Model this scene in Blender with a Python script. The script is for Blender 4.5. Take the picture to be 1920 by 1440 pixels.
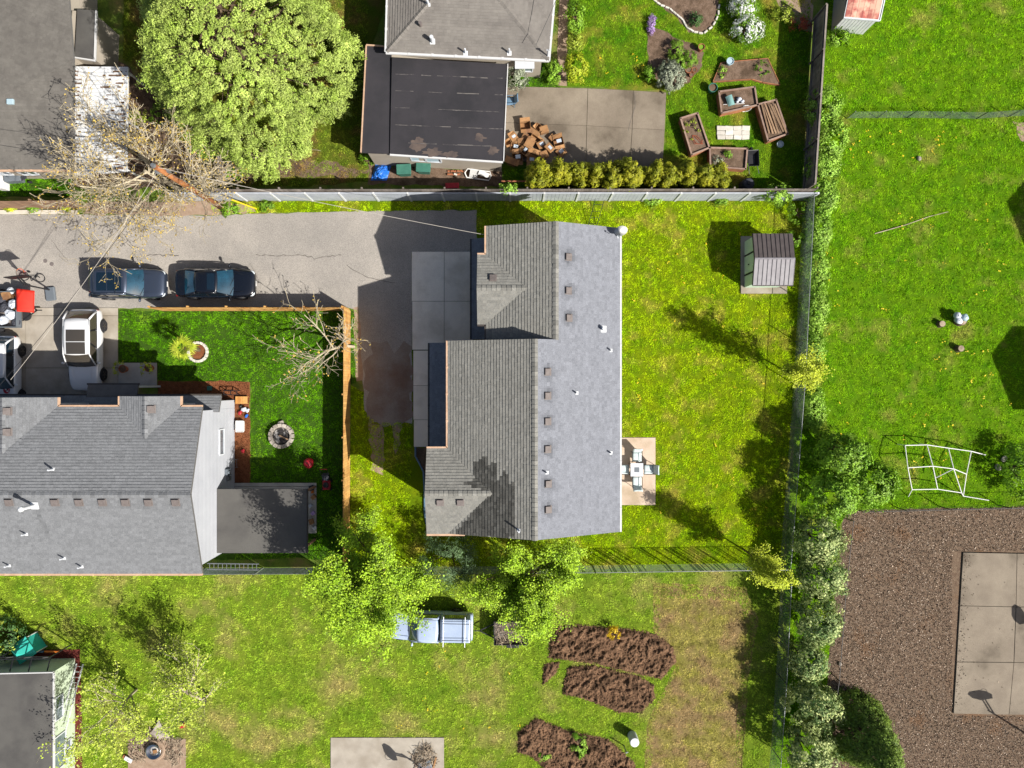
import bpy, bmesh, math, random
import numpy as np
from mathutils import Vector, Matrix
for o in list(bpy.data.objects): bpy.data.objects.remove(o)
scene = bpy.context.scene
COL = scene.collection
S, H = 30.0, 44.5            # ground scale (photo pixels per metre) and drone height in metres
PI = math.pi

# ------------------------------------------------------------------ camera
cam_d = bpy.data.cameras.new('camera'); cam = bpy.data.objects.new('camera', cam_d); COL.objects.link(cam)
cam.location = (0, 0, H); cam.rotation_euler = (0, 0, 0)
cam_d.sensor_width = 36.0; cam_d.lens = 36.0 * S * H / 1920.0
cam_d.clip_start = 0.5; cam_d.clip_end = 600.0
scene.camera = cam
# ------------------------------------------------------------------ sky and sun
SUN_TRAVEL = Vector((-0.967, 0.600, -1.0)).normalized()
world = bpy.data.worlds.new('World'); scene.world = world; world.use_nodes = True
wn = world.node_tree; wn.nodes.clear()
sky = wn.nodes.new('ShaderNodeTexSky'); sky.sky_type = 'NISHITA'; sky.sun_disc = False
sky.dust_density = 3.0; sky.sun_elevation = math.radians(41.3); sky.sun_rotation = math.radians(121.8)
bg = wn.nodes.new('ShaderNodeBackground'); bg.inputs[1].default_value = 0.058
wo = wn.nodes.new('ShaderNodeOutputWorld')
wn.links.new(sky.outputs[0], bg.inputs[0]); wn.links.new(bg.outputs[0], wo.inputs[0])
sun_d = bpy.data.lights.new('sun', 'SUN'); sun_d.energy = 4.9; sun_d.angle = math.radians(0.5)
sun_d.color = (1.0, 0.955, 0.88)
sun = bpy.data.objects.new('sun', sun_d); COL.objects.link(sun); sun.location = (30, -20, 40)
sun.rotation_euler = SUN_TRAVEL.to_track_quat('-Z', 'Y').to_euler()
vs = scene.view_settings
vs.view_transform = 'Standard'; vs.look = 'None'; vs.exposure = 0.88; vs.gamma = 1.0
vs.use_curve_mapping = False

# ------------------------------------------------------------------ helpers
def G(px, py, z=0.0):
    """world point at height z that sits at photo position px, py"""
    k = (H - z) / H
    return Vector(((px - 960) / S * k, (720 - py) / S * k, z))
def lin(hx):
    r = []
    for i in (1, 3, 5):
        c = int(hx[i:i+2], 16) / 255.0
        r.append(c / 12.92 if c <= 0.04045 else ((c + 0.055) / 1.055) ** 2.4)
    return r
def A(hx, f=0.66):
    return tuple(c * f for c in lin(hx)) + (1.0,)
MATS = {}
def M(name, c1, c2=None, c3=None, scale=4.0, detail=5.0, s3=0.25, t3=(0.5, 0.65), rough=0.85, tone=0.0, bump=0.0, bscale=40.0,
      metal=0.0, spec=0.4, trans=0.0, coat=0.0, tone_col=None, speck=0.0, sspeck=60.0, lo=0.35, hi=0.65, emit=None):
    m = bpy.data.materials.new(name); m.use_nodes = True; nt = m.node_tree; N = nt.nodes; L = nt.links
    b = N['Principled BSDF']
    b.inputs['Roughness'].default_value = rough; b.inputs['Metallic'].default_value = metal
    b.inputs['Specular IOR Level'].default_value = spec
    if coat: b.inputs['Coat Weight'].default_value = coat; b.inputs['Coat Roughness'].default_value = 0.05
    geo = N.new('ShaderNodeNewGeometry')
    def noise(sc, dt=5.0, ro=0.6):
        n = N.new('ShaderNodeTexNoise'); n.inputs['Scale'].default_value = sc; n.inputs['Detail'].default_value = dt
        n.inputs['Roughness'].default_value = ro; L.new(geo.outputs['Position'], n.inputs['Vector']); return n.outputs[0]
    def rng(src, a, c, lo_=0.0, hi_=1.0):
        r = N.new('ShaderNodeMapRange'); r.inputs[1].default_value = a; r.inputs[2].default_value = c
        r.inputs[3].default_value = lo_; r.inputs[4].default_value = hi_; r.clamp = lo_ == 0.0; L.new(src, r.inputs[0]); return r.outputs[0]
    def mix(f, a, c, mode='MIX'):
        x = N.new('ShaderNodeMix'); x.data_type = 'RGBA'; x.blend_type = mode
        for s, v in ((x.inputs[0], f), (x.inputs[6], a), (x.inputs[7], c)):
            if hasattr(v, 'is_linked'): L.new(v, s)
            else: s.default_value = v
        return x.outputs[2]
    col = c1
    if c2: col = mix(rng(noise(scale, detail), lo, hi), c1, c2)
    if c3: col = mix(rng(noise(s3, 4.0), t3[0], t3[1]), col, c3)
    if speck:
        f = rng(noise(sspeck, 3.0), 0.3, 0.7, 1 - speck, 1 + speck)
        cx = N.new('ShaderNodeCombineColor'); [L.new(f, cx.inputs[i]) for i in range(3)]
        col = mix(1.0, col, cx.outputs[0], 'MULTIPLY')
    if tone:
        at = N.new('ShaderNodeAttribute'); at.attribute_name = 'tone'
        if tone_col: col = mix(rng(at.outputs['Fac'], 0.0, 1.0), col, tone_col)
        f = rng(at.outputs['Fac'], 0.0, 1.0, 1 - tone, 1 + tone)
        cx = N.new('ShaderNodeCombineColor'); [L.new(f, cx.inputs[i]) for i in range(3)]
        col = mix(1.0, col, cx.outputs[0], 'MULTIPLY')
    if hasattr(col, 'is_linked'): L.new(col, b.inputs['Base Color'])
    else: b.inputs['Base Color'].default_value = col
    if bump:
        bp = N.new('ShaderNodeBump'); bp.inputs['Strength'].default_value = bump; bp.inputs['Distance'].default_value = 0.03
        L.new(noise(bscale, 4.0), bp.inputs['Height']); L.new(bp.outputs[0], b.inputs['Normal'])
    if emit:
        b.inputs['Emission Color'].default_value = emit; b.inputs['Emission Strength'].default_value = 1.0
    if trans:
        t = N.new('ShaderNodeBsdfTranslucent')
        if hasattr(col, 'is_linked'): L.new(col, t.inputs[0])
        else: t.inputs[0].default_value = col
        mx = N.new('ShaderNodeMixShader'); mx.inputs[0].default_value = trans
        L.new(b.outputs[0], mx.inputs[1]); L.new(t.outputs[0], mx.inputs[2]); L.new(mx.outputs[0], N['Material Output'].inputs[0])
    MATS[name] = m
    return m

class MB:
    """collects shapes and links them as one mesh object"""
    def __init__(s): s.v, s.f, s.t, s.m = [], [], [], []; s.mi = 0
    def add(s, vs, fs, tone=0.5):
        n = len(s.v); s.v += [tuple(v) for v in vs]
        for f in fs: s.f.append(tuple(i + n for i in f)); s.t.append(tone); s.m.append(s.mi)
        return s
    def box(s, c, d, rz=0.0, tone=0.5, rx=0.0, ry=0.0):
        R = Matrix.Rotation(rz, 3, 'Z') @ Matrix.Rotation(ry, 3, 'Y') @ Matrix.Rotation(rx, 3, 'X'); c = Vector(c)
        vs = [c + R @ Vector((sx * d[0] / 2, sy * d[1] / 2, sz * d[2] / 2)) for sz in (-1, 1) for sx, sy in ((-1, -1), (1, -1), (1, 1), (-1, 1))]
        return s.add(vs, [(3, 2, 1, 0), (4, 5, 6, 7), (0, 1, 5, 4), (1, 2, 6, 5), (2, 3, 7, 6), (3, 0, 4, 7)], tone)
    def beam(s, p0, p1, w, h, tone=0.5, up=(0, 0, 1)):
        p0, p1 = Vector(p0), Vector(p1); d = (p1 - p0).normalized(); u = Vector(up)
        sd = d.cross(u)
        if sd.length < 1e-4: sd = d.cross(Vector((1, 0, 0)))
        sd.normalize(); u = sd.cross(d)
        vs = [p + sd * (a * w / 2) + u * (b * h / 2) for p in (p0, p1) for a, b in ((-1, -1), (1, -1), (1, 1), (-1, 1))]
        return s.add(vs, [(0, 1, 2, 3), (7, 6, 5, 4), (1, 0, 4, 5), (2, 1, 5, 6), (3, 2, 6, 7), (0, 3, 7, 4)], tone)
    def prism(s, poly, z0, z1, tone=0.5):
        n = len(poly); ar = sum(poly[i][0] * poly[(i + 1) % n][1] - poly[(i + 1) % n][0] * poly[i][1] for i in range(n))
        if ar < 0: poly = list(reversed(poly))
        vs = [(p[0], p[1], z0) for p in poly] + [(p[0], p[1], z1) for p in poly]
        return s.add(vs, [tuple(range(n - 1, -1, -1)), tuple(range(n, 2 * n))] + [(i, (i + 1) % n, n + (i + 1) % n, n + i) for i in range(n)], tone)
    def slab(s, poly3, th, tone=0.5):
        """plate of thickness th below a planar 3D polygon"""
        P = [Vector(p) for p in poly3]; n = len(P); nr = Vector((0, 0, 0))
        for i in range(n): nr += P[i].cross(P[(i + 1) % n])
        nr.normalize()
        if nr.z < -1e-6: P.reverse(); nr = -nr
        vs = P + [p - nr * th for p in P]
        return s.add(vs, [tuple(range(n)), tuple(range(2 * n - 1, n - 1, -1))] + [(i, n + i, n + (i + 1) % n, (i + 1) % n) for i in range(n)], tone)
    def tube(s, pts, r, n=6, tone=0.5, cap=True):
        pts = [Vector(p) for p in pts]; rs = r if isinstance(r, (list, tuple)) else [r] * len(pts)
        vs = []; ref = None
        for i, p in enumerate(pts):
            d = (pts[min(i + 1, len(pts) - 1)] - pts[max(i - 1, 0)])
            d = d.normalized() if d.length > 1e-9 else Vector((0, 0, 1))
            if ref is None: ref = Vector((0, 0, 1)) if abs(d.z) < 0.9 else Vector((1, 0, 0))
            a = d.cross(ref)
            if a.length < 1e-5: a = d.cross(Vector((0, 1, 0.3)))
            a.normalize(); b = d.cross(a)
            for k in range(n): q = 2 * PI * k / n; vs.append(p + (a * math.cos(q) + b * math.sin(q)) * rs[i])
        fs = []
        for i in range(len(pts) - 1):
            for k in range(n): fs.append((i * n + k, i * n + (k + 1) % n, (i + 1) * n + (k + 1) % n, (i + 1) * n + k))
        if cap: fs += [tuple(range(n - 1, -1, -1)), tuple(range((len(pts) - 1) * n, len(pts) * n))]
        return s.add(vs, fs, tone)
    def lathe(s, c, prof, n=16, tone=0.5):
        """prof: list of (radius, z) from the bottom up, closed at both ends"""
        c = Vector(c); vs = [c + Vector((r * math.cos(2 * PI * k / n), r * math.sin(2 * PI * k / n), z)) for r, z in prof for k in range(n)]
        fs = [(i * n + k, i * n + (k + 1) % n, (i + 1) * n + (k + 1) % n, (i + 1) * n + k) for i in range(len(prof) - 1) for k in range(n)]
        return s.add(vs, fs + [tuple(range(n - 1, -1, -1)), tuple(range((len(prof) - 1) * n, len(prof) * n))], tone)
    def ell(s, c, r, n=10, m=6, rz=0.0, tone=0.5, jit=0.0, rnd=None):
        c = Vector(c); R = Matrix.Rotation(rz, 3, 'Z'); vs = []; 
        for j in range(m + 1):
            t = PI * j / m
            for k in range(n):
                q = 2 * PI * k / n; e = 1 + (rnd.uniform(-jit, jit) if jit else 0)
                vs.append(c + R @ Vector((r[0] * math.sin(t) * math.cos(q) * e, r[1] * math.sin(t) * math.sin(q) * e, -r[2] * math.cos(t) * e)))
        return s.add(vs, [(j * n + k, j * n + (k + 1) % n, (j + 1) * n + (k + 1) % n, (j + 1) * n + k) for j in range(m) for k in range(n)], tone)
    def loft(s, secs, tone=0.5, closed=True, cap=True):
        n = len(secs[0]); vs = [p for q in secs for p in q]; fs = []
        for i in range(len(secs) - 1):
            for k in range(n if closed else n - 1): fs.append((i * n + k, i * n + (k + 1) % n, (i + 1) * n + (k + 1) % n, (i + 1) * n + k))
        if cap: fs += [tuple(range(n - 1, -1, -1)), tuple(range((len(secs) - 1) * n, len(secs) * n))]
        return s.add(vs, fs, tone)
    def sheet(s, a, b, c, d, nu=6, nv=4, bulge=(0, 0, 0), tone=0.5, th=0.0):
        """bilinear patch a-b (bottom) to d-c (top), bulged in the middle"""
        a, b, c, d, bl = map(Vector, (a, b, c, d, bulge)); vs = []
        for j in range(nv + 1):
            for i in range(nu + 1):
                u, w = i / nu, j / nv
                vs.append((a * (1 - u) + b * u) * (1 - w) + (d * (1 - u) + c * u) * w + bl * (4 * u * (1 - u)) * (0.55 + 1.8 * w * (1 - w)))
        return s.add(vs, [(j * (nu + 1) + i, j * (nu + 1) + i + 1, (j + 1) * (nu + 1) + i + 1, (j + 1) * (nu + 1) + i) for j in range(nv) for i in range(nu)], tone)
    def build(s, name, mat, parent=None, w=False, smooth=False, bev=0.0, sub=0):
        me = bpy.data.meshes.new(name); off = parent_world(parent) if (w and parent) else Vector((0, 0, 0))
        me.from_pydata([(v[0] - off.x, v[1] - off.y, v[2] - off.z) for v in s.v] if w else s.v, [], s.f)
        at = me.attributes.new('tone', 'FLOAT', 'FACE'); at.data.foreach_set('value', np.array(s.t, dtype=np.float32))
        for mm in (mat if isinstance(mat, (list, tuple)) else [mat]): me.materials.append(mm)
        if any(s.m): me.polygons.foreach_set('material_index', s.m)
        if smooth: me.polygons.foreach_set('use_smooth', [True] * len(s.f))
        o = bpy.data.objects.new(name, me); COL.objects.link(o)
        if parent: o.parent = parent
        if bev:
            b = o.modifiers.new('bevel', 'BEVEL'); b.width = bev; b.segments = 2; b.limit_method = 'ANGLE'
        if sub:
            b = o.modifiers.new('smooth', 'SUBSURF'); b.levels = sub; b.render_levels = sub
        return o
    def solo(s, name, mat, label, cat, group=None, smooth=False, bev=0.0, sub=0):
        """one-mesh thing with its origin at its base"""
        a = np.array(s.v); c = (a.min(0) + a.max(0)) / 2; c[2] = a[:, 2].min()
        s.v = [(v[0] - c[0], v[1] - c[1], v[2] - c[2]) for v in s.v]
        o = s.build(name, mat, None, False, smooth, bev, sub); o.location = c
        return tag(o, label, cat, group)
def parent_world(o):
    p = Vector((0, 0, 0))
    while o: p += o.location; o = o.parent
    return p
def tag(o, label=None, cat=None, group=None, kind=None):
    if label: o['label'] = label
    if cat: o['category'] = cat
    if group: o['group'] = group
    if kind: o['kind'] = kind
    return o
def thing(name, label, cat, loc=(0, 0, 0), rz=0.0, group=None):
    o = bpy.data.objects.new(name, None); COL.objects.link(o); o.empty_display_size = 0.3
    o.location = loc; o.rotation_euler = (0, 0, rz)
    return tag(o, label, cat, group)
def copy_tree(o, parent=None):
    c = o.copy(); COL.objects.link(c); c.parent = parent
    for ch in o.children: copy_tree(ch, c)
    return c
def struct(mb, name, mat, **k): return tag(mb.build(name, mat, **k), kind='structure')
def gp(*pts): return [tuple(G(x, y))[:2] for x, y in pts]
def inside(P, poly):
    """numpy point in polygon"""
    x, y = P[:, 0], P[:, 1]; r = np.zeros(len(P), bool); n = len(poly)
    for i in range(n):
        x0, y0 = poly[i]; x1, y1 = poly[(i + 1) % n]
        if y0 == y1: continue
        c = ((y0 > y) != (y1 > y)) & (x < (x1 - x0) * (y - y0) / (y1 - y0) + x0); r ^= c
    return r
def fastmesh(name, V, F, mat, parent=None, tone=None, smooth=False):
    """V (n,3), F (m,k) arrays, all faces with k corners"""
    me = bpy.data.meshes.new(name); nv, nf, k = len(V), len(F), F.shape[1]
    me.vertices.add(nv); me.vertices.foreach_set('co', np.asarray(V, np.float32).ravel())
    me.loops.add(nf * k); me.loops.foreach_set('vertex_index', np.asarray(F, np.int32).ravel())
    me.polygons.add(nf); me.polygons.foreach_set('loop_start', np.arange(0, nf * k, k, dtype=np.int32))
    me.polygons.foreach_set('loop_total', np.full(nf, k, np.int32))
    if tone is not None:
        at = me.attributes.new('tone', 'FLOAT', 'FACE'); at.data.foreach_set('value', np.asarray(tone, np.float32))
    me.update(calc_edges=True); me.materials.append(mat)
    if smooth: me.polygons.foreach_set('use_smooth', [True] * nf)
    o = bpy.data.objects.new(name, me); COL.objects.link(o)
    if parent: o.parent = parent
    return o
def leaves(name, C, Nn, size, mat, parent, seed=0, aspect=0.55, tone=None, flat=0.6):
    """one small diamond leaf per centre; Nn = rough outward direction"""
    r = np.random.default_rng(seed); n = len(C)
    N1 = Nn + r.normal(0, flat, (n, 3)); N1 /= np.linalg.norm(N1, axis=1)[:, None] + 1e-9
    T = r.normal(0, 1, (n, 3)); T -= N1 * (T * N1).sum(1)[:, None]; T /= np.linalg.norm(T, axis=1)[:, None] + 1e-9
    B = np.cross(N1, T); s = (size * r.uniform(0.6, 1.35, n))[:, None]
    V = np.stack([C - T * s * 0.5, C + B * s * aspect * 0.5 + N1 * s * 0.08, C + T * s * 0.5, C - B * s * aspect * 0.5 + N1 * s * 0.08], 1).reshape(-1, 3)
    tn = r.uniform(0, 1, n) if tone is None else np.clip(tone + r.normal(0, 0.18, n), 0, 1)
    off = np.array(parent_world(parent)) if parent else np.zeros(3)
    return fastmesh(name, V - off, np.arange(n * 4).reshape(n, 4), mat, parent, tn)
def blobs(c, rad, K, sub, per, seed, low=-0.25, shape='ell', sq=0.9):
    """leaf centres on many small clumps spread over an uneven ellipsoid"""
    r = np.random.default_rng(seed); D = r.normal(0, 1, (K * 3, 3)); D /= np.linalg.norm(D, axis=1)[:, None]
    D = D[D[:, 2] > low][:K]; K = len(D)
    rr = r.uniform(0.55, 1.0, (K, 1)) ** 0.6 * r.uniform(0.86, 1.12, (K, 1))
    if shape == 'cone':
        h = r.uniform(0, 1, K) ** 1.3; q = r.uniform(0, 2 * PI, K); w = (1 - h) ** 0.62 * r.uniform(0.8, 1.06, K)
        CC = np.stack([np.cos(q) * w, np.sin(q) * w, h * 2 - 1], 1); D = np.stack([np.cos(q), np.sin(q), 0.45 + h * 0.9], 1); D /= np.linalg.norm(D, axis=1)[:, None]
    else: CC = D * rr
    CC = np.array(c) + CC * np.array(rad); sr = sub * r.uniform(0.6, 1.4, K); ct = r.uniform(0.15, 0.85, K)
    d2 = r.normal(0, 1, (K, per, 3)); d2 /= np.linalg.norm(d2, axis=2)[:, :, None]
    d2 = d2 + D[:, None, :] * 0.7
    P = CC[:, None, :] + d2 * sr[:, None, None] * r.uniform(0.5, 1.0, (K, per, 1)) * np.array([1, 1, sq])
    return P.reshape(-1, 3), (d2 * 0.6 + D[:, None, :]).reshape(-1, 3), np.repeat(ct, per)
def bush(name, label, cat, px, py, z, rad, mat, K=60, sub=0.25, per=30, size=0.12, seed=1, group=None, ground=None, low=-0.25, stem=True, shape='ell', flat=0.6, part='crown', aspect=0.55):
    c = G(px, py, z); b = Vector(ground) if ground else Vector((c.x, c.y, 0))
    t = thing(name, label, cat, b, 0, group)
    P, Nn, tn = blobs(c, rad, K, sub, per, seed, low, shape); P[:, 2] = np.maximum(P[:, 2], 0.03)
    leaves(part, P, Nn, size, mat, t, seed, aspect, tn, flat)
    if stem:
        mb = MB(); rr = random.Random(seed)
        for i in range(6 if shape != 'cone' else 1):
            q = rr.uniform(0, 2 * PI); e = Vector((c.x - b.x + math.cos(q) * rad[0] * 0.6, c.y - b.y + math.sin(q) * rad[1] * 0.6, z + rad[2] * 0.3)) if shape != 'cone' else Vector((c.x - b.x, c.y - b.y, z + rad[2] * 0.8))
            mb.tube([(0, 0, 0), e * 0.5 + Vector((0, 0, 0.1)), e], [0.04 + 0.02 * rad[2], 0.03, 0.012], 5)
        mb.build('stem', MATS['bark'], t)
    return t
def skel(mb, tips, p, d, L, r, lv, cfg, rnd):
    """recursive limbs; tips collects points for leaves"""
    n = 4 if lv == 0 else 3; pts, rs = [p.copy()], [r]; q = p.copy(); dd = d.copy(); mx = cfg['levels']
    for i in range(n):
        w = cfg.get('wig', 0.16) * (1 + 0.5 * lv)
        dd = (dd + Vector((rnd.gauss(0, w), rnd.gauss(0, w), rnd.gauss(0, w) + cfg.get('up', 0.06) * (1 if lv else 0.4)))).normalized()
        q = q + dd * (L / n); pts.append(q.copy()); rs.append(max(cfg.get('rmin', 0.006), r * (1 - (i + 1) / n * (0.55 if lv < mx else 0.75))))
    mb.tube(pts, rs, 6 if lv == 0 else (5 if lv == 1 else 3), rnd.uniform(0.2, 0.8), cap=lv == 0)
    if lv >= mx - 1:
        for i in range(1, n + 1): tips.append((pts[i], dd.copy(), lv))
    if lv < mx:
        k = cfg['nch'][lv]
        for j in range(k):
            f = cfg['start'][lv] + (1 - cfg['start'][lv]) * (j + rnd.random() * 0.8) / k; f = min(f, 0.999)
            i = int(f * n); u = f * n - i; bp = pts[i].lerp(pts[i + 1], u); br = rs[i] * (1 - u) + rs[i + 1] * u
            ax = (pts[i + 1] - pts[i]).normalized(); sd = ax.cross(Vector((rnd.gauss(0, 1), rnd.gauss(0, 1), rnd.gauss(0, 1)))).normalized()
            an = math.radians(cfg['ang'][lv] * rnd.uniform(0.7, 1.25)); nd = (ax * math.cos(an) + sd * math.sin(an))
            if 'pull' in cfg: nd = nd + Vector(cfg['pull']) * (0.5 if lv == 0 else 0.3)
            skel(mb, tips, bp, nd.normalized(), L * cfg['len'][lv] * rnd.uniform(0.65, 1.15) * (1.15 - 0.45 * f if lv == 0 else 1), br * cfg.get('rr', 0.6), lv + 1, cfg, rnd)
def tree(name, label, base, h, r, cfg, bark, leafmat, seed, per=10, size=0.16, spread=0.3, group=None, lean=(0, 0), dens=1.0, aspect=0.6):
    rnd = random.Random(seed); t = thing(name, label, 'tree', base, 0, group); mb = MB(); tips = []
    skel(mb, tips, Vector((0, 0, -0.05)), Vector((lean[0], lean[1], 1)).normalized(), h, r, 0, cfg, rnd)
    mb.build('trunk', bark, t)
    if leafmat:
        rg = np.random.default_rng(seed); T = np.array([tuple(x[0]) for x in tips]); 
        T = T[rg.random(len(T)) < dens]; ct = rg.uniform(0.1, 0.9, len(T))
        P = T[:, None, :] + rg.normal(0, spread, (len(T), per, 3)); P = P.reshape(-1, 3) + np.array(base)
        Nn = np.tile(np.array([[0.25, -0.15, 1.0]]), (len(P), 1))
        P[:, 2] = np.maximum(P[:, 2], 0.05)
        leaves('crown', P, Nn, size, leafmat, t, seed, aspect, np.repeat(ct, per), 0.55)
    return t
# ------------------------------------------------------------------ materials
GB = {}
def grass_mat(n, a, b, dry, s=1.2, s3=0.35, t3=(0.5, 0.62), tone=0.62, trans=0.12, f=1.0):
    M(n + '_base', A(a, .38), A(b, .36), A(dry, .42), scale=s, s3=s3, t3=t3, rough=1.0, speck=.4, sspeck=20, spec=.1, lo=.3, hi=.7)
    return M(n, A(a, f), A(b, f), A(dry, f), scale=s, detail=6, s3=s3, t3=t3, rough=1.0, tone=tone, spec=0.05, trans=trans, lo=0.3, hi=0.7)
M('grass_lush_base', A('#3c5c18', .5), A('#4c7020', .5), scale=3, rough=1.0, speck=.4, sspeck=20, spec=.1)
M('grass_lush', A('#44760a', .95), A('#649a12', .95), A('#7e9c2a', .95), scale=0.9, s3=0.3, t3=(0.58, 0.74), tone=0.5, trans=0.12, spec=0.05, rough=1.0)
grass_mat('grass_yard', '#72980a', '#9cb010', '#b2a644', 1.0, 0.55, (0.52, 0.74), f=1.18)
grass_mat('grass_pale', '#769a24', '#9eb438', '#b0a660', 0.8, 0.3, (0.5, 0.7), f=1.0)
grass_mat('grass_field', '#5c920c', '#86b016', '#a2a24a', 1.1, 0.45, (0.55, 0.76), f=1.0)
grass_mat('grass_dry', '#9c9844', '#b4a662', '#a68e62', 1.4, 0.6, (0.45, 0.6), f=1.0)
grass_mat('grass_garden', '#4c860e', '#86a420', '#b0a044', 0.9, 0.4, (0.52, 0.72), f=.9)
grass_mat('grass_wild', '#5f7c1c', '#868a30', '#8a6a44', 1.0, 0.5, (0.5, 0.7))
M('ground', A('#4c6a16'), A('#6f8426'), A('#8a7a48'), scale=1.3, s3=0.4, t3=(0.5, 0.65), rough=0.95, bump=0.5, bscale=14, speck=0.35, sspeck=18)
M('asphalt', A('#a39d96'), A('#b3aca3'), A('#9a958f'), scale=0.5, s3=0.18, t3=(0.45, 0.7), rough=0.95, bump=0.4, bscale=60, speck=0.34, sspeck=26, spec=0.2)
M('old_asphalt', A('#938478'), A('#a0978e'), A('#8a7263'), scale=0.6, s3=0.35, t3=(0.45, 0.65), rough=0.95, bump=0.4, bscale=60, speck=0.3, sspeck=40, spec=0.2)
M('concrete', A('#a89f92'), A('#bdb4a6'), A('#988d7d'), scale=0.9, s3=0.4, t3=(0.48, 0.66), rough=0.9, tone=0.08, bump=0.2, bscale=60, speck=0.14, sspeck=50)
M('concrete_grey', A('#bab6af'), A('#cbc6bd'), A('#a8a49d'), scale=0.8, s3=0.5, t3=(0.48, 0.66), rough=0.9, tone=0.1, bump=0.2, bscale=60, speck=0.16, sspeck=50)
M('concrete_old', A('#85796a'), A('#988c7b'), A('#6c6153'), scale=0.7, s3=0.35, t3=(0.48, 0.64), rough=0.9, tone=0.1, bump=0.3, bscale=40, speck=0.22, sspeck=40)
M('concrete_pink', A('#d0b8a2'), A('#dcc8b4'), A('#b8a58c'), scale=0.8, s3=0.5, t3=(0.5, 0.66), rough=0.9, bump=0.2, bscale=60, speck=0.12)
M('concrete_new', A('#dcd2c4', .95), A('#e6dccc', .95), A('#cbc0b0', .95), scale=0.8, s3=0.5, t3=(0.48, 0.66), rough=0.9, tone=0.1, bump=0.2, bscale=60, speck=0.16, sspeck=50)
M('kerb', A('#c8c0b0'), A('#d8d0c2'), scale=2, rough=0.9, speck=0.15, tone=0.1)
M('soil', A('#6c5340'), A('#8a6c54'), A('#523f30'), scale=3, s3=1.3, t3=(0.5, 0.65), rough=1.0, bump=0.9, bscale=16, speck=0.35, sspeck=22, tone=0.25, spec=0.1)
M('bed_soil', A('#6b5848'), A('#857060'), A('#5c4c3e'), scale=3, s3=1.0, rough=1.0, bump=0.8, bscale=20, speck=0.35, sspeck=24, spec=0.1)
M('gravel_path', A('#9c8470'), A('#b09a86'), scale=3, rough=1.0, bump=0.5, bscale=40, speck=0.25, spec=0.1)
M('mulch', A('#7a4a30'), A('#8f5c3e'), scale=4, rough=1.0, bump=0.9, bscale=24, speck=0.4, sspeck=26, spec=0.1, tone=0.4)
M('red_mulch', A('#5c2c28'), A('#783c34'), scale=6, rough=1.0, bump=0.9, bscale=26, speck=0.45, sspeck=26, spec=0.1)
M('wood_chips', A('#6b584a'), A('#82705e'), A('#7d6048'), scale=5, s3=0.4, t3=(0.56, 0.72), rough=1.0, bump=0.8, bscale=24, speck=0.4, sspeck=24, spec=0.1)
M('chip', A('#644f3c'), A('#917762'), None, scale=9, rough=0.95, tone=0.85, tone_col=A('#cdbcaa'), spec=0.15)
M('shingle_grey', A('#84878f'), A('#90939b'), scale=14, rough=0.95, tone=0.26, speck=0.2, sspeck=30, spec=0.1)
M('shingle_green', A('#82827e'), A('#918f88'), scale=10, rough=0.95, tone=0.28, speck=0.2, sspeck=30, spec=0.1)
M('shingle_slate', A('#7e8083'), A('#8b8d90'), scale=14, rough=0.95, tone=0.26, speck=0.2, sspeck=30, spec=0.1)
M('shingle_brown', A('#6e6a65'), A('#7b7771'), scale=1.0, rough=0.95, tone=0.2, speck=0.14, sspeck=40, spec=0.15)
M('shingle_top', A('#7e7974'), A('#8b8680'), scale=1.0, rough=0.95, tone=0.17, speck=0.12, sspeck=40, spec=0.15)
M('shingle_dark', A('#6f6d6c'), A('#7c7977'), scale=1.5, rough=0.95, tone=0.18, speck=0.15, sspeck=40, spec=0.15)
M('roof_deck', A('#6a6866'), rough=0.9)
M('flat_roof', A('#2e2c31'), A('#363338'), A('#28272c'), scale=0.6, s3=0.5, rough=0.8, speck=0.12, sspeck=30, tone=0.12)
M('flat_grey', A('#5a5855'), A('#63615d'), A('#514f4d'), scale=0.7, s3=0.4, rough=0.85, speck=0.1, sspeck=30)
M('roof_dust', A('#6a5c54'), A('#463f40'), scale=1.5, rough=0.95)
M('tar_seam', A('#75706c'), A('#3e3b3f'), scale=1.6, rough=0.9, lo=0.42, hi=0.58)
M('white_siding', A('#b9bcc4'), A('#c3c6cd'), scale=0.6, rough=0.75, tone=0.05)
M('beige_siding', A('#aca294'), A('#b8ae9f'), scale=0.8, rough=0.8, tone=0.08)
M('grey_siding', A('#9a9690'), A('#a6a29c'), scale=0.8, rough=0.8)
M('green_siding', A('#c3d3b6'), A('#cddcc0'), scale=0.8, rough=0.75, tone=0.05)
M('white_paint', A('#e0e4ea', .66), A('#d2d6dc', .66), scale=1.5, rough=0.6)
M('white_metal', A('#eef0f2'), A('#dcdfe2'), scale=2, rough=0.4, spec=0.5)
M('white_plastic', A('#f2f2f0'), rough=0.4)
M('fence_white', A('#c6ccd6'), A('#b4bac4'), scale=1.5, rough=0.6)
M('gutter_tan', A('#d9b79a'), A('#c8a284'), scale=3, rough=0.5)
M('gutter_white', A('#dcdcdc'), rough=0.5)
M('gutter_dark', A('#4a4440'), rough=0.5)
M('vent_metal', A('#6e6562'), A('#7d7471'), scale=6, rough=0.7)
M('galvanised', A('#a9adb0'), A('#8f9396'), scale=8, rough=0.45, metal=0.6)
M('wire_mesh', A('#a4b0aa'), A('#8c9a92'), scale=6, rough=0.5, metal=0.3)
M('green_slat', A('#7f9a84'), A('#93aa95'), scale=2, rough=0.7, tone=0.12)
M('cedar', A('#d8a25c'), A('#e4b46c'), A('#c68a48'), scale=2, s3=1.2, rough=0.8, tone=0.18)
M('old_wood', A('#847a72'), A('#9a9088'), A('#6e645c'), scale=3, s3=1.0, rough=0.9, tone=0.22)
M('brown_wood', A('#8f6f58'), A('#a58468'), scale=3, rough=0.9, tone=0.22)
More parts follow.
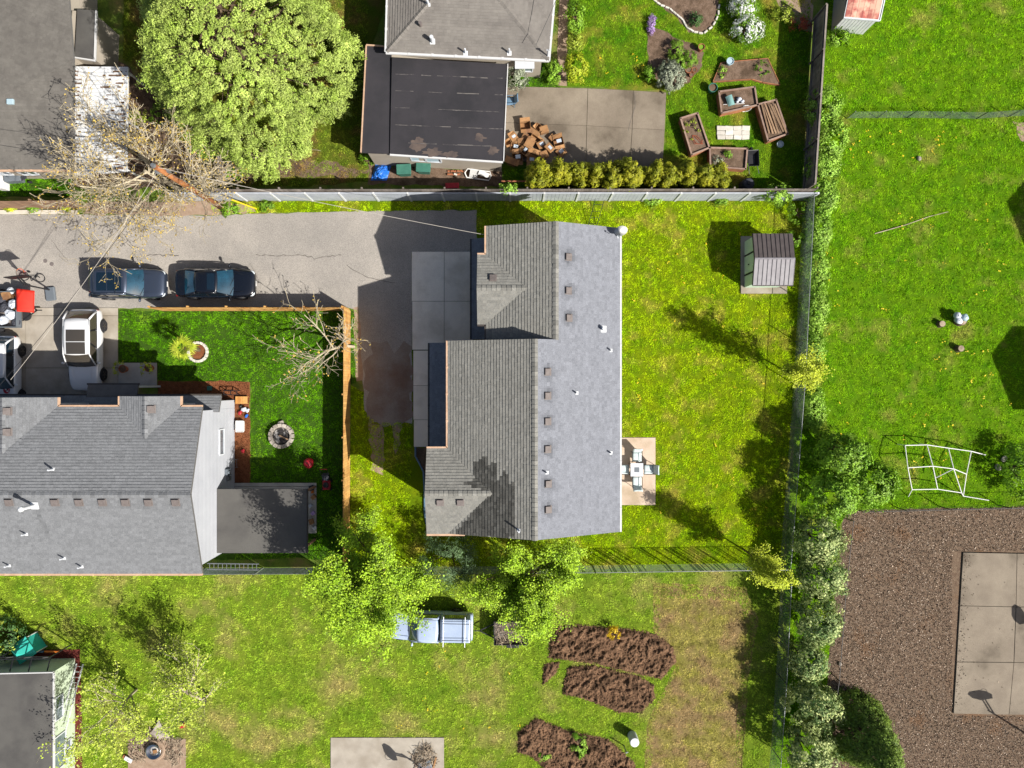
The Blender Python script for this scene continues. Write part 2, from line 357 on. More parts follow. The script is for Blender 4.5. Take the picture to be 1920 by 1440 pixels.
M('bed_wood', A('#a86c48'), A('#b97c56'), A('#8c5c40'), scale=4, s3=1.5, rough=0.85, tone=0.2)
M('weathered_top', A('#93786a'), A('#a88e7e'), scale=5, rough=0.9, tone=0.2)
M('pole_wood', A('#9a6238'), A('#b47846'), A('#7c4c2c'), scale=3, s3=1.4, rough=0.9, tone=0.15)
M('log', A('#9a7c60'), A('#b09274'), A('#7c6048'), scale=6, rough=0.9, tone=0.3)
M('bark', A('#5c4a3a'), A('#75624e'), scale=6, rough=0.95, tone=0.25)
M('pale_bark', A('#b4a78c'), A('#cbbfa4'), A('#8e826e'), scale=4, s3=1.2, rough=0.95, tone=0.3)
M('dead_wood', A('#a5937e'), A('#c0ae96'), A('#7d6c5c'), scale=5, s3=2, rough=0.95, tone=0.35)
M('stone', A('#a89e94'), A('#bfb6aa'), A('#8c8278'), scale=5, s3=2, rough=0.9, tone=0.22, bump=0.4)
M('white_stone', A('#d4cec2'), A('#e4dfd4'), scale=5, rough=0.9, tone=0.15, bump=0.3)
def leaf_mat(n, a, b, tone=0.5, trans=0.16, tc=None, s=1.2):
    return M(n, A(a, .85), A(b, .85), scale=s, rough=0.6, tone=tone, trans=trans, spec=0.3, tone_col=tc)
leaf_mat('leaf_conifer', '#90aa40', '#b2c464', 0.45)
leaf_mat('leaf_lime', '#7ca21a', '#a4c22c', 0.6)
leaf_mat('leaf_yellow', '#a0b224', '#b8c230', 0.4)
leaf_mat('leaf_spring', '#98ac34', '#b2bf4c', 0.4)
leaf_mat('leaf_green', '#66921e', '#88ae34', 0.45)
leaf_mat('leaf_ivy', '#80ac34', '#a0c44c', 0.45)
leaf_mat('leaf_dark', '#35562a', '#4e7038', 0.45)
leaf_mat('leaf_pine', '#56704a', '#6e8a5c', 0.4)
leaf_mat('leaf_fir', '#64802c', '#829a3c', 0.45)
leaf_mat('leaf_arbor', '#7a8416', '#a2a022', 0.45)
leaf_mat('leaf_variegated', '#44702c', '#5e8a42', 0.35, 0.25, A('#c2ca86', .85))
leaf_mat('leaf_sage', '#8a947c', '#a6ac94', 0.4)
leaf_mat('leaf_bud', '#b0943c', '#c2a850', 0.4)
leaf_mat('leaf_palm', '#a0b028', '#b8c244', 0.35)
leaf_mat('petal_white', '#e2e6e0', '#f2f4f0', 0.15, 0.3)
leaf_mat('petal_lilac', '#b494cc', '#c8aadc', 0.25)
leaf_mat('petal_yellow', '#e0c020', '#f0d030', 0.2)
leaf_mat('petal_red', '#a04a30', '#b85a3c', 0.3)
M('car_white', A('#e9eaec'), rough=0.3, coat=1.0, spec=0.5)
M('car_silver', A('#434d60'), rough=0.35, metal=0.5, coat=1.0)
M('car_navy', A('#10151f'), rough=0.22, metal=0.2, coat=1.0)
M('car_blue', A('#aebfdc'), A('#b8c8e2'), scale=2, rough=0.3, coat=0.6)
M('glass_dark', A('#0c1f2c'), rough=0.04, spec=0.9, coat=1.0)
M('glass_teal', A('#1c4c62'), A('#123444'), scale=1.6, rough=0.05, spec=0.9, coat=1.0)
M('glass_brown', A('#4a443c'), rough=0.08, spec=0.7, coat=1.0)
M('window_glass', A('#5c6a70'), A('#8894a0'), scale=1.5, rough=0.05, spec=0.8, coat=1.0)
M('black_plastic', A('#1c1c1e'), rough=0.55)
M('black_metal', A('#26262a'), rough=0.5)
M('tyre', A('#26262a'), rough=0.9)
M('rim', A('#a8aaae'), rough=0.3, metal=0.8)
M('rim_dark', A('#5a5652'), rough=0.35, metal=0.7)
M('lamp_clear', A('#d4dce2'), rough=0.1, coat=1.0)
M('lamp_red', A('#8a1418'), rough=0.2, coat=1.0)
M('chrome', A('#c8ccd0'), rough=0.15, metal=1.0)
M('cardboard', A('#9c7248'), A('#b0855a'), A('#835c40'), scale=2, s3=1.2, rough=0.9, tone=0.2)
M('tape_label', A('#c8d4e0'), rough=0.5)
M('red_cloth', A('#e23018'), A('#cc2412'), scale=3, rough=0.7)
M('red_plastic', A('#c02434'), A('#a81828'), scale=4, rough=0.5)
M('pink_net', A('#e07080'), rough=0.8)
M('blue_tarp', A('#1e64c8'), A('#2e7ada'), scale=4, rough=0.45)
M('bin_green', A('#3c7264'), A('#46806f'), scale=3, rough=0.5)
M('bin_grey', A('#707880'), rough=0.5)
M('blue_plastic', A('#5c7c98'), A('#6e8ca6'), scale=3, rough=0.5)
M('pale_blue', A('#b4ccd6'), rough=0.5)
M('teal_cloth', A('#28b4a4'), A('#34c2b2'), scale=3, rough=0.7)
M('teal_net', A('#7ca8a4'), rough=0.8)
M('shed_green', A('#b4ccb8', .9), A('#c0d4c2', .9), scale=2, rough=0.6)
M('metal_brown', A('#544c4b'), A('#605856'), scale=3, rough=0.5, tone=0.12)
M('metal_grey', A('#858186'), A('#939094'), scale=3, rough=0.45, tone=0.12)
M('rust_red', A('#a04c44'), A('#b46254'), A('#d8a890'), scale=2, s3=1.0, t3=(0.5, 0.62), rough=0.7, tone=0.2)
M('terracotta', A('#b0714e'), A('#a06242'), scale=4, rough=0.85)
M('cushion', A('#c8dadc'), A('#dae6e8'), scale=3, rough=0.8)
M('ash', A('#d8d4d0'), A('#a8a4a0'), A('#4c4844'), scale=6, s3=2.5, t3=(0.45, 0.55), rough=1.0, bump=0.6)
M('charcoal', A('#242224'), A('#3a3636'), scale=6, rough=1.0)
M('cloth_white', A('#dce2ea'), A('#c4ccd8'), scale=5, rough=0.8)
M('cloth_dark', A('#33343c'), A('#4a4c56'), scale=5, rough=0.85)
M('orange_plastic', A('#e07828'), rough=0.6)
M('yellow_plastic', A('#e4c820'), rough=0.5)
M('wire', A('#bdb6ac'), rough=0.7)
M('crack', A('#706a64'), rough=1.0)
# ------------------------------------------------------------------ ground, street, paving, beds
mb = MB(); mb.add([(-200, -200, 0), (200, -200, 0), (200, 200, 0), (-200, 200, 0)], [(0, 1, 2, 3)]); struct(mb, 'ground', MATS['ground'])
def flat(name, poly, z, mat, wob=0.0, seed=0, step=0.35):
    """thin sheet from a photo-pixel outline; wob roughens its edge"""
    P = [Vector((*G(x, y)[:2], 0)) for x, y in poly]; r = random.Random(seed); Q = []
    for i, p in enumerate(P):
        q = P[(i + 1) % len(P)]; n = max(1, int((q - p).length / step)) if wob else 1
        for k in range(n):
            v = p.lerp(q, k / n); Q.append((v.x + r.gauss(0, wob), v.y + r.gauss(0, wob), z))
    m = MB(); m.add(Q, [tuple(range(len(Q)))] if sum(Q[i][0] * Q[(i + 1) % len(Q)][1] - Q[(i + 1) % len(Q)][0] * Q[i][1] for i in range(len(Q))) > 0 else [tuple(range(len(Q) - 1, -1, -1))])
    return struct(m, name, MATS[mat])
STREET = [(-700, 402), (145, 402), (400, 404), (560, 399), (700, 396), (893, 394), (893, 452), (893, 480), (772, 474), (773, 640), (773, 792), (705, 792), (683, 770), (680, 700), (673, 640), (673, 578), (222, 577), (-700, 577)]
flat('street', STREET, 0.012, 'asphalt', 0.03, 3)
flat('worn_track', [(680, 690), (700, 640), (735, 655), (772, 640), (772, 790), (745, 800), (690, 796), (684, 740)], 0.016, 'old_asphalt', 0.16, 4)
flat('dirt_track', [(693, 790), (715, 792), (722, 850), (718, 890), (695, 880)], 0.009, 'gravel_path', 0.07, 5)
flat('dirt_track', [(733, 790), (752, 790), (752, 835), (742, 850)], 0.009, 'gravel_path', 0.07, 6)
flat('gravel_strip', [(672, 575), (677, 640), (681, 715), (668, 716), (664, 640), (664, 578)], 0.013, 'gravel_path', 0.04, 7)
def slabs(name, rects, mat, z=0.06, gap=0.012, seed=1, skew=0.0):
    """paving: a thin bed with one slab child for every panel; rects are photo-pixel quads"""
    r = random.Random(seed); allp = [p for q in rects for p in q]; xs = [p[0] for p in allp]; ys = [p[1] for p in allp]
    base = MB(); 
    for q in rects:
        P = gp(*q); c = Vector((sum(p[0] for p in P) / 4, sum(p[1] for p in P) / 4)); base.prism([(c.x + (p[0] - c.x) * 0.995, c.y + (p[1] - c.y) * 0.995) for p in P], 0.0, z * 0.5)
    b = struct(base, name, MATS['concrete_old'])
    for q in rects:
        P = gp(*q); cx = sum(p[0] for p in P) / 4; cy = sum(p[1] for p in P) / 4
        Q = []
        for x, y in P:
            dx, dy = x - cx, y - cy; Q.append((cx + dx - math.copysign(gap, dx), cy + dy - math.copysign(gap, dy)))
        m = MB(); m.prism(Q, z * 0.5 + 0.001, z + r.uniform(-0.006, 0.006), r.uniform(0.2, 0.8)); m.build('slab', MATS[mat], b, bev=0.008)
    return b
def rect(x0, y0, x1, y1): return [(x0, y0), (x1, y0), (x1, y1), (x0, y1)]
slabs('driveway', [rect(772, 472, 833, 565), rect(833, 472, 887, 565), rect(773, 565, 833, 656), rect(833, 565, 887, 656), rect(775, 657, 830, 723), rect(775, 723, 830, 787), rect(776, 787, 830, 838)], 'concrete_new', seed=2)
slabs('patio', [rect(1130, 820, 1229, 947)], 'concrete_pink', seed=3)
slabs('shed_pad', [rect(1388, 443, 1475, 551)], 'concrete', z=0.1, seed=4)
slabs('neighbour_driveway', [[(940, 162), (1102, 166), (1100, 236), (940, 230)], [(1102, 166), (1187, 170), (1185, 241), (1100, 236)], [(1187, 170), (1249, 174), (1246, 244), (1185, 241)],
      [(938, 230), (1100, 236), (1098, 312), (938, 300)], [(1100, 236), (1185, 241), (1180, 316), (1098, 312)], [(1185, 241), (1246, 244), (1242, 318), (1180, 316)]], 'concrete_old', seed=5)
slabs('parking_apron', [rect(-120, 592, 48, 690), rect(48, 592, 222, 690), rect(48, 690, 222, 790), rect(-120, 690, 48, 790), rect(-120, 577, 48, 592), rect(48, 577, 222, 592)], 'concrete', seed=6)
slabs('entry_pad', [rect(222, 680, 295, 727)], 'concrete_grey', seed=7)
slabs('covered_patio', [rect(395, 905, 594, 912), rect(400, 912, 594, 1000)], 'concrete_grey', seed=8)
slabs('ball_court', [[(1804, 1035), (1905, 1037), (1903, 1137), (1798, 1135)], [(1905, 1037), (2060, 1039), (2060, 1139), (1903, 1137)], [(1798, 1135), (1903, 1137), (1899, 1241), (1792, 1240)], [(1903, 1137), (2060, 1139), (2060, 1243), (1899, 1241)], [(1792, 1240), (1899, 1241), (1890, 1339), (1786, 1337)], [(1899, 1241), (2060, 1243), (2060, 1341), (1890, 1339)]], 'concrete_old', z=0.1, gap=0.015, seed=9)
slabs('garden_pad', [rect(620, 1382, 833, 1480)], 'concrete', seed=10)
slabs('fire_pit_pad', [rect(240, 1385, 349, 1480)], 'gravel_path', z=0.03, seed=11)
for i, (x0, x1) in enumerate([(-200, -90), (-90, 20), (20, 145)]):
    if i == 0: kb = struct(MB().beam(G(-200, 397.5, 0.05), G(145, 397.5, 0.05), 0.24, 0.1), 'kerb', MATS['kerb'])
    MB().beam(G(x0 + 0.3, 397.5, 0.1), G(x1 - 0.3, 397.5, 0.1), 0.26, 0.06, 0.3 + 0.2 * i).build('kerb_stone', MATS['kerb'], kb, bev=0.02)
# cracks and covers in the street
r = random.Random(5)
def crack(name, pts, wpx, z, par=None):
    P = []; 
    for i in range(len(pts) - 1):
        a, b = G(*pts[i], z), G(*pts[i + 1], z); n = max(2, int((b - a).length / 0.18))
        for k in range(n): P.append(a.lerp(b, k / n) + Vector((r.gauss(0, 0.02), r.gauss(0, 0.03), 0)))
    P.append(G(*pts[-1], z)); m = MB()
    for i in range(len(P) - 1):
        d = (P[i + 1] - P[i]); s = Vector((-d.y, d.x, 0)).normalized() * wpx / S * r.uniform(0.3, 0.7)
        m.add([P[i] + s, P[i + 1] + s, P[i + 1] - s, P[i] - s], [(0, 1, 2, 3)])
    return struct(m, name, MATS['crack'])
crack('street_crack', [(480, 476), (520, 480), (560, 478), (590, 484), (640, 478)], 1.2, 0.018)
crack('street_crack', [(270, 480), (300, 477), (335, 479)], 1.6, 0.018)
crack('street_crack', [(97, 450), (112, 470), (128, 490)], 0.8, 0.018)
crack('street_crack', [(650, 498), (690, 520), (740, 530)], 1.0, 0.02)
crack('slab_crack', [(1190, 172), (1191, 200), (1184, 222), (1178, 245)], 0.8, 0.071)
for cx, cy in ((85, 489), (97, 495)):
    o = MB().lathe(G(cx, cy, 0.012), [(0.0, 0), (0.13, 0), (0.13, 0.008), (0.1, 0.012), (0.0, 0.012)], 16).solo('valve_cover', MATS['vent_metal'], 'small round iron valve cover set in street, ' + ('nearer the basketball hoop' if cx < 90 else 'nearer the parked silver car'), 'valve cover')
o = MB().box(G(265, 456, 0.018), (0.55, 0.4, 0.012)).solo('drain_cover', MATS['concrete'], 'pale rectangular drain cover in the street under bare branches', 'drain cover')

# beds
flat('mulch_bed', [(296, 715), (468, 716), (470, 906), (440, 906), (430, 760), (296, 745)], 0.02, 'mulch', 0.03, 8)
flat('red_mulch_strip', [(60, 1218), (151, 1217), (156, 1480), (60, 1480)], 0.02, 'red_mulch', 0.02, 9)
flat('wood_chip_yard', [(1590, 957), (1760, 953), (2150, 948), (2150, 1600), (1560, 1600), (1545, 1400), (1552, 1250), (1566, 1120), (1580, 980)], 0.012, 'wood_chips', 0.04, 10)
flat('soil_bed', [(1222, -20), (1232, 8), (1262, 28), (1290, 60), (1318, 64), (1340, 45), (1349, 10), (1348, -20)], 0.012, 'bed_soil', 0.05, 11)
flat('soil_bed', [(1214, 60), (1230, 52), (1252, 62), (1272, 72), (1296, 85), (1318, 100), (1316, 125), (1290, 155), (1258, 168), (1232, 150), (1214, 130)], 0.012, 'bed_soil', 0.06, 12)
flat('garden_path', [(1049, -30), (1068, -30), (1063, 60), (1062, 160), (1044, 160), (1046, 60)], 0.012, 'gravel_path', 0.03, 13)
flat('bare_earth', [(1440, -20), (1525, -20), (1520, 60), (1490, 40), (1460, 15)], 0.012, 'gravel_path', 0.1, 14)
flat('bare_earth', [(690, 306), (945, 322), (940, 350), (690, 345)], 0.012, 'bed_soil', 0.06, 15)
flat('bare_earth', [(400, 275), (470, 280), (690, 318), (690, 330), (560, 330), (400, 345)], 0.010, 'bed_soil', 0.15, 16)
flat('bare_earth', [(140, 120), (230, 120), (400, 260), (400, 350), (140, 350)], 0.012, 'bed_soil', 0.1, 17)
flat('bare_earth', [(1895, 232), (2000, 225), (2000, 270), (1930, 280)], 0.012, 'gravel_path', 0.12, 18)
flat('bare_earth', [(160, 380), (400, 376), (470, 385), (480, 398), (400, 404), (160, 402)], 0.016, 'gravel_path', 0.05, 19)
flat('side_bed', [(780, 838), (842, 838), (842, 1000), (798, 1000), (795, 880), (780, 860)], 0.012, 'bed_soil', 0.03, 20)

# dug vegetable plots: heaps of clods
def dug(poly, hgt, seed, sp=0.042):
    P = np.array(gp(*poly)); lo, hi = P.min(0) - 0.15, P.max(0) + 0.15; rg = np.random.default_rng(seed)
    nx, ny = int((hi[0] - lo[0]) / sp), int((hi[1] - lo[1]) / sp)
    X, Y = np.meshgrid(np.linspace(lo[0], hi[0], nx), np.linspace(lo[1], hi[1], ny)); Q = np.stack([X.ravel(), Y.ravel()], 1)
    Z = np.zeros(len(Q)); K = int(nx * ny * sp * sp * 26)
    for i in range(K):
        c = lo + rg.random(2) * (hi - lo); s = rg.uniform(0.04, 0.17); e = rg.uniform(0.7, 3.2); a = rg.normal(0.5, 0.7); d = Q - c
        u = d[:, 0] * math.cos(a) + d[:, 1] * math.sin(a); v = -d[:, 0] * math.sin(a) + d[:, 1] * math.cos(a)
        g = np.clip(1 - (u / (s * e)) ** 2 - (v / s) ** 2, 0, None); Z = np.maximum(Z, np.sqrt(g) * s * rg.uniform(0.4, 1.3)) if rg.random() < 0.8 else Z - g * 0.05
    Z = Z * hgt + rg.normal(0, 0.02, len(Q)) + 0.06 * hgt
    NZ = rg.normal(0, 1, (ny // 2 + 2, nx // 2 + 2)); NZ = np.repeat(np.repeat(NZ, 2, 0), 2, 1)[:ny, :nx]; NZ = (NZ + np.roll(NZ, 1, 0) + np.roll(NZ, 1, 1) + np.roll(NZ, -1, 0) + np.roll(NZ, -1, 1)) / 5; Z = Z + np.abs(NZ).ravel() * 0.05
    n = len(P); dist = np.full(len(Q), 9.0)
    for i in range(n):
        a, b = P[i], P[(i + 1) % n]; t = np.clip(((Q - a) @ (b - a)) / ((b - a) @ (b - a)), 0, 1); dist = np.minimum(dist, np.linalg.norm(Q - (a + t[:, None] * (b - a)), axis=1))
    sd = np.where(inside(Q, [tuple(p) for p in P]), dist, -dist) + rg.normal(0, 0.05, len(Q))
    Z = np.where(sd > -0.02, Z * np.clip((sd + 0.02) / 0.25, 0, 1) + 0.02, -0.06)
    idx = np.arange(nx * ny).reshape(ny, nx); F = np.stack([idx[:-1, :-1], idx[:-1, 1:], idx[1:, 1:], idx[1:, :-1]], -1).reshape(-1, 4)
    F = F[(Z[F] > -0.05).any(1)]
    o = fastmesh('dug_soil', np.column_stack([Q, Z]), F, MATS['soil'], None, rg.random(len(F)))
    return tag(o, kind='structure')
PLOTS = [[(1047, 1172), (1080, 1170), (1175, 1178), (1230, 1188), (1262, 1213), (1268, 1240), (1240, 1273), (1190, 1262), (1120, 1245), (1027, 1233), (1030, 1200)],
         [(1020, 1244), (1050, 1240), (1042, 1262), (1017, 1284)],
         [(1066, 1250), (1110, 1247), (1200, 1268), (1225, 1284), (1228, 1310), (1200, 1336), (1160, 1335), (1100, 1312), (1055, 1300), (1058, 1275)],
         [(1005, 1346), (1060, 1367), (1140, 1385), (1190, 1430), (1200, 1480), (1060, 1480), (1000, 1420), (971, 1410), (971, 1372)]]
for i, p in enumerate(PLOTS): dug(p, 0.95, 40 + i)
rg = np.random.default_rng(77); CL_ = []
for p in PLOTS:
    W = gp(*p); a = np.array(W); lo, hi = a.min(0) - 0.1, a.max(0) + 0.1; n_ = int((hi - lo).prod() * 110); Q_ = lo + rg.random((n_, 2)) * (hi - lo); Q_ = Q_[inside(Q_, W)]; CL_.append(np.column_stack([Q_ + rg.normal(0, 0.08, Q_.shape), rg.uniform(0.04, 0.24, len(Q_))]))
CL_ = np.concatenate(CL_); o = leaves('soil_crumbs', CL_, np.tile([[0.2, -0.1, 1.0]], (len(CL_), 1)), 0.075, MATS['soil'], None, 12, 0.8, None, 0.8); tag(o, 'loose crumbs of brown soil on the dug plots', 'soil', kind='stuff')

# ------------------------------------------------------------------ lawns
EX = [STREET, rect(770, 470, 888, 1000), rect(884, 440, 1150, 1000), rect(1128, 820, 1230, 948), rect(1388, 443, 1475, 552), rect(938, 162, 1250, 318), rect(-200, 577, 222, 800),
      rect(222, 678, 297, 728), rect(296, 714, 470, 906), rect(-200, 742, 440, 1050), rect(395, 905, 595, 1000), rect(1787, 1035, 2100, 1345), rect(620, 1382, 833, 1500), rect(240, 1385, 349, 1500), rect(-200, 1217, 155, 1500),
      [(1222, -20), (1232, 8), (1262, 28), (1290, 60), (1318, 64), (1340, 45), (1349, 10), (1348, -20)],
      [(1214, 60), (1230, 52), (1252, 62), (1272, 72), (1296, 85), (1318, 100), (1316, 125), (1290, 155), (1258, 168), (1232, 150), (1214, 130)],
      rect(1047, -30, 1066, 160), rect(690, -30, 945, 320), rect(730, -30, 1030, 130), rect(-200, -30, 180, 330),
      [(1590, 957), (1760, 953), (2150, 948), (2150, 1600), (1560, 1600), (1545, 1400), (1552, 1250), (1566, 1120), (1580, 980)]] + PLOTS
EXW = [gp(*p) for p in EX]
for i in range(1, len(PLOTS) + 1):
    a = np.array(EXW[-i]); c_ = a.mean(0); EXW[-i] = [tuple(c_ + (q_ - c_) * 0.93) for q_ in a]
def lawn(poly, mat, dens, seed, ln=0.095, wd=0.034, z=0.006, ex=True, name='lawn', stripe=0.0):
    flat(name, poly, z, mat + '_base', 0.05, seed, 0.5)
    W = gp(*poly); a = np.array(W); lo, hi = a.min(0), a.max(0); lo = np.maximum(lo, [-33.5, -25]); hi = np.minimum(hi, [33.5, 25])
    rg = np.random.default_rng(seed); per = 11; n = int((hi - lo).prod() * dens * 1.3 / per)
    Cc = lo + rg.random((n, 2)) * (hi - lo); ct = rg.beta(1.6, 1.6, n)
    P = (Cc[:, None, :] + rg.normal(0, 0.075, (n, per, 2))).reshape(-1, 2); tn = np.clip(np.repeat(ct, per) + rg.normal(0, 0.14, n * per), 0, 1)
    ca = np.repeat(rg.uniform(0, 2 * PI, n), per)
    if stripe: tn = np.clip(tn + stripe * np.sin(P[:, 1] * 5.5 + 0.3 * np.sin(P[:, 0] * 2)), 0, 1)
    k = inside(P, W)
    if ex:
        for e in EXW: k &= ~inside(P, e)
    P, tn, ca = P[k], tn[k], ca[k]; n = len(P); q = ca + rg.normal(0, 0.9, n)
    L = ln * rg.uniform(0.5, 1.4, n); th = rg.uniform(0.45, 1.25, n); w = wd * rg.uniform(0.6, 1.3, n) / 2
    d = np.stack([np.cos(q), np.sin(q)], 1); s = np.stack([-d[:, 1], d[:, 0]], 1)
    V = np.zeros((n, 3, 3)); V[:, 0, :2] = P + s * w[:, None]; V[:, 1, :2] = P - s * w[:, None]; V[:, 0, 2] = V[:, 1, 2] = z
    V[:, 2, :2] = P + d * (L * np.sin(th))[:, None]; V[:, 2, 2] = z + L * np.cos(th)
    o = fastmesh('grass', V.reshape(-1, 3), np.arange(n * 3).reshape(n, 3), MATS[mat], None, tn)
    return o
GRASS = [
 ([(222, 582), (656, 582), (657, 1050), (590, 1050), (560, 1046), (400, 1050), (390, 900), (470, 900), (470, 714), (222, 714)], 'grass_lush', 330, 'dense emerald lawn inside the cedar fence'),
 ([(657, 720), (775, 800), (885, 440), (893, 377), (1510, 377), (1505, 560), (1492, 720), (1478, 900), (1470, 1064), (640, 1066), (657, 900)], 'grass_yard', 330, 'yellow green lawn around the grey house'),
 ([(-120, 1078), (640, 1072), (1472, 1068), (1460, 1250), (1440, 1480), (-120, 1480)], 'grass_pale', 300, 'pale green lawn of the lower yard'),
 ([(1548, -30), (2080, -30), (2080, 950), (1590, 957), (1575, 985), (1560, 1130), (1545, 1480), (1440, 1480), (1462, 1250), (1475, 1000), (1497, 720), (1513, 400), (1530, 150)], 'grass_field', 310, 'open green field grass on the right side'),
 ([(1066, -30), (1522, -30), (1512, 200), (1500, 362), (1240, 350), (945, 350), (945, 312), (1245, 316), (1250, 172), (1066, 162)], 'grass_garden', 320, 'grass around the raised garden beds'),
 ([(235, -30), (735, -30), (690, 120), (690, 340), (560, 350), (400, 345), (400, 250), (230, 110)], 'grass_wild', 260, 'rough grass under the big conifer'),
 ([(395, 378), (560, 378), (905, 378), (905, 393), (700, 396), (560, 398), (470, 400), (400, 402)], 'grass_yard', 300, 'grass verge between street and white fence'),
 ([(-120, 384), (150, 384), (150, 393), (-120, 393)], 'grass_wild', 250, 'weedy verge behind the kerb'),
 ([(-60, 318), (140, 318), (140, 368), (-60, 368)], 'grass_lush', 300, 'narrow grass strip below the brown roof'),
 ([(657, 582), (672, 582), (668, 720), (657, 720)], 'grass_lush', 330, 'grass strip along the cedar fence'),
 ([(950, 112), (1050, 120), (1048, 165), (945, 162)], 'grass_lush', 300, 'grass patch beside the neighbour driveway'),
]
DRY = [(1225, 1092), (1400, 1100), (1420, 1160), (1400, 1300), (1390, 1480), (1205, 1480), (1215, 1350), (1268, 1250), (1225, 1180)]
a = np.array(gp(*DRY)); c_ = a.mean(0); EXW.append([tuple(c_ + (q_ - c_) * 0.84) for q_ in a])
for i, (p, m, d, lab) in enumerate(GRASS): o = lawn(p, m, d, 60 + i, ex=i not in (6, 7, 8, 9, 10)); tag(o, lab, 'grass', kind='stuff')
# mown dry plot
EXW.pop(); o = lawn(DRY, 'grass_dry', 330, 90, ln=0.09, z=0.010, stripe=0.16); tag(o, 'straw coloured mown plot beside the dug soil', 'grass', kind='stuff')
# wood chips scattered on the play yard
rg = np.random.default_rng(7); W = gp((1590, 957), (1760, 953), (1960, 948), (1960, 1480), (1548, 1480), (1545, 1400), (1552, 1250), (1566, 1120), (1580, 980)); a = np.array(W); lo, hi = a.min(0), a.max(0)
n = 60000; P = lo + rg.random((n, 2)) * (hi - lo); k = inside(P, W) & ~inside(P, gp(*rect(1785, 1033, 2100, 1342))); P = P[k]; n = len(P)
P2 = np.array([tuple(G(1806 - (y_ - 1035) * 0.06 + abs(rg.normal(0, 9)) + (rg.random() < 0.2) * rg.uniform(0, 110), y_))[:2] for y_ in rg.uniform(1038, 1336, 260)]); C3 = np.concatenate([np.column_stack([P, 0.016 + rg.random(n) * 0.03]), np.column_stack([P2, np.full(260, 0.115)])]); n = len(C3)
tn = rg.beta(0.9, 3.2, n)
o = leaves('wood_chips', C3, np.tile([[0, 0, 1.0]], (n, 1)), 0.085, MATS['chip'], None, 8, 0.4, tn, 0.45); tag(o, 'brown and pale wood chips covering the play yard', 'wood chips', kind='stuff')
# mulch chips
W = gp((296, 715), (468, 716), (470, 906), (430, 906), (430, 760), (296, 745)); a = np.array(W); lo, hi = a.min(0), a.max(0); n = 9000
P = lo + rg.random((n, 2)) * (hi - lo); P = P[inside(P, W)]; n = len(P)
o = leaves('mulch_chips', np.column_stack([P, 0.025 + rg.random(n) * 0.03]), np.tile([[0, 0, 1.0]], (n, 1)), 0.08, MATS['mulch'], None, 9, 0.4, None, 0.5); tag(o, 'rust brown bark mulch beside the white gable wall', 'mulch', kind='stuff')
# dandelions
pts = []
for (x0, x1, y0, y1, n) in ((1560, 1800, 240, 300, 24), (1540, 1900, 380, 830, 60), (1180, 1480, 430, 1010, 45), (700, 980, 1220, 1370, 14), (1080, 1240, 100, 170, 10), (1700, 1800, 840, 900, 10)):
    for i in range(n): pts.append(tuple(G(rg.uniform(x0, x1), rg.uniform(y0, y1), 0.1)))
C3 = np.array(pts); k = np.ones(len(C3), bool)
for e in EXW: k &= ~inside(C3[:, :2], e)
C3 = np.repeat(C3[k], 3, 0) + rg.normal(0, 0.06, (k.sum() * 3, 3)) * [1, 1, 0.1]
o = leaves('dandelions', C3, np.tile([[0, 0, 1.0]], (len(C3), 1)), 0.075, MATS['petal_yellow'], None, 10, 0.9, None, 0.2); tag(o, 'yellow dandelion heads dotted over the lawns', 'flowers', kind='stuff')
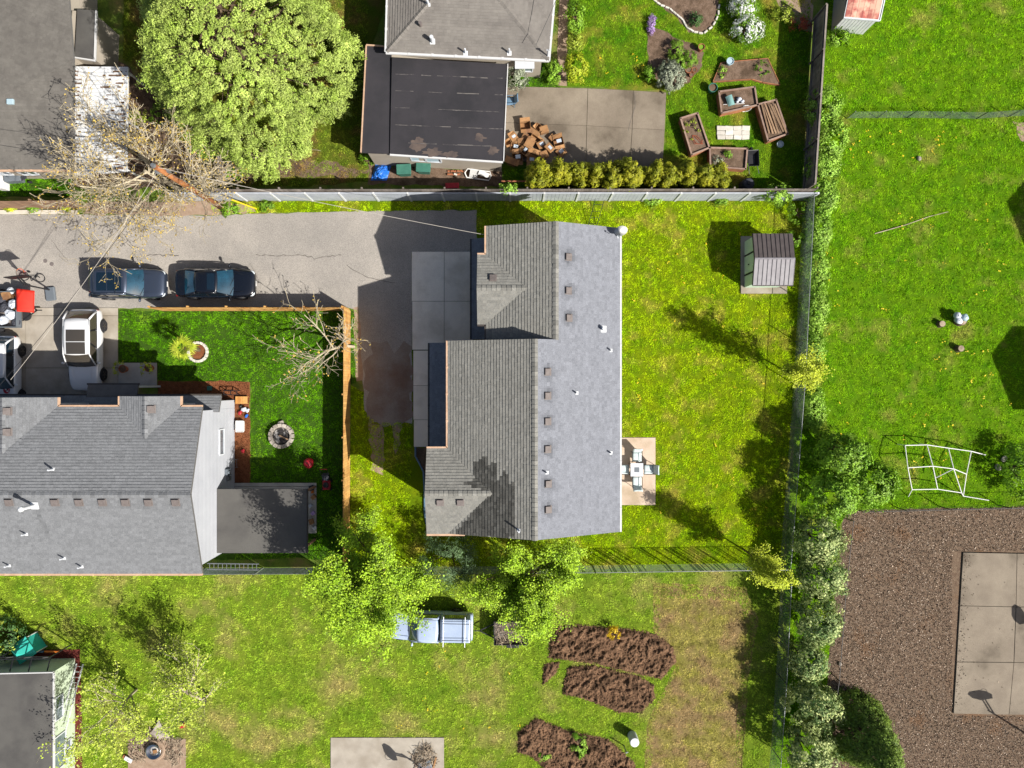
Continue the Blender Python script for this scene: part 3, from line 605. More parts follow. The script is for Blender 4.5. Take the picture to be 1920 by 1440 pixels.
# ------------------------------------------------------------------ buildings
def to_px(P): return 960 + P.x * S * H / (H - P.z), 720 - P.y * S * H / (H - P.z)
def pnormal(P):
    P = [Vector(p) for p in P]; n = Vector((0, 0, 0))
    for i in range(len(P)): n += P[i].cross(P[(i + 1) % len(P)])
    n.normalize(); return n if n.z > 0 else -n
def on_plane(px, py, poly):
    """point of a roof plane that sits at photo position px, py"""
    n = pnormal(poly); o = Vector((0, 0, H)); d = G(px, py) - o; t = (Vector(poly[0]) - o).dot(n) / d.dot(n); return o + d * t
def pip(x, y, poly):
    c = False; n = len(poly)
    for i in range(n):
        x0, y0 = poly[i]; x1, y1 = poly[(i + 1) % n]
        if (y0 > y) != (y1 > y) and x < (x1 - x0) * (y - y0) / (y1 - y0) + x0: c = not c
    return c
def shingles(poly, mat, parent, expo=0.165, tab=0.21, th=0.028, seed=1, tone_shift=None, spread=0.42):
    """lapped courses of single tabs over a planar roof polygon, eave at its low side"""
    P = [Vector(p) for p in poly]; n = pnormal(P); hz = Vector((-n.x, -n.y, 0)).normalized(); v = (hz - n * hz.dot(n)).normalized(); u = v.cross(n)
    o = P[0]; Q = [((p - o).dot(u), (p - o).dot(v)) for p in P]; lo = min(q[1] for q in Q); hi = max(q[1] for q in Q); rnd = random.Random(seed)
    def iv(y):
        xs = []
        for i in range(len(Q)):
            (x0, y0), (x1, y1) = Q[i], Q[(i + 1) % len(Q)]
            if (y0 > y) != (y1 > y): xs.append(x0 + (x1 - x0) * (y - y0) / (y1 - y0))
        xs.sort(); return [(xs[i], xs[i + 1]) for i in range(0, len(xs) - 1, 2)]
    mb = MB(); j = 0; y = lo
    W = lambda a, b, h: o + u * a + v * b + n * h
    while y < hi - 0.02:
        y1 = min(y + expo, hi); A0, A1 = iv(y + 1e-3), iv(y1 - 1e-3)
        if len(A0) != len(A1): A0 = A1 = iv((y + y1) / 2)
        rt = rnd.uniform(-0.06, 0.06)
        for (a0, b0), (a1, b1) in zip(A0, A1):
            x = min(a0, a1) - rnd.random() * tab
            while x < max(b0, b1):
                w = tab * rnd.choice((0.5, 0.8, 1, 1, 1.3)); e = x + w
                l0, r0 = min(max(x, a0), b0), max(min(e, b0), a0); l1, r1 = min(max(x, a1), b1), max(min(e, b1), a1)
                if r0 - l0 > 1e-3 or r1 - l1 > 1e-3:
                    tn = 0.5 + rt + rnd.uniform(-0.5, 0.5) * spread
                    if tone_shift:
                        c = W((l0 + r0 + l1 + r1) / 4, (y + y1) / 2, 0); tn += tone_shift(c)
                    h = th * rnd.uniform(0.8, 1.25)
                    mb.add([W(l0, y, 0.006), W(r0, y, 0.006), W(r0, y, h + 0.006), W(l0, y, h + 0.006), W(l1, y1 + 0.012, 0.008), W(r1, y1 + 0.012, 0.008)], [(0, 1, 2, 3), (3, 2, 5, 4)], min(max(tn, -1.0), 1.1))
                x = e
        y = y1; j += 1
    ob = mb.build('shingles', MATS[mat], parent, w=True); ob['kind'] = 'stuff'; return ob
def ridge_caps(p0, p1, mat, parent, w=0.3, seed=3, name='ridge_cap'):
    p0, p1 = Vector(p0), Vector(p1); L = (p1 - p0).length; n = int(L / 0.24); rnd = random.Random(seed); mb = MB(); d = (p1 - p0).normalized(); s = d.cross(Vector((0, 0, 1))).normalized()
    for i in range(n):
        a = p0 + d * (i * L / n); b = p0 + d * ((i + 1.1) * L / n); h0, h1 = 0.065, 0.04
        mb.add([a + s * w / 2 + Vector((0, 0, h0 - 0.05)), a + Vector((0, 0, h0 + 0.01)), a - s * w / 2 + Vector((0, 0, h0 - 0.05)), b + s * w / 2 + Vector((0, 0, h1 - 0.05)), b + Vector((0, 0, h1 + 0.01)), b - s * w / 2 + Vector((0, 0, h1 - 0.05))],
               [(0, 3, 4, 1), (1, 4, 5, 2), (0, 1, 2)], rnd.uniform(0.1, 0.8))
    o = mb.build(name, MATS[mat], parent, w=True); o['kind'] = 'stuff'; return o
def gutter(pts, mat, parent, w=0.11, name='gutter'):
    mb = MB()
    for a, b in zip(pts[:-1], pts[1:]):
        mb.beam(a, b, w, 0.11)
        n = int((Vector(b) - Vector(a)).length / 1.2)
        for i in range(1, n): c = Vector(a).lerp(Vector(b), i / n) + Vector((0, 0, 0.06)); mb.box(c, (w * 1.1, w * 1.1, 0.02))
    return mb.build(name, MATS[mat], parent, w=True)
def vents(lst, poly, parent, sz=0.33):
    for px, py in lst:
        c = on_plane(px, py, poly); n = pnormal(poly); q = math.atan2(-n.y, -n.x)
        m = MB(); m.box(c + Vector((0, 0, 0.09)), (sz, sz, 0.1), q, 0.5, 0, -math.acos(n.z)); m.box(c + Vector((0, 0, 0.03)), (sz * 1.25, sz * 1.25, 0.015), q, 0.3, 0, -math.acos(n.z))
        m.build('roof_vent', MATS['vent_metal'], parent, w=True, bev=0.02)
def pipes(lst, poly, parent, r=0.045, h=0.35, fl=0.17):
    for px, py in lst:
        c = on_plane(px, py, poly); n = pnormal(poly); m = MB(); m.tube([c, c + Vector((0, 0, h))], r, 10)
        p = m.build('vent_pipe', MATS['white_paint'], parent, w=True)
        MB().box(c + n * 0.035, (fl, fl, 0.012), 0, 0.5, math.atan2(-n.y, n.z) * 1.0, math.atan2(n.x, n.z)).build('flashing', MATS['white_metal'], p, w=True)
def plane_roof(th, polys, mats, seed=1, tone_shift=None, spread=0.4, deck='roof_deck'):
    """roof part made of sloping plates; its shingles and caps hang under it as sub-parts"""
    mb = MB()
    for p in polys: mb.slab(p, 0.13)
    rf = mb.build('roof', MATS[deck], th, w=True)
    for i, p in enumerate(polys):
        m = mats[i] if isinstance(mats, (list, tuple)) else mats
        if m: shingles(p, m, rf, seed=seed + i, tone_shift=tone_shift, spread=spread)
    return rf
def wall_window(th, a, b, z0, z1, nrm, frame='white_paint', glass='window_glass', mull=0):
    """window in a wall between points a and b (xy) with outward normal nrm"""
    a, b, n = Vector((*a, 0)), Vector((*b, 0)), Vector((*nrm, 0)); zs = Vector((0, 0, 1)); m = MB(); t = 0.07
    for p, q in ((a + zs * z0, b + zs * z0), (a + zs * z1, b + zs * z1)): m.beam(p + n * 0.03, q + n * 0.03, 0.06, t)
    for p in [a, b] + [a.lerp(b, (i + 1) / (mull + 1)) for i in range(mull)]: m.beam(p + zs * (z0 + t / 2) + n * 0.028, p + zs * (z1 - t / 2) + n * 0.028, 0.055, t, up=(n.y, -n.x, 0))
    w = m.build('window', MATS[frame], th, w=True)
    g = MB(); g.beam(a.lerp(b, 0.5) + zs * (z0 + 0.03) + n * 0.012, a.lerp(b, 0.5) + zs * (z1 - 0.03) + n * 0.012, (b - a).length - 0.04, 0.016, up=nrm + (0,)) 
    g.build('pane', MATS[glass], w, w=True)

# ---- the grey two storey house in the middle
zW, zR, zE = 6.3, 7.9, 5.8
xR = G(1003, 0, zR).x; yN, yS = 2.32, -8.03; xW = G(840, 0, zW).x; xE = G(1162, 0, zE).x; sE = (zR - zE) / (xE - xR)
zRN = 7.405; xRN = xR + (zR - zRN) / sE; yN2 = 8.476; xWN = G(912, 0, zW).x; sWN = (zRN - zW) / (xRN - xWN); sWS = (zR - zW) / (xR - xW)
house = thing('house', 'grey shingled two storey house with stepped ridge and row of roof vents in the middle', 'house', (1.0, 0.2, 0))
xg = G(895, 0, zW).x; gn, gs = 6.925, 3.205; gy = (gn + gs) / 2; gz = 6.95; gx = xWN + (gz - zW) / sWN
xh = G(800, 0, zW).x; hn, hs = -3.462, -8.03; hy = (hn + hs) / 2; hz = 7.12; hx = xW + (hz - zW) / sWS
E_pl = [(xE, yS, zE), (xE, yN2, zE), (xRN, yN2, zRN), (xRN, yN, zRN), (xR, yN, zR), (xR, yS, zR)]
WS_pl = [(xW, yN, zW), (xW, hn, zW), (hx, hy, hz), (xW, hs, zW), (xR, yS, zR), (xR, yN, zR)]
WN_pl = [(xWN, yN2, zW), (xWN, gn, zW), (gx, gy, gz), (xWN, gs, zW), (xWN, yN - 0.3, zW), (xRN, yN - 0.3, zRN), (xRN, yN2, zRN)]
GN = [(xg, gn, zW), (xWN, gn, zW), (gx, gy, gz), (xg, gy, gz)]; GS = [(xg, gs, zW), (xWN, gs, zW), (gx, gy, gz), (xg, gy, gz)]
HN = [(xh, hn, zW), (xW, hn, zW), (hx, hy, hz), (xh, hy, hz)]; HS = [(xh, hs, zW), (xW, hs, zW), (hx, hy, hz), (xh, hy, hz)]
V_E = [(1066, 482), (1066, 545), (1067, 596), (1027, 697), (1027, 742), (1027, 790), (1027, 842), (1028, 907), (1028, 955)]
DARK_TABS = [(886, 867), (897, 862), (912, 850), (918, 872), (930, 866), (934, 897), (950, 878), (955, 908), (966, 900), (968, 1008), (850, 1002), (918, 925), (868, 905), (890, 900)]  # jagged outline of the darker tabs on the west slope
def tone_house(c):
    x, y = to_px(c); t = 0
    if pip(x, y, DARK_TABS): t -= 1.15
    for a, b in V_E:  # tab tone drops in a ring around each vent
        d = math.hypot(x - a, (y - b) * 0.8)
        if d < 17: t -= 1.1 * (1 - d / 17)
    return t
roof = plane_roof(house, [E_pl, WS_pl, WN_pl, GN, GS, HN, HS], ['shingle_grey', 'shingle_green', 'shingle_green', 'shingle_green', 'shingle_green', 'shingle_green', 'shingle_green'], 10, tone_house)
for a, b in (((xR, yN, zR), (xR, yS, zR)), ((xRN, yN2, zRN), (xRN, yN, zRN)), ((xg, gy, gz), (gx, gy, gz)), ((xh, hy, hz), (hx, hy, hz))): ridge_caps(a, b, 'shingle_green', roof)
vents(V_E, E_pl, roof); vents([(825, 942), (863, 942)], HS, roof); vents([(924, 521)], GN, roof)
pipes([(1145, 657), (1081, 737), (1145, 849), (1025, 886)], E_pl, roof); pipes([(973, 994)], WS_pl, roof, 0.05, 0.5); pipes([(1131, 617)], E_pl, roof, 0.1, 0.4, 0.35)
z = zW - 0.03
gutter([(xW - 0.05, yN, z), (xW - 0.05, hn + 0.05, z), (xh, hn + 0.05, z)], 'gutter_tan', house); gutter([(xh, hs - 0.06, z), (xW + 0.9, hs - 0.06, z)], 'gutter_tan', house)
gutter([(xWN - 0.05, yN2, z), (xWN - 0.05, gn + 0.05, z), (xg, gn + 0.05, z)], 'gutter_tan', house); gutter([(xWN - 0.05, yN, z), (xWN - 0.05, gs - 0.05, z), (xg, gs - 0.05, z)], 'gutter_dark', house)
gutter([(xE + 0.06, yS, zE - 0.03), (xE + 0.06, yN2, zE - 0.03)], 'gutter_white', house, 0.09)
m = MB(); T = MATS['beige_siding']
m.prism([(-3.1, -7.7), (5.5, -7.7), (5.5, 8.15), (-1.05, 8.15), (-1.05, 2.05), (-3.1, 2.05)], 0, 5.62)
m.prism([(-4.25, -7.68), (-3.12, -7.68), (-3.12, -3.8), (-4.25, -3.8)], 0, 6.05); m.prism([(-1.55, 3.55), (-1.07, 3.55), (-1.07, 6.6), (-1.55, 6.6)], 3.0, 6.05)
for y, pts in ((-7.69, [(-3.1, 5.6), (5.5, 5.6), (5.5, 5.8), (xR, 7.72), (-3.1, 6.24)]), (8.14, [(-1.05, 5.6), (5.5, 5.6), (5.5, 5.8), (xRN, 7.22), (-1.05, 6.24)]), (2.04, [(-3.1, 5.6), (1.5, 5.6), (1.5, 7.4), (xR, 7.72), (-3.1, 6.24)])):
    n = len(pts); m.add([(a, y, b) for a, b in pts] + [(a, y - 0.1, b) for a, b in pts], [tuple(range(n)), tuple(range(2 * n - 1, n - 1, -1))] + [(i, (i + 1) % n, n + (i + 1) % n, n + i) for i in range(n)])
m.prism([(-4.5, -3.4), (-3.11, -3.4), (-3.11, 2.03), (-4.5, 2.03)], 0, 2.85); m.prism([(-2.05, 2.45), (-1.06, 2.45), (-1.06, 8.1), (-2.05, 8.1)], 0, 2.85)
m.build('wall', T, house, w=True)
L1 = [(-4.8, 2.4, 2.9), (-4.8, -3.68, 2.9), (-3.1, -3.68, 3.5), (-3.1, 2.4, 3.5)]; L2 = [(-2.34, 8.48, 2.9), (-2.34, 2.6, 2.9), (-1.05, 2.6, 3.4), (-1.05, 8.48, 3.4)]
lr = MB().slab(L1, 0.12).slab(L2, 0.12).build('lower_roof', MATS['roof_deck'], house, w=True)
shingles(L1, 'shingle_grey', lr, seed=30); shingles(L2, 'shingle_grey', lr, seed=31)
gutter([(-4.86, 2.4, 2.87), (-4.86, -3.68, 2.87)], 'gutter_dark', house); gutter([(-2.4, 8.48, 2.87), (-2.4, 2.6, 2.87)], 'gutter_dark', house)
for y0, y1, x in ((-3.0, -0.6, -4.52), (-0.2, 1.9, -4.52), (3.2, 5.6, -2.07), (6.0, 7.9, -2.07)):
    d = MB()
    for i in range(4): d.box((x, (y0 + y1) / 2, 0.3 + i * 0.55), (0.04, y1 - y0, 0.52))
    d.build('garage_door', MATS['white_paint'], house, w=True)
for y in (-6.5, -4.3, -1.2, 1.0, 4.4, 6.8): wall_window(house, (5.5, y - 0.6), (5.5, y + 0.6), 3.6, 4.8, (1, 0), mull=1); 
for y in (-6.5, 1.0, 4.4): wall_window(house, (5.5, y - 0.7), (5.5, y + 0.7), 0.9, 2.1, (1, 0), mull=1)
wall_window(house, (5.5, -4.7), (5.5, -2.9), 0.1, 2.1, (1, 0), mull=1)
for x in (-1.5, 3.0): wall_window(house, (x - 0.5, -7.8), (x + 0.5, -7.8), 3.6, 4.8, (0, -1), mull=1)
for y in (-2.2, 0.6): wall_window(house, (-3.1, y + 0.5), (-3.1, y - 0.5), 4.2, 5.3, (-1, 0), mull=1)
# chimney-less gable: satellite dish on the eave
c = G(1158, 437, 6.2); t = thing('satellite_dish', 'white satellite dish on the north east roof corner of the middle house', 'satellite dish', (c.x, c.y, zE + 0.08))
m = MB(); R = Matrix.Rotation(0.75, 3, 'X') @ Matrix.Rotation(0.15, 3, 'Y'); secs = []
for i in range(5):
    rr = 0.36 * i / 4 + 0.004; secs.append([R @ Vector((rr * math.cos(q * PI / 9), rr * 0.85 * math.sin(q * PI / 9), 0.10 * (i / 4) ** 2)) + Vector((0.12, 0.12, 0.55)) for q in range(18)])
m.loft(secs, cap=True); d_ = m.build('reflector', MATS['white_plastic'], t, smooth=True)
MB().tube([(0, -0.12, 0), (0.02, -0.05, 0.35), (0.1, 0.1, 0.52)], 0.03, 8).build('mast', MATS['white_paint'], t); MB().tube([(0.12, -0.1, 0.45), (0.02, -0.3, 0.75), (-0.05, -0.28, 0.95)], 0.015, 6).box((-0.05, -0.28, 0.98), (0.07, 0.07, 0.09)).build('feed_arm', MATS['bin_grey'], t)
MB().box((0, -0.12, 0.01), (0.2, 0.2, 0.02)).build('base_plate', MATS['white_paint'], t)

# ---- the long grey house at the left
hl = thing('house', 'long slate grey house with bright white gable wall at the left', 'house', (-28, -5.8, 0))
zL, zLR, xe, xw, ye, yr, ys = 5.45, 6.9, -16.98, -41.0, -1.257, -5.857, -10.39
N_pl = [(xe, ye, zL), (-18.19, ye, zL), (-19.845, -2.94, 5.98), (-21.5, ye, zL), (-24.92, ye, zL), (-27.37, -3.72, 6.226), (-29.82, ye, zL), (xw, ye, zL), (xw, yr, zLR), (xe, yr, zLR)]
S_pl = [(xe, ys, zL), (xw, ys, zL), (xw, yr, zLR), (xe, yr, zLR)]
y1, y2 = -0.73, -0.67
A1_ = [(-24.92, y1, zL), (-24.92, ye, zL), (-27.37, -3.72, 6.226), (-27.37, y1, 6.226)]; A2_ = [(-29.82, y1, zL), (-29.82, ye, zL), (-27.37, -3.72, 6.226), (-27.37, y1, 6.226)]
B1_ = [(-18.19, y2, zL), (-18.19, ye, zL), (-19.845, -2.94, 5.98), (-19.845, y2, 5.98)]; B2_ = [(-21.5, y2, zL), (-21.5, ye, zL), (-19.845, -2.94, 5.98), (-19.845, y2, 5.98)]
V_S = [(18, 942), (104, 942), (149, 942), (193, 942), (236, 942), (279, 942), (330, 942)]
def tone_left(c):
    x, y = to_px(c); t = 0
    for a, b in V_S + [(15, 771), (15, 810), (284, 767)]:  # tabs get darker towards each vent here as well
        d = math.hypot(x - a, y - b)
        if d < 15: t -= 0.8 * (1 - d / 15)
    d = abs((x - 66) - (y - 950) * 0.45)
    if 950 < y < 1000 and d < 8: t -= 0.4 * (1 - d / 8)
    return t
rl = plane_roof(hl, [N_pl, S_pl, A1_, A2_, B1_, B2_], 'shingle_slate', 40, tone_left)
for a, b in (((xe, yr, zLR), (xw, yr, zLR)), ((-27.37, y1, 6.226), (-27.37, -3.72, 6.226)), ((-19.845, y2, 5.98), (-19.845, -2.94, 5.98))): ridge_caps(a, b, 'shingle_slate', rl)
vents(V_S, S_pl, rl, 0.36); vents([(15, 771), (15, 810)], A1_, rl, 0.36); vents([(284, 767)], B1_, rl, 0.36)
pipes([(100, 880)], N_pl, rl, 0.05, 0.45); pipes([(50, 1001), (121, 1046), (18, 1060), (154, 1062)], S_pl, rl, 0.045, 0.4)
c = on_plane(66, 948, S_pl); m = MB(); m.tube([c, c + Vector((0, 0, 1.0))], 0.09, 12); m.lathe(c + Vector((0, 0, 1.0)), [(0.13, 0), (0.14, 0.05), (0.14, 0.16), (0.06, 0.22)], 14); f = m.build('flue', MATS['white_metal'], rl, w=True)
MB().box(c + Vector((0, 0, 0.05)), (0.4, 0.4, 0.03), 0, 0.5, 0.31).build('flashing', MATS['white_metal'], f, w=True)
z = zL - 0.03
gutter([(xe, ye + 0.05, z), (-18.14, ye + 0.05, z), (-18.14, y2, z)], 'gutter_tan', hl); gutter([(-21.55, y2, z), (-21.55, ye + 0.05, z), (-24.87, ye + 0.05, z), (-24.87, y1, z)], 'gutter_tan', hl); gutter([(xe, ys - 0.06, z), (xw, ys - 0.06, z)], 'gutter_tan', hl)
m = MB(); W0 = -17.33
m.prism([(W0, -1.5), (W0, -10.1), (xw + 0.3, -10.1), (xw + 0.3, -1.5)], 0, 5.25)
m.prism([(W0, -1.0), (W0, -1.52), (xw + 0.3, -1.52), (xw + 0.3, -1.0)], 0, 2.75)
m.add([(W0 + a, y, z) for a in (0, -0.15) for y, z in ((-1.5, 5.2), (-10.1, 5.2), (-10.1, 5.38), (yr, 6.74), (-1.5, 5.38))], [(0, 1, 2, 3, 4), (9, 8, 7, 6, 5), (0, 4, 9, 5), (4, 3, 8, 9), (3, 2, 7, 8), (2, 1, 6, 7), (1, 0, 5, 6)])
for x0, x1 in ((-24.6, -30.1), (-18.4, -21.3)): m.prism([(x0, -1.1), (x1, -1.1), (x1, -1.55), (x0, -1.55)], 2.75, 5.3)
m.build('wall', MATS['white_siding'], hl, w=True)
m = MB(); i = 0
for k in range(26):
    zz = 0.2 + k * 0.25; s_ = 0.0
    if zz > 5.38: hw = (6.72 - zz) / 1.34 * 4.2; a, b = yr - hw, yr + hw
    else: a, b = -10.1, -1.5
    if zz < 6.6: m.beam((W0 + 0.006, a, zz), (W0 + 0.006, b, zz), 0.012, 0.235, 0.3 + 0.4 * (k % 2))
sd = m.build('siding', MATS['white_siding'], hl, w=True); sd['kind'] = 'stuff'
wall_window(hl, (W0 + 0.012, -4.2), (W0 + 0.012, -2.7), 1.75, 2.4, (1, 0))
m = MB(); m.box((W0 + 0.1, -5.35, 1.3), (0.16, 0.4, 0.6)); mt = m.build('electric_meter', MATS['bin_grey'], hl, w=True); MB().tube([(W0 + 0.18, -5.35, 1.4), (W0 + 0.26, -5.35, 1.4)], 0.1, 12).build('meter_dial', MATS['window_glass'], mt, w=True)
MB().box((W0 + 0.08, -5.75, 1.1), (0.12, 0.25, 0.45)).build('electric_box', MATS['galvanised'], hl, w=True)
LR = [(-16.98, -0.686, 2.9), (-16.98, -1.6, 3.25), (xw, -1.6, 3.25), (xw, -0.686, 2.9)]; LP = [(-21.9, -0.05, 2.78), (-21.9, -0.75, 2.95), (-24.84, -0.75, 2.95), (-24.84, -0.05, 2.78)]
lr = MB().slab(LR, 0.1).slab(LP, 0.1).build('lower_roof', MATS['roof_deck'], hl, w=True); shingles(LR, 'shingle_slate', lr, seed=60); shingles(LP, 'shingle_dark', lr, seed=61)
gutter([(-16.98, -0.63, 2.87), (-21.85, -0.63, 2.87)], 'gutter_dark', hl, 0.1); gutter([(-24.9, -0.63, 2.87), (-40, -0.63, 2.87)], 'gutter_dark', hl, 0.1); gutter([(-21.85, 0.0, 2.75), (-24.9, 0.0, 2.75)], 'gutter_dark', hl, 0.1)
for x0, x1 in ((-25.4, -29.6), (-30.2, -34)):
    d = MB()
    for i in range(4): d.box(((x0 + x1) / 2, -0.99, 0.32 + i * 0.56), (x0 - x1, 0.05, 0.53))
    d.build('garage_door', MATS['white_paint'], hl, w=True)
for x in (-19.8, -26.8): wall_window(hl, (x + 0.6, -1.1), (x - 0.6, -1.1), 3.7, 4.9, (0, 1), mull=1)
for x in (-22.0, -24.7): MB().box((x, -0.15, 1.35), (0.12, 0.12, 2.6)).build('porch_post', MATS['white_paint'], hl, w=True)
# porch cover beside it
pc = thing('porch_cover', 'flat dark grey porch roof against the white gable wall, half in leaf shade', 'porch cover', (-14.7, -8.0, 0))
PR = [G(405, 917, 2.75), G(575, 917, 2.65), G(575, 1037, 2.65), G(405, 1037, 2.75)]; PR[0].x = PR[3].x = -17.30
MB().slab(PR, 0.14).build('roof', MATS['flat_grey'], pc, w=True)
m = MB(); m.beam(PR[1] + Vector((0.03, 0, -0.06)), PR[2] + Vector((0.03, 0, -0.06)), 0.05, 0.18); m.build('fascia', MATS['gutter_dark'], pc, w=True)
for x, y in ((-12.3, -6.4), (-12.3, -9.7), (-16.9, -9.7)): MB().box((x, y, 1.3), (0.12, 0.12, 2.55)).build('post', MATS['brown_wood'], pc, w=True)

# ---- hip roofed neighbour and its garage at the top
hn_ = thing('house', 'single storey house with grey hip roof and white fascia at the top', 'house', (-2.5, 23.5, 0))
ze = 3.25; a = G(725, 97, ze); b = G(1028, 112, ze); ap = Vector((-2.5, 23.85, 4.65)); nw = Vector((-7.0, 28.4, ze)); ne = Vector((2.9, 28.0, ze))
ht = plane_roof(hn_, [[a, b, ap], [b, ne, ap], [nw, a, ap], [ne, nw, ap]], 'shingle_top', 70)
for p in (a, b): ridge_caps(p, ap, 'shingle_top', ht, 0.28)
gutter([a + Vector((-0.05, -0.06, -0.03)), b + Vector((0.05, -0.06, -0.03)), ne + Vector((0.06, 0, -0.03))], 'gutter_white', hn_, 0.13); gutter([a + Vector((-0.06, 0, -0.03)), nw + Vector((-0.06, 0, -0.03))], 'gutter_white', hn_, 0.13)
m = MB(); ins = [a + Vector((0.35, 0.32, 0)), b + Vector((-0.35, 0.36, 0)), ne + Vector((-0.4, -0.4, 0)), nw + Vector((0.4, -0.4, 0))]; m.prism([(p.x, p.y) for p in ins], 0, 3.13); m.build('wall', MATS['beige_siding'], hn_, w=True)
pl = [a, b, ap]; pipes([(873, 100), (955, 100)], pl, ht, 0.05, 0.55, 0.25); pipes([(811, 78)], pl, ht, 0.11, 0.6, 0.3); pipes([(803, 8)], pl, ht, 0.06, 0.4, 0.25)
c = on_plane(789, 48, pl); MB().tube([c, c + Vector((0, 0, 0.35))], 0.1, 10).build('vent_pipe', MATS['vent_metal'], ht, w=True)
c = on_plane(1027, 105, pl); m = MB(); m.tube([c + Vector((0, 0, -0.6)), c + Vector((0, 0, 0.75))], 0.05, 8); m.box(c + Vector((0, 0, 0.72)), (0.2, 0.06, 0.06)); m.build('service_mast', MATS['white_paint'], ht, w=True)
w0 = b + Vector((-1.35, 0.1, 0)); MB().box((w0.x, w0.y + 0.05, 2.3), (1.15, 0.5, 0.08)).build('door_canopy', MATS['white_paint'], hn_, w=True)
wall_window(hn_, (w0.x - 0.5, ins[1].y + 0.035), (w0.x + 0.5, ins[1].y + 0.0), 0.9, 2.0, (0, -1), mull=1)
gr = thing('garage', 'flat black roofed garage with tan wall beside the cardboard boxes', 'garage', (-4.6, 16.5, 0))
zg = 2.6; q = [G(735, 108, zg), G(951, 120, zg), G(943, 302, zg - 0.12), G(731, 288, zg - 0.12)]; rf = MB().slab(q, 0.14).build('roof', MATS['flat_roof'], gr, w=True)
q2 = [G(688, 86, zg - 0.15), G(734, 89, zg - 0.15), G(730, 288, zg - 0.2), G(678, 286, zg - 0.2)]; MB().slab(q2, 0.12, 0.9).build('side_roof', MATS['flat_roof'], gr, w=True)
rr = random.Random(3)
for i, py in enumerate((139, 170, 202, 234, 267)):
    m = MB(); x0 = 741; 
    while x0 < 940:
        x1 = x0 + rr.uniform(8, 30); y0 = py + (x0 - 741) * 0.04
        p0, p1 = on_plane(x0, y0, q), on_plane(min(x1, 943), py + (x1 - 741) * 0.04 + rr.uniform(-0.6, 0.6), q)
        if rr.random() < 0.75: m.beam(p0 + Vector((0, 0, 0.006)), p1 + Vector((0, 0, 0.006)), rr.uniform(0.02, 0.06), 0.008)
        x0 = x1
    m.build('roof_seam', MATS['tar_seam'], rf, w=True)
def patch(cx, cy, rx, ry, seed, n=22):
    r_ = random.Random(seed); P = []
    for i in range(n): t_ = 2 * PI * i / n; e = r_.uniform(0.55, 1.15); P.append(on_plane(cx + rx * e * math.cos(t_), cy + ry * e * math.sin(t_), q) + Vector((0, 0, 0.005 + 0.001 * (seed % 4))))
    return P
for i, (cx, cy, rx, ry) in enumerate(((783, 272, 16, 14), (812, 286, 22, 9), (900, 258, 12, 8), (845, 290, 18, 7), (925, 283, 14, 8))): P = patch(cx, cy, rx, ry, i); MB().add(P, [tuple(range(len(P) - 1, -1, -1))]).build('roof_stain', MATS['roof_dust'], rf, w=True)
MB().beam(q2[0] + Vector((-0.03, 0, 0)), q2[3] + Vector((-0.03, 0, 0)), 0.07, 0.16).beam(q2[0] + Vector((-0.03, 0.03, 0)), q2[1] + Vector((0, 0.03, 0)), 0.07, 0.16).build('roof_edge', MATS['gutter_tan'], gr, w=True)
MB().beam(q[2] + Vector((0, -0.06, -0.05)), q[3] + Vector((0, -0.06, -0.05)), 0.1, 0.1).beam(q[1] + Vector((0.04, 0, -0.02)), q[2] + Vector((0.04, 0, -0.02)), 0.05, 0.14).build('gutter', MATS['gutter_white'], gr, w=True)
MB().prism([(q2[3].x + 0.35, q2[3].y + 0.0), (q[2].x - 0.12, q[2].y + 0.12), (q[1].x - 0.12, q[1].y - 0.1), (q2[0].x + 0.35, q2[0].y - 0.3)], 0, 2.3).build('wall', MATS['beige_siding'], gr, w=True)
c0 = q[3].lerp(q[2], 0.17); c1 = q[3].lerp(q[2], 0.44); dy = 0.045
for u0, u1 in ((0.17, 0.3), (0.31, 0.44)):
    p0, p1 = q[3].lerp(q[2], u0), q[3].lerp(q[2], u1); wall_window(gr, (p0.x, p0.y + 0.06), (p1.x, p1.y + 0.06), 1.3, 2.0, (0, -1), glass='pale_blue')
d = MB()
for i in range(4): d.box((q[2].x - 0.09, 16.6, 0.3 + i * 0.54), (0.06, 4.6, 0.5), 0.04)
d.build('garage_door', MATS['white_paint'], gr, w=True)

# ---- brown roofed house, top left
hb = thing('house', 'low brownish grey roofed house in the top left corner', 'house', (-30, 17, 0))
e0, e1 = G(-220, 318, 2.9), G(138, 318, 2.9); pt = 0.26
def onS(px, py):
    pl_ = [e0, e1, e1 + Vector((0, 5, 5 * pt))]; return on_plane(px, py, pl_)
v0, v1 = onS(-220, 290), onS(138, 112); SL = [e0, e1, v1, v0]
nz = v1.z; n0 = Vector((v1.x - 6.0, 26.5, v1.z + 1.0))
NL = [v0, v1, Vector((v1.x, 27.0, 0)), Vector((v0.x, 27.0, 0))]
nn = (v1 - v0).cross(Vector((0.0, 1.0, 0.13))); nn.normalize()
for p in NL[2:]: p.z = v0.z - (nn.x * (p.x - v0.x) + nn.y * (p.y - v0.y)) / nn.z
rb = plane_roof(hb, [SL, NL], ['shingle_brown', 'shingle_brown'], 80)
FR = [G(145, 17, 2.95), G(181, 20, 2.95), G(178, 114, 2.95), G(140, 108, 2.95)]; MB().slab(FR, 0.15).build('flat_roof', MATS['flat_grey'], hb, w=True); MB().beam(FR[1], FR[2], 0.07, 0.14).beam(FR[2], FR[3], 0.07, 0.12).build('fascia', MATS['gutter_white'], hb, w=True)
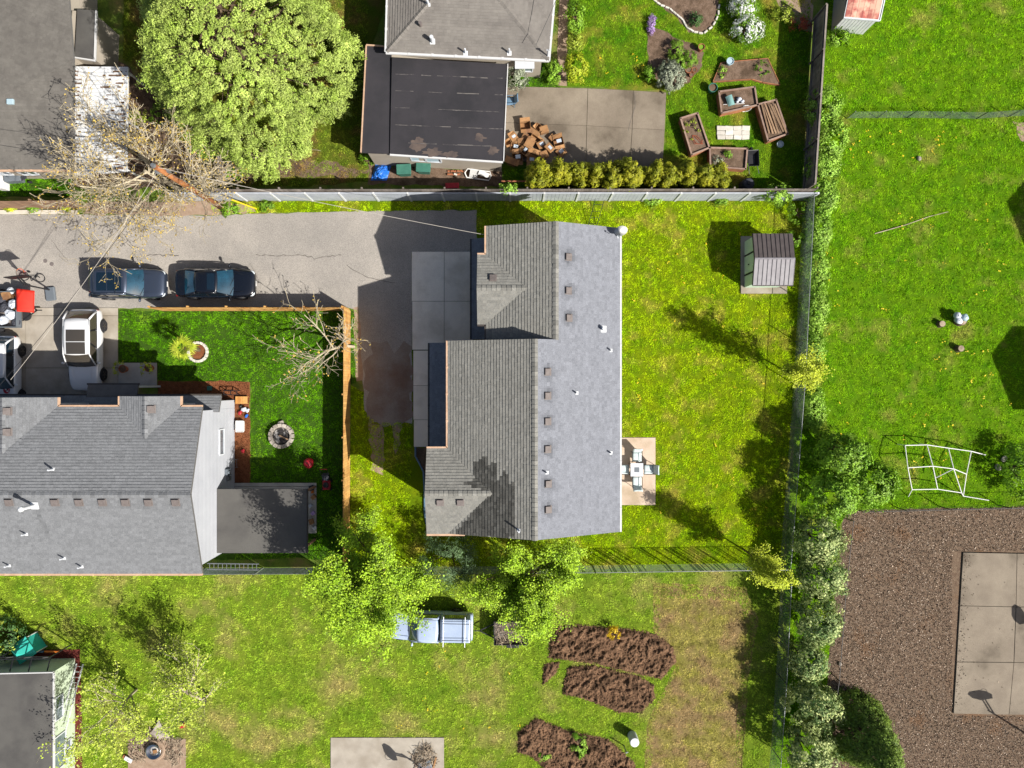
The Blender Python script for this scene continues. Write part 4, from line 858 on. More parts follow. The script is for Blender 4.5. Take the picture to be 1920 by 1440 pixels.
MB().prism([(e0.x, e0.y + 0.3), (e1.x - 0.3, e1.y + 0.3), (e1.x - 0.3, 26), (e0.x, 26)], 0, 2.9).prism([(FR[3].x - 0.4, FR[3].y + 0.3), (FR[2].x - 0.3, FR[2].y + 0.3), (FR[1].x - 0.3, FR[1].y), (FR[0].x - 0.4, FR[0].y)], 0, 2.78).build('wall', MATS['beige_siding'], hb, w=True)
gutter([e0 + Vector((0, -0.06, -0.03)), e1 + Vector((0, -0.06, -0.03))], 'gutter_tan', hb, 0.12)
c = on_plane(22, 192, SL); MB().box(c + Vector((0, 0, 0.1)), (0.38, 0.3, 0.14)).build('skylight', MATS['pale_blue'], rb, w=True, bev=0.02)
for x in (-29.4, -31.0): wall_window(hb, (x - 0.5, e1.y + 0.3), (x + 0.5, e1.y + 0.3), 0.9, 2.1, (0, -1), mull=1)
# patio cover: ribbed white metal
pt_ = thing('patio_cover', 'ribbed white metal patio cover littered with brown leaves under bare branches', 'patio cover', (-24.5, 15, 0))
c4 = [G(142, 126, 2.5), G(240, 127, 2.35), G(237, 322, 2.35), G(139, 330, 2.5)]; MB().slab(c4, 0.04).build('deck', MATS['white_metal'], pt_, w=True)
rr = random.Random(9)
for i in range(27):
    f = (i + 0.5) / 27; p0, p1 = c4[0].lerp(c4[3], f), c4[1].lerp(c4[2], f); MB().beam(p0 + Vector((0, 0, 0.03)), p1 + Vector((0, 0, 0.03)), 0.05, 0.06).build('rib', MATS['white_metal'], pt_, w=True)
MB().beam(c4[1], c4[2], 0.08, 0.14).beam(c4[0], c4[1], 0.06, 0.1).build('edge_beam', MATS['white_metal'], pt_, w=True)
for f in (0.03, 0.5, 0.97): p = c4[1].lerp(c4[2], f); MB().box((p.x - 0.1, p.y, 1.15), (0.09, 0.09, 2.3)).build('post', MATS['white_metal'], pt_, w=True)
m = MB()
for i in range(150):
    f = rr.random() ** 0.8; uu = 1 - abs(rr.gauss(0, 0.22)) if rr.random() < 0.7 else rr.uniform(0.0, 0.12); k = int(f * 27) / 27
    if not 0 <= uu <= 1: continue
    p = c4[0].lerp(c4[3], k + 0.0004).lerp(c4[1].lerp(c4[2], k + 0.0004), uu); m.beam(p + Vector((-rr.uniform(0.1, 0.3), 0, 0.012)), p + Vector((0, 0, 0.012)), rr.uniform(0.04, 0.11), 0.016, rr.random())
m.build('leaf_litter', MATS['soil'], pt_, w=True)['kind'] = 'stuff'

# ---- pale green mobile home, bottom left
mh = thing('mobile_home', 'pale green mobile home with flat grey roof at the bottom left', 'mobile home', (-31, -22, 0))
zt = 2.6; X0 = G(99, 0, zt).x; Y0 = G(0, 1262, zt).y; xb_ = -27.25
MB().slab([(X0, Y0, zt), (X0, -30, zt), (-38, -30, zt), (-38, Y0 - 0.25, zt)], 0.12).build('roof', MATS['flat_grey'], mh, w=True)
MB().beam((X0 + 0.03, Y0, zt - 0.06), (X0 + 0.03, -30, zt - 0.06), 0.06, 0.14).beam((X0, Y0 + 0.03, zt - 0.06), (-38, Y0 - 0.22, zt - 0.06), 0.06, 0.14).build('roof_edge', MATS['gutter_white'], mh, w=True)
wx = -27.3; wy = Y0 + 0.0
MB().prism([(wx, wy - 0.12), (wx, -30), (-38, -30), (-38, wy - 0.3)], 0, 2.47).build('wall', MATS['green_siding'], mh, w=True)
m = MB()
for k in range(14): m.beam((wx + 0.008, wy - 0.12, 0.15 + k * 0.17), (wx + 0.008, -30, 0.15 + k * 0.17), 0.016, 0.155, 0.2 + 0.6 * (k % 2))
m.build('siding', MATS['green_siding'], mh, w=True)['kind'] = 'stuff'
for y0, y1, za, zb in ((1304, 1347, 1.3, 2.0), (1378, 1440, 1.0, 2.1), (1400, 1432, 0.5, 1.1)):
    wall_window(mh, (wx + 0.018, G(0, y1, 1.6).y), (wx + 0.018, G(0, y0, 1.6).y), za, zb, (1, 0), mull=1)
m = MB(); yq = Y0 + 0.75
for zz in (2.05, 2.35): m.beam((-38, yq - 0.1, zz), (-27.4, yq, zz), 0.05, 0.05)
for i in range(9):
    x = -27.5 - i * 1.1; m.beam((x, yq, 2.05), (x, Y0, 2.4), 0.05, 0.05); m.beam((x, yq, 2.05), (x - 0.55, yq, 2.35), 0.03, 0.03)
for x in (-27.5, -30.5, -33.5): m.beam((x, yq, 0), (x, yq, 2.35), 0.06, 0.06)
m.build('awning_frame', MATS['black_metal'], mh, w=True)

# ---- green garden shed
sh = thing('garden_shed', 'pale green metal garden shed with half brown half grey ribbed roof', 'shed', (15.4, 7.4, 0))
ze_, zr_ = 1.95, 2.3; xa, xb = G(1413, 0, 2.1).x, G(1488, 0, 2.1).x; ya, yc, yb = G(0, 438, ze_).y, G(0, 485, zr_).y, G(0, 535, ze_).y
rf = MB().slab([(xa, ya, ze_), (xb, ya, ze_), (xb, yc, zr_), (xa, yc, zr_)], 0.05).slab([(xa, yb, ze_), (xb, yb, ze_), (xb, yc, zr_), (xa, yc, zr_)], 0.05).build('roof', MATS['metal_brown'], sh, w=True)
for side, yq, mt in ((0, ya, 'metal_brown'), (1, yb, 'metal_grey')):
    for i in range(9):
        x0 = xa + (xb - xa) * i / 9; x1 = xa + (xb - xa) * (i + 1) / 9
        m = MB(); m.slab([(x0 + 0.01, yq, ze_ + 0.02), (x1 - 0.01, yq, ze_ + 0.02), (x1 - 0.01, yc, zr_ + 0.02), (x0 + 0.01, yc, zr_ + 0.02)], 0.015, 0.2 + 0.6 * random.Random(i + side * 20).random()); m.beam((x0 + 0.015, yq, ze_ + 0.035), (x0 + 0.015, yc, zr_ + 0.035), 0.035, 0.04, 0.2)
        m.build('roof_panel', MATS[mt], rf, w=True)
MB().beam((xa, yc, zr_ + 0.04), (xb, yc, zr_ + 0.04), 0.1, 0.03).build('ridge', MATS['metal_grey'], rf, w=True)
m = MB(); m.beam((xa - 0.015, ya, ze_ - 0.03), (xa - 0.015, yc, zr_ - 0.03), 0.03, 0.1).beam((xa - 0.015, yb, ze_ - 0.03), (xa - 0.015, yc, zr_ - 0.03), 0.03, 0.1).beam((xa, yb - 0.02, ze_), (xb, yb - 0.02, ze_), 0.04, 0.08).beam((xb + 0.015, yb, ze_ - 0.03), (xb + 0.015, yc, zr_ - 0.03), 0.03, 0.1).build('trim', MATS['metal_brown'], sh, w=True)
wx0 = G(1395, 0).x; MB().prism([(wx0, yb + 0.12), (xb - 0.25, yb + 0.12), (xb - 0.25, ya - 0.12), (wx0, ya - 0.12)], 0.1, 1.92).add([(wx0, ya - 0.12, 1.92), (wx0, yb + 0.12, 1.92), (wx0, yc, 2.24), (wx0 + 0.05, ya - 0.12, 1.92), (wx0 + 0.05, yb + 0.12, 1.92), (wx0 + 0.05, yc, 2.24)], [(0, 1, 2), (5, 4, 3)]).build('wall', MATS['shed_green'], sh, w=True)
for yy in (7.95, 6.75): MB().box((wx0 - 0.015, yy, 1.05), (0.03, 0.09, 1.8)).build('door_trim', MATS['black_metal'], sh, w=True)
d = MB().box((wx0 - 0.012, 7.35, 1.02), (0.02, 1.05, 1.74)).build('door', MATS['shed_green'], sh, w=True); MB().box((wx0 - 0.045, 7.3, 1.0), (0.05, 0.06, 0.12)).build('handle', MATS['black_metal'], d, w=True)

# ---- red and white shed at the top right
rs = thing('garden_shed', 'small white shed with faded red roof panels at the top right edge', 'shed', (21.0, 22.8, 0), -0.08)
xl, xr_ = -1.05, 1.2; 
MB().box((0, 0.35, 0.9), (2.0, 2.4, 1.8)).build('wall', MATS['grey_siding'], rs)
m = MB()
for i in range(10): m.box((-0.9 + i * 0.2, -0.87, 0.9), (0.17, 0.03, 1.8))
m.build('cladding', MATS['white_metal'], rs)
rf = MB().slab([(-1.05, -0.95, 1.85), (1.1, -0.95, 1.85), (1.1, 0.35, 2.3), (-1.05, 0.35, 2.3)], 0.05).slab([(-1.05, 1.65, 1.85), (1.1, 1.65, 1.85), (1.1, 0.35, 2.3), (-1.05, 0.35, 2.3)], 0.05).build('roof', MATS['gutter_white'], rs)
for yq in (-0.9, 1.6):
    for i in range(6):
        x0 = -1.0 + i * 0.335; MB().slab([(x0, yq, 1.89), (x0 + 0.32, yq, 1.89), (x0 + 0.32, 0.31, 2.31), (x0, 0.31, 2.31)], 0.015, [0.2, 0.8, 0.5, 0.9, 0.3, 0.6][i]).build('roof_panel', MATS['rust_red'], rf)
MB().beam((-1.06, 0.35, 2.33), (1.11, 0.35, 2.33), 0.12, 0.03).build('ridge', MATS['gutter_tan'], rf)
MB().beam((-1.06, -0.96, 1.84), (1.11, -0.96, 1.84), 0.06, 0.1).beam((1.12, -0.96, 1.84), (1.12, 0.35, 2.29), 0.05, 0.1).beam((1.12, 1.66, 1.84), (1.12, 0.35, 2.29), 0.05, 0.1).build('trim', MATS['white_paint'], rs)

# ---- houses just outside the right edge: their shadows reach into the field
def plain_house(label, x0, y0, x1, y1, ez, rz_, seed):
    h = thing('house', label, 'house', ((x0 + x1) / 2, (y0 + y1) / 2, 0)); ym = (y0 + y1) / 2
    MB().prism([(x0 + 0.3, y0 + 0.3), (x1 - 0.3, y0 + 0.3), (x1 - 0.3, y1 - 0.3), (x0 + 0.3, y1 - 0.3)], 0, ez - 0.1).add([(x0 + 0.3, y0 + 0.3, ez - 0.1), (x0 + 0.3, y1 - 0.3, ez - 0.1), (x0 + 0.3, ym, rz_ - 0.25)], [(0, 1, 2)]).build('wall', MATS['beige_siding'], h, w=True)
    rf = plane_roof(h, [[(x0, y0, ez), (x1, y0, ez), (x1, ym, rz_), (x0, ym, rz_)], [(x0, y1, ez), (x1, y1, ez), (x1, ym, rz_), (x0, ym, rz_)]], [None, None], seed, deck='shingle_dark')
    wall_window(h, (x0 + 0.3, ym - 0.7), (x0 + 0.3, ym + 0.7), 1.0, 2.2, (-1, 0), mull=1)
zp = 6.2; pk = G(1857, 664); xpk = pk.x + 0.967 * zp; ypk = pk.y - 0.6 * zp
plain_house('tan gabled house just past the right edge, shading the middle of the field', xpk, ypk - 2.6, xpk + 8, ypk + 2.6, 4.8, zp, 90)
pk = G(1886, 378); xpk = pk.x + 0.967 * zp; ypk = pk.y - 0.6 * zp
plain_house('tan gabled house just past the right edge, shading the upper field', xpk, ypk - 2.4, xpk + 8, ypk + 2.4, 4.8, zp, 92)
# ------------------------------------------------------------------ fences, wires, poles
def board_fence(label, a, b, h, mat, face, panel=2.4, pw=0.14, post='same', post_side=1, group=None, seed=1, z0=0.05, name='wooden_fence', rail=True, posth=0.05, cap=False):
    """board fence between pixel points a and b (at the ground); boards, posts and rails as parts"""
    A_, B_ = G(*a), G(*b); L = (B_ - A_).length; d = (B_ - A_) / L; nrm = Vector((-d.y, d.x, 0)) * face; n = max(1, round(L / panel)); rnd = random.Random(seed)
    t = thing(name, label, 'fence', A_, 0, group); 
    for i in range(n):
        m = MB(); s0, s1 = L * i / n, L * (i + 1) / n; k = max(1, int((s1 - s0) / (pw + 0.008)))
        for j in range(k):
            c = d * (s0 + (s1 - s0) * (j + 0.5) / k) + nrm * 0.03; hh = h + rnd.uniform(-0.015, 0.015); w = (s1 - s0) / k - 0.008
            m.beam(Vector((c.x, c.y, z0)), Vector((c.x, c.y, hh)), w, 0.022, rnd.random(), up=(nrm.x, nrm.y, 0))
        m.build('board_panel', MATS[mat], t)['kind'] = 'stuff'
        if rail:
            for zz in (0.4, h - 0.25):
                MB().beam(d * (s0 + 0.06) - nrm * 0.025 + Vector((0, 0, zz)), d * (s1 - 0.06) - nrm * 0.025 + Vector((0, 0, zz)), 0.04, 0.09, rnd.random()).build('rail', MATS[mat], t)
        if cap: MB().beam(d * s0 + Vector((0, 0, h + 0.03)), d * s1 + Vector((0, 0, h + 0.03)), 0.1, 0.035, rnd.random()).build('cap_rail', MATS[mat], t)
    for i in range(n + 1):
        p = d * (L * i / n) - nrm * 0.045; MB().box((p.x, p.y, (h + posth) / 2), (0.09, 0.09, h + posth), math.atan2(d.y, d.x), 0.3).build('post', MATS[mat if post == 'same' else post], t)
    return t
board_fence('new orange cedar fence running along the parked dark cars', (306, 582), (654, 582), 1.8, 'cedar', -1, seed=1)
board_fence('new orange cedar fence dividing the lawn from the shaded driveway', (656.5, 583), (655, 1050), 1.8, 'cedar', 1, seed=2, posth=-0.05)
board_fence('weathered grey board fence behind the white fence', (396, 372), (1505, 371), 2.15, 'old_wood', -1, seed=3, group=None)
board_fence('brown board fence beside the kerb under the bare tree', (-40, 392), (160, 390), 1.9, 'brown_wood', -1, seed=4)
board_fence('weathered grey board fence at the right of the raised beds', (1524, 40), (1503, 362), 2.0, 'old_wood', 1, seed=5, cap=True)
board_fence('short grey board fence between conifer and bare tree', (432, 285), (430, 355), 1.8, 'old_wood', -1, seed=6)
# white vinyl fence
t = thing('vinyl_fence', 'white panel fence with pale posts along the top of the street', 'fence', G(340, 376))
a, b = G(340, 376), G(1512, 376); n = 19; d = (b - a) / n
for i in range(n):
    c = d * (i + 0.5)
    m = MB(); k = 9
    for j in range(k): m.box((d.x * (i + (j + 0.5) / k), 0, 0.87), (d.x / k - 0.012, 0.035, 1.66), 0, 0.3 + 0.4 * ((i * 7 + j * 3) % 5) / 5)
    m.build('panel', MATS['fence_white'], t)
    MB().box((c.x, 0, 1.73), (d.x - 0.12, 0.07, 0.08)).build('top_rail', MATS['fence_white'], t)
for i in range(n + 1): MB().box((d.x * i, -0.01, 0.89), (0.11, 0.11, 1.78)).build('post', MATS['white_metal'], t)
# chain link fences: real wire diamonds
def chain_link(label, pts, h, cell=0.085, wr=0.006, slats=None, post=2.6, mat='wire_mesh', name='chain_link_fence', rail=True):
    W = [G(*p) for p in pts]; t = thing(name, label, 'fence', W[0]); o = W[0]; mesh = MB(); posts = []; rl = MB(); sl = MB(); rnd = random.Random(3)
    for a, b in zip(W[:-1], W[1:]):
        L = (b - a).length; d = (b - a) / L; s = Vector((-d.y, d.x, 0)) * wr; a0 = a - o
        P = lambda u, z: a0 + d * u + Vector((0, 0, z))
        x = -h
        while x < L:
            for q in (0, 1):
                u0, u1 = (x, x + h); z0, z1 = (0.03, h) if q == 0 else (h, 0.03)
                c0, c1 = max(u0, 0), min(u1, L)
                if c1 - c0 > 0.02:
                    za = z0 + (z1 - z0) * (c0 - u0) / h; zb = z0 + (z1 - z0) * (c1 - u0) / h; p0, p1 = P(c0, za), P(c1, zb); e = Vector((0, 0, wr * 1.2))
                    mesh.add([p0 + s, p0 - s, p0 + e, p1 + s, p1 - s, p1 + e], [(0, 1, 4, 3), (1, 2, 5, 4), (2, 0, 3, 5)])
            x += cell
        n = max(1, round(L / post))
        for i in range(n + 1): posts.append(P(L * i / n, 0))
        if rail: rl.tube([P(0, h), P(L, h)], 0.021, 6)
        if slats:
            k = int(L / 0.095)
            for i in range(k):
                if rnd.random() < slats: c = P((i + 0.5) * L / k, 0); sl.beam(c + Vector((0, 0, 0.06)), c + Vector((0, 0, h - 0.05)), 0.07, 0.006, rnd.random(), up=(s.x, s.y, 0))
    mesh.build('wire_mesh', MATS[mat], t)['kind'] = 'stuff'
    pm = 'black_metal' if mat == 'black_metal' else 'galvanised'
    if rail: rl.build('top_rail', MATS[pm], t)
    if slats: sl.build('privacy_slats', MATS['green_slat'], t)['kind'] = 'stuff'
    for p in posts: MB().tube([p, p + Vector((0, 0, h + 0.04))], 0.03, 8).build('post', MATS[pm], t)
    return t
chain_link('chain link fence with green slats under the long house gutter', [(-60, 1066), (385, 1065), (600, 1064)], 1.5, slats=0.97, post=3.0)
chain_link('chain link fence below the middle house, crossing under the leafy trees', [(600, 1064), (870, 1062), (1110, 1060), (1462, 1055)], 1.75, cell=0.1, wr=0.003, slats=0.3)
chain_link('tall chain link fence along the right of the middle yard', [(1505, 376), (1500, 480), (1488, 720), (1476, 880), (1462, 1055)], 1.75, cell=0.1, wr=0.0028)
chain_link('chain link fence beside the variegated hedge at the bottom right', [(1465, 1056), (1455, 1260), (1440, 1470)], 1.75, cell=0.1, wr=0.0028)
chain_link('low wire fence crossing the upper right field', [(1588, 222), (1700, 221), (1830, 223), (1890, 219), (1990, 212)], 1.1, cell=0.08, wr=0.003, post=2.2, rail=False)
chain_link('black wire fence at the left of the wood chip yard', [(1582, 970), (1568, 1100), (1556, 1260), (1550, 1300)], 1.3, mat='black_metal', cell=0.14, wr=0.002, post=3.2)
chain_link('black wire fence along the top of the wood chip yard', [(1600, 953), (1760, 949), (1980, 944)], 1.3, mat='black_metal', cell=0.14, wr=0.002, post=3.2)
# utility pole
t = thing('utility_pole', 'tall brown wooden utility pole rising through the bare tree', 'utility pole', G(415, 388)); hp = 8.45
MB().tube([(0, 0, 0), (0, 0, 4), (0, 0, hp)], [0.19, 0.16, 0.13], 14).build('shaft', MATS['pole_wood'], t, smooth=True)
MB().tube([(0, 0, hp - 0.02), (0, 0, hp + 0.1)], [0.14, 0.1], 12).build('cap', MATS['galvanised'], t)
for zz, q in ((7.2, 0.3), (6.6, 2.2), (7.8, 4.0)): MB().box((0.2 * math.cos(q), 0.2 * math.sin(q), zz), (0.14, 0.12, 0.3), q).build('bracket', MATS['galvanised'], t)
m = MB(); m.tube([(0.05, 0, 7.0), (1.0, -0.05, 3.4)], 0.012, 6); m.tube([(1.0, -0.05, 3.4), (2.2, -0.12, 0.0)], 0.012, 6); m.build('guy_wire', MATS['galvanised'], t)
MB().tube([(1.45, -0.08, 2.1), (2.2, -0.12, 0.0)], 0.05, 8).build('guy_guard', MATS['yellow_plastic'], t)
def wire(label, a, b, sag, r_=0.016, n=14, mat='wire'):
    m = MB(); P = [a.lerp(b, i / n) - Vector((0, 0, sag * 4 * (i / n) * (1 - i / n))) for i in range(n + 1)]; m.tube(P, r_, 5)
    return m.solo('overhead_wire', MATS[mat], label, 'wire')
tp = G(415, 388) + Vector((0, 0, 8.2))
wire('pale overhead wire from the pole to the middle house', tp, Vector((xWN - 0.1, 8.05, 6.1)), 0.45, 0.014)
wire('pale overhead wire slanting over the white car to the long house', tp + Vector((0, 0, -0.3)), G(20, 712, 5.9), 0.4, 0.011)
wire('thin dark overhead wire beside the pale one over the parked cars', tp + Vector((0, 0, -0.9)), G(-60, 790, 5.9), 0.5, 0.012, mat='black_metal')
wire('thin dark wire crossing the upper left roof', tp + Vector((0, 0, -0.1)), G(-60, 262, 7.6), 0.2, 0.012, mat='black_metal')
wire('dark cable running over the grey hip roof', G(1060, -40, 5.2), G(1005, 84, 4.3), 0.1, 0.014, mat='black_metal')
# ------------------------------------------------------------------ vehicles (local x forward, y left)
def wheel_set(t, xs, y, r, w=0.22, rim='rim'):
    for x in xs:
        for s in (-1, 1):
            m = MB(); c = Vector((x, s * y, r)); pr = [(r * 0.62, -w / 2), (r * 0.95, -w / 2), (r, -w * 0.35), (r, w * 0.35), (r * 0.95, w / 2), (r * 0.62, w / 2)]; n = 24
            m.loft([[c + Vector((a * math.cos(2 * PI * k / n), b, a * math.sin(2 * PI * k / n))) for k in range(n)] for a, b in pr]); wh = m.build('wheel', MATS['tyre'], t, smooth=False)
            m = MB(); q = s * (w / 2 + 0.004); m.tube([c + Vector((0, q - s * 0.03, 0)), c + Vector((0, q + s * 0.004, 0))], r * 0.16, 10)
            for k in range(5):
                a = 2 * PI * k / 5; e = Vector((math.cos(a), 0, math.sin(a))); m.beam(c + Vector((0, q - s * 0.01, 0)), c + e * r * 0.6 + Vector((0, q - s * 0.012, 0)), 0.06, 0.02, up=(0, 1, 0))
            m.loft([[c + Vector((a * math.cos(2 * PI * k / n), b, a * math.sin(2 * PI * k / n))) for k in range(n)] for a, b in ((r * 0.56, q - s * 0.02), (r * 0.64, q - s * 0.005), (r * 0.66, q - s * 0.02))], cap=False)
            m.build('rim', MATS[rim], wh)
def body_loft(L, W, st, zlow=0.24):
    secs = []
    for f, wf, zt, zl in st:
        w = W / 2 * wf; x = f * L; zs = zl + (zt - zl) * 0.62; h = [(0, zl), (w * 0.88, zl), (w * 0.99, zl + (zt - zl) * 0.22), (w, zs), (w * 0.955, zl + (zt - zl) * 0.86), (w * 0.86, zt - 0.012), (w * 0.5, zt + 0.012), (0, zt + 0.02)]
        secs.append([Vector((x, y, z)) for y, z in h] + [Vector((x, -y, z)) for y, z in h[-2:0:-1]])
    return secs
def car(label, cat, loc, rz, L, W, Hh, st, xa, xb, xc, xd, zb, paint, glass='glass_teal', wr=0.8, sun=None, rails=False, bars=(), wheels=(0.3, -0.3), rw=0.34, rim='rim', rearz=None, name='parked_car', rear_pane=True, sglass='glass_dark', pil=3, antenna=False):
    t = thing(name, label, cat, loc, rz); P = MATS[paint]; w2 = W / 2
    MB().loft(body_loft(L, W, st)).build('body', P, t, smooth=True, sub=2)
    xa, xb, xc, xd = xa * L, xb * L, xc * L, xd * L; wb, wt = w2 * 0.9, w2 * wr; zr = Hh - 0.05; zd = rearz or zb
    # dark cabin core keeps light out
    core = MB(); core.loft([[Vector((x, y, z)) for x, y, z in ((xa - 0.06, wb - 0.06, zb - 0.1), (xb - 0.02, wt - 0.05, zr - 0.04), (xb - 0.02, -wt + 0.05, zr - 0.04), (xa - 0.06, -wb + 0.06, zb - 0.1))], [Vector((x, y, z)) for x, y, z in ((xd + 0.05, wb - 0.06, zd - 0.1), (xc + 0.02, wt - 0.05, zr - 0.04), (xc + 0.02, -wt + 0.05, zr - 0.04), (xd + 0.05, -wb + 0.06, zd - 0.1))]]); core.build('cabin', MATS['black_plastic'], t)
    MB().sheet((xa, wb * 0.95, zb), (xa, -wb * 0.95, zb), (xb, -wt * 0.93, zr), (xb, wt * 0.93, zr), 10, 6, (0.11, 0, 0.025)).build('windshield', MATS[glass], t, smooth=True)
    if rear_pane: MB().sheet((xd, -wb * 0.9, zd), (xd, wb * 0.9, zd), (xc, wt * 0.9, zr), (xc, -wt * 0.9, zr), 10, 6, (-0.08, 0, 0.02)).build('rear_window', MATS[glass], t, smooth=True)
    fr = [0.0] + [i / pil for i in range(1, pil)] + [1.0]
    for s in (-1, 1):
        lo = lambda u: Vector((xa + (xd - xa) * u, s * wb, zb + (zd - zb) * u)); hi = lambda u: Vector((xb + (xc - xb) * u, s * wt, zr - 0.02))
        for i in range(pil):
            u0, u1 = fr[i] + 0.02, fr[i + 1] - 0.02
            MB().sheet(lo(u0), lo(u1), hi(u1), hi(u0), 4, 3, (0, s * 0.02, 0)).build('side_window', MATS[sglass], t, smooth=True)
        m = MB(); m.tube([lo(0), lo(0).lerp(hi(0), 0.5) + Vector((0.02, s * 0.01, 0.02)), hi(0)], 0.042, 6); m.tube([lo(1), lo(1).lerp(hi(1), 0.5) + Vector((-0.02, s * 0.01, 0.02)), hi(1)], 0.06, 6)
        m.tube([hi(0), hi(0.5) + Vector((0, s * 0.012, 0.012)), hi(1)], 0.045, 6); m.build('pillar', P, t, smooth=True)
        m = MB()
        for i in range(1, pil): m.beam(lo(fr[i]) + Vector((0, s * 0.012, 0)), hi(fr[i]) + Vector((0, s * 0.012, 0)), 0.06, 0.02, up=(0, 1, 0))
        m.build('door_pillar', MATS['black_plastic'], t)
        MB().tube([lo(0.02) + Vector((0, s * 0.025, -0.01)), lo(0.5) + Vector((0, s * 0.04, 0)), lo(0.98) + Vector((0, s * 0.025, 0))], 0.012, 5).build('chrome_strip', MATS['chrome'], t)
        xm = xa - 0.18; m = MB(); m.ell((xm, s * (w2 + 0.12), zb + 0.07), (0.075, 0.13, 0.085), 10, 6); mr = m.build('mirror', P, t, smooth=True); MB().box((xm + 0.02, s * (w2 - 0.01), zb + 0.02), (0.08, 0.14, 0.04)).build('mirror_arm', MATS['black_plastic'], mr)
        zf = st[-2][2]; MB().ell((L * 0.455, s * w2 * 0.68, zf - 0.1), (0.2, 0.17, 0.075), 10, 6, -s * 0.55).build('headlight', MATS['lamp_clear'], t, smooth=True)
        zq = st[1][2]; MB().ell((-L * 0.475, s * w2 * 0.74, zq - 0.2), (0.1, 0.15, 0.08), 10, 6, s * 0.4).build('tail_light', MATS['lamp_red'], t, smooth=True)
        for i in range(2 if pil > 1 else 1): MB().box((xa - 0.95 - i * 0.95, s * (w2 + 0.004), zb - 0.16), (0.18, 0.03, 0.03)).build('door_handle', P, t, bev=0.008)
        m = MB()
        for xx in wheels:
            c = Vector((xx * L, s * (w2 - 0.01), rw)); n = 14; m.loft([[c + Vector((a * math.cos(PI * k / n), s * b, a * math.sin(PI * k / n))) for k in range(n + 1)] for a, b in ((rw + 0.02, -0.06), (rw + 0.02, 0.018), (rw + 0.075, 0.018), (rw + 0.075, -0.06))], closed=False, cap=False)
        m.build('wheel_arch', MATS['black_plastic'], t)
    m = MB(); nx, ny = 10, 10; vs_ = []
    for i in range(nx + 1):
        for j in range(ny + 1):
            u, v = i / nx, 2 * j / ny - 1; x = xb + (xc - xb) * u + (0.07 * (1 - v * v) if i == 0 else 0) - (0.06 * (1 - v * v) if i == nx else 0); vs_.append((x, wt * v * (1 - 0.05 * (abs(2 * u - 1) ** 3)), Hh - 0.05 * v * v - 0.05 * (2 * u - 1) ** 2 + 0.012))
    m.add(vs_, [(i * (ny + 1) + j, (i + 1) * (ny + 1) + j, (i + 1) * (ny + 1) + j + 1, i * (ny + 1) + j + 1) for i in range(nx) for j in range(ny)]); ro = m.build('roof', P, t, smooth=True); so = ro.modifiers.new('thick', 'SOLIDIFY'); so.thickness = 0.03
    if sun:
        for (u0, u1) in sun:
            x0, x1 = xb + (xc - xb) * u0, xb + (xc - xb) * u1; zz = Hh + 0.054
            m = MB(); q8 = 8; m.add([(xb + (xc - xb) * (u0 + (u1 - u0) * a_ / q8), wt * 0.74 * (2 * b_ / q8 - 1), Hh - 0.05 * (0.74 * (2 * b_ / q8 - 1)) ** 2 - 0.05 * (2 * (u0 + (u1 - u0) * a_ / q8) - 1) ** 2 + 0.05) for a_ in range(q8 + 1) for b_ in range(q8 + 1)], [(a_ * (q8 + 1) + b_, (a_ + 1) * (q8 + 1) + b_, (a_ + 1) * (q8 + 1) + b_ + 1, a_ * (q8 + 1) + b_ + 1) for a_ in range(q8) for b_ in range(q8)]); m.build('sunroof', MATS['glass_brown' if glass == 'glass_brown' else 'glass_dark'], ro, smooth=True)
    if rails:
        for s in (-1, 1): MB().tube([(xb - 0.1, s * wt * 0.96, Hh - 0.03), (xb - 0.25, s * wt * 0.96, Hh + 0.04), (xc + 0.25, s * wt * 0.96, Hh + 0.04), (xc + 0.1, s * wt * 0.96, Hh - 0.03)], 0.02, 6).build('roof_rail', MATS['chrome'], t)
    for u in bars: x0 = xb + (xc - xb) * u; MB().tube([(x0, wt, Hh + 0.05), (x0, 0, Hh + 0.08), (x0, -wt, Hh + 0.05)], 0.025, 6).build('cross_bar', MATS['chrome'], t)
    MB().box((L * 0.488, 0, 0.55), (0.06, W * 0.5, 0.22)).build('grille', MATS['black_plastic'], t, bev=0.02); MB().box((L * 0.499, 0, 0.5), (0.02, 0.32, 0.12)).build('number_plate', MATS['white_plastic'], t)
    MB().box((-L * 0.497, 0, 0.7), (0.02, 0.32, 0.14)).build('number_plate', MATS['white_plastic'], t); MB().box((L * 0.47, 0, 0.36), (0.16, W * 0.7, 0.12)).build('bumper', MATS['black_plastic'], t, bev=0.03); MB().box((-L * 0.47, 0, 0.38), (0.14, W * 0.75, 0.14)).build('bumper', MATS['black_plastic'], t, bev=0.03)
    m = MB()
    for y in (0.25, -0.3): m.beam((xa + 0.06, y, zb + 0.04), (xa - 0.12, y - 0.45, zb + 0.13), 0.02, 0.015)
    m.build('wiper', MATS['black_plastic'], t)
    m = MB()
    for s in (-1, 1): m.tube([(xa + 0.05, s * w2 * 0.62, zb + 0.045), (L * 0.44, s * w2 * 0.5, st[-3][2] + 0.0)], 0.012, 4)
    m.build('hood_crease', P, t)
    wheel_set(t, [x * L for x in wheels], w2 - 0.10, rw, rim=rim)
    return t
SUV = [(-0.5, 0.74, 0.86, 0.42), (-0.488, 0.9, 1.0, 0.34), (-0.43, 0.97, 1.06, 0.28), (-0.2, 1.0, 1.05, 0.26), (0.1, 1.0, 1.03, 0.26), (0.24, 0.99, 1.03, 0.27), (0.36, 0.97, 0.99, 0.28), (0.45, 0.9, 0.92, 0.3), (0.488, 0.76, 0.82, 0.34), (0.5, 0.6, 0.7, 0.4)]
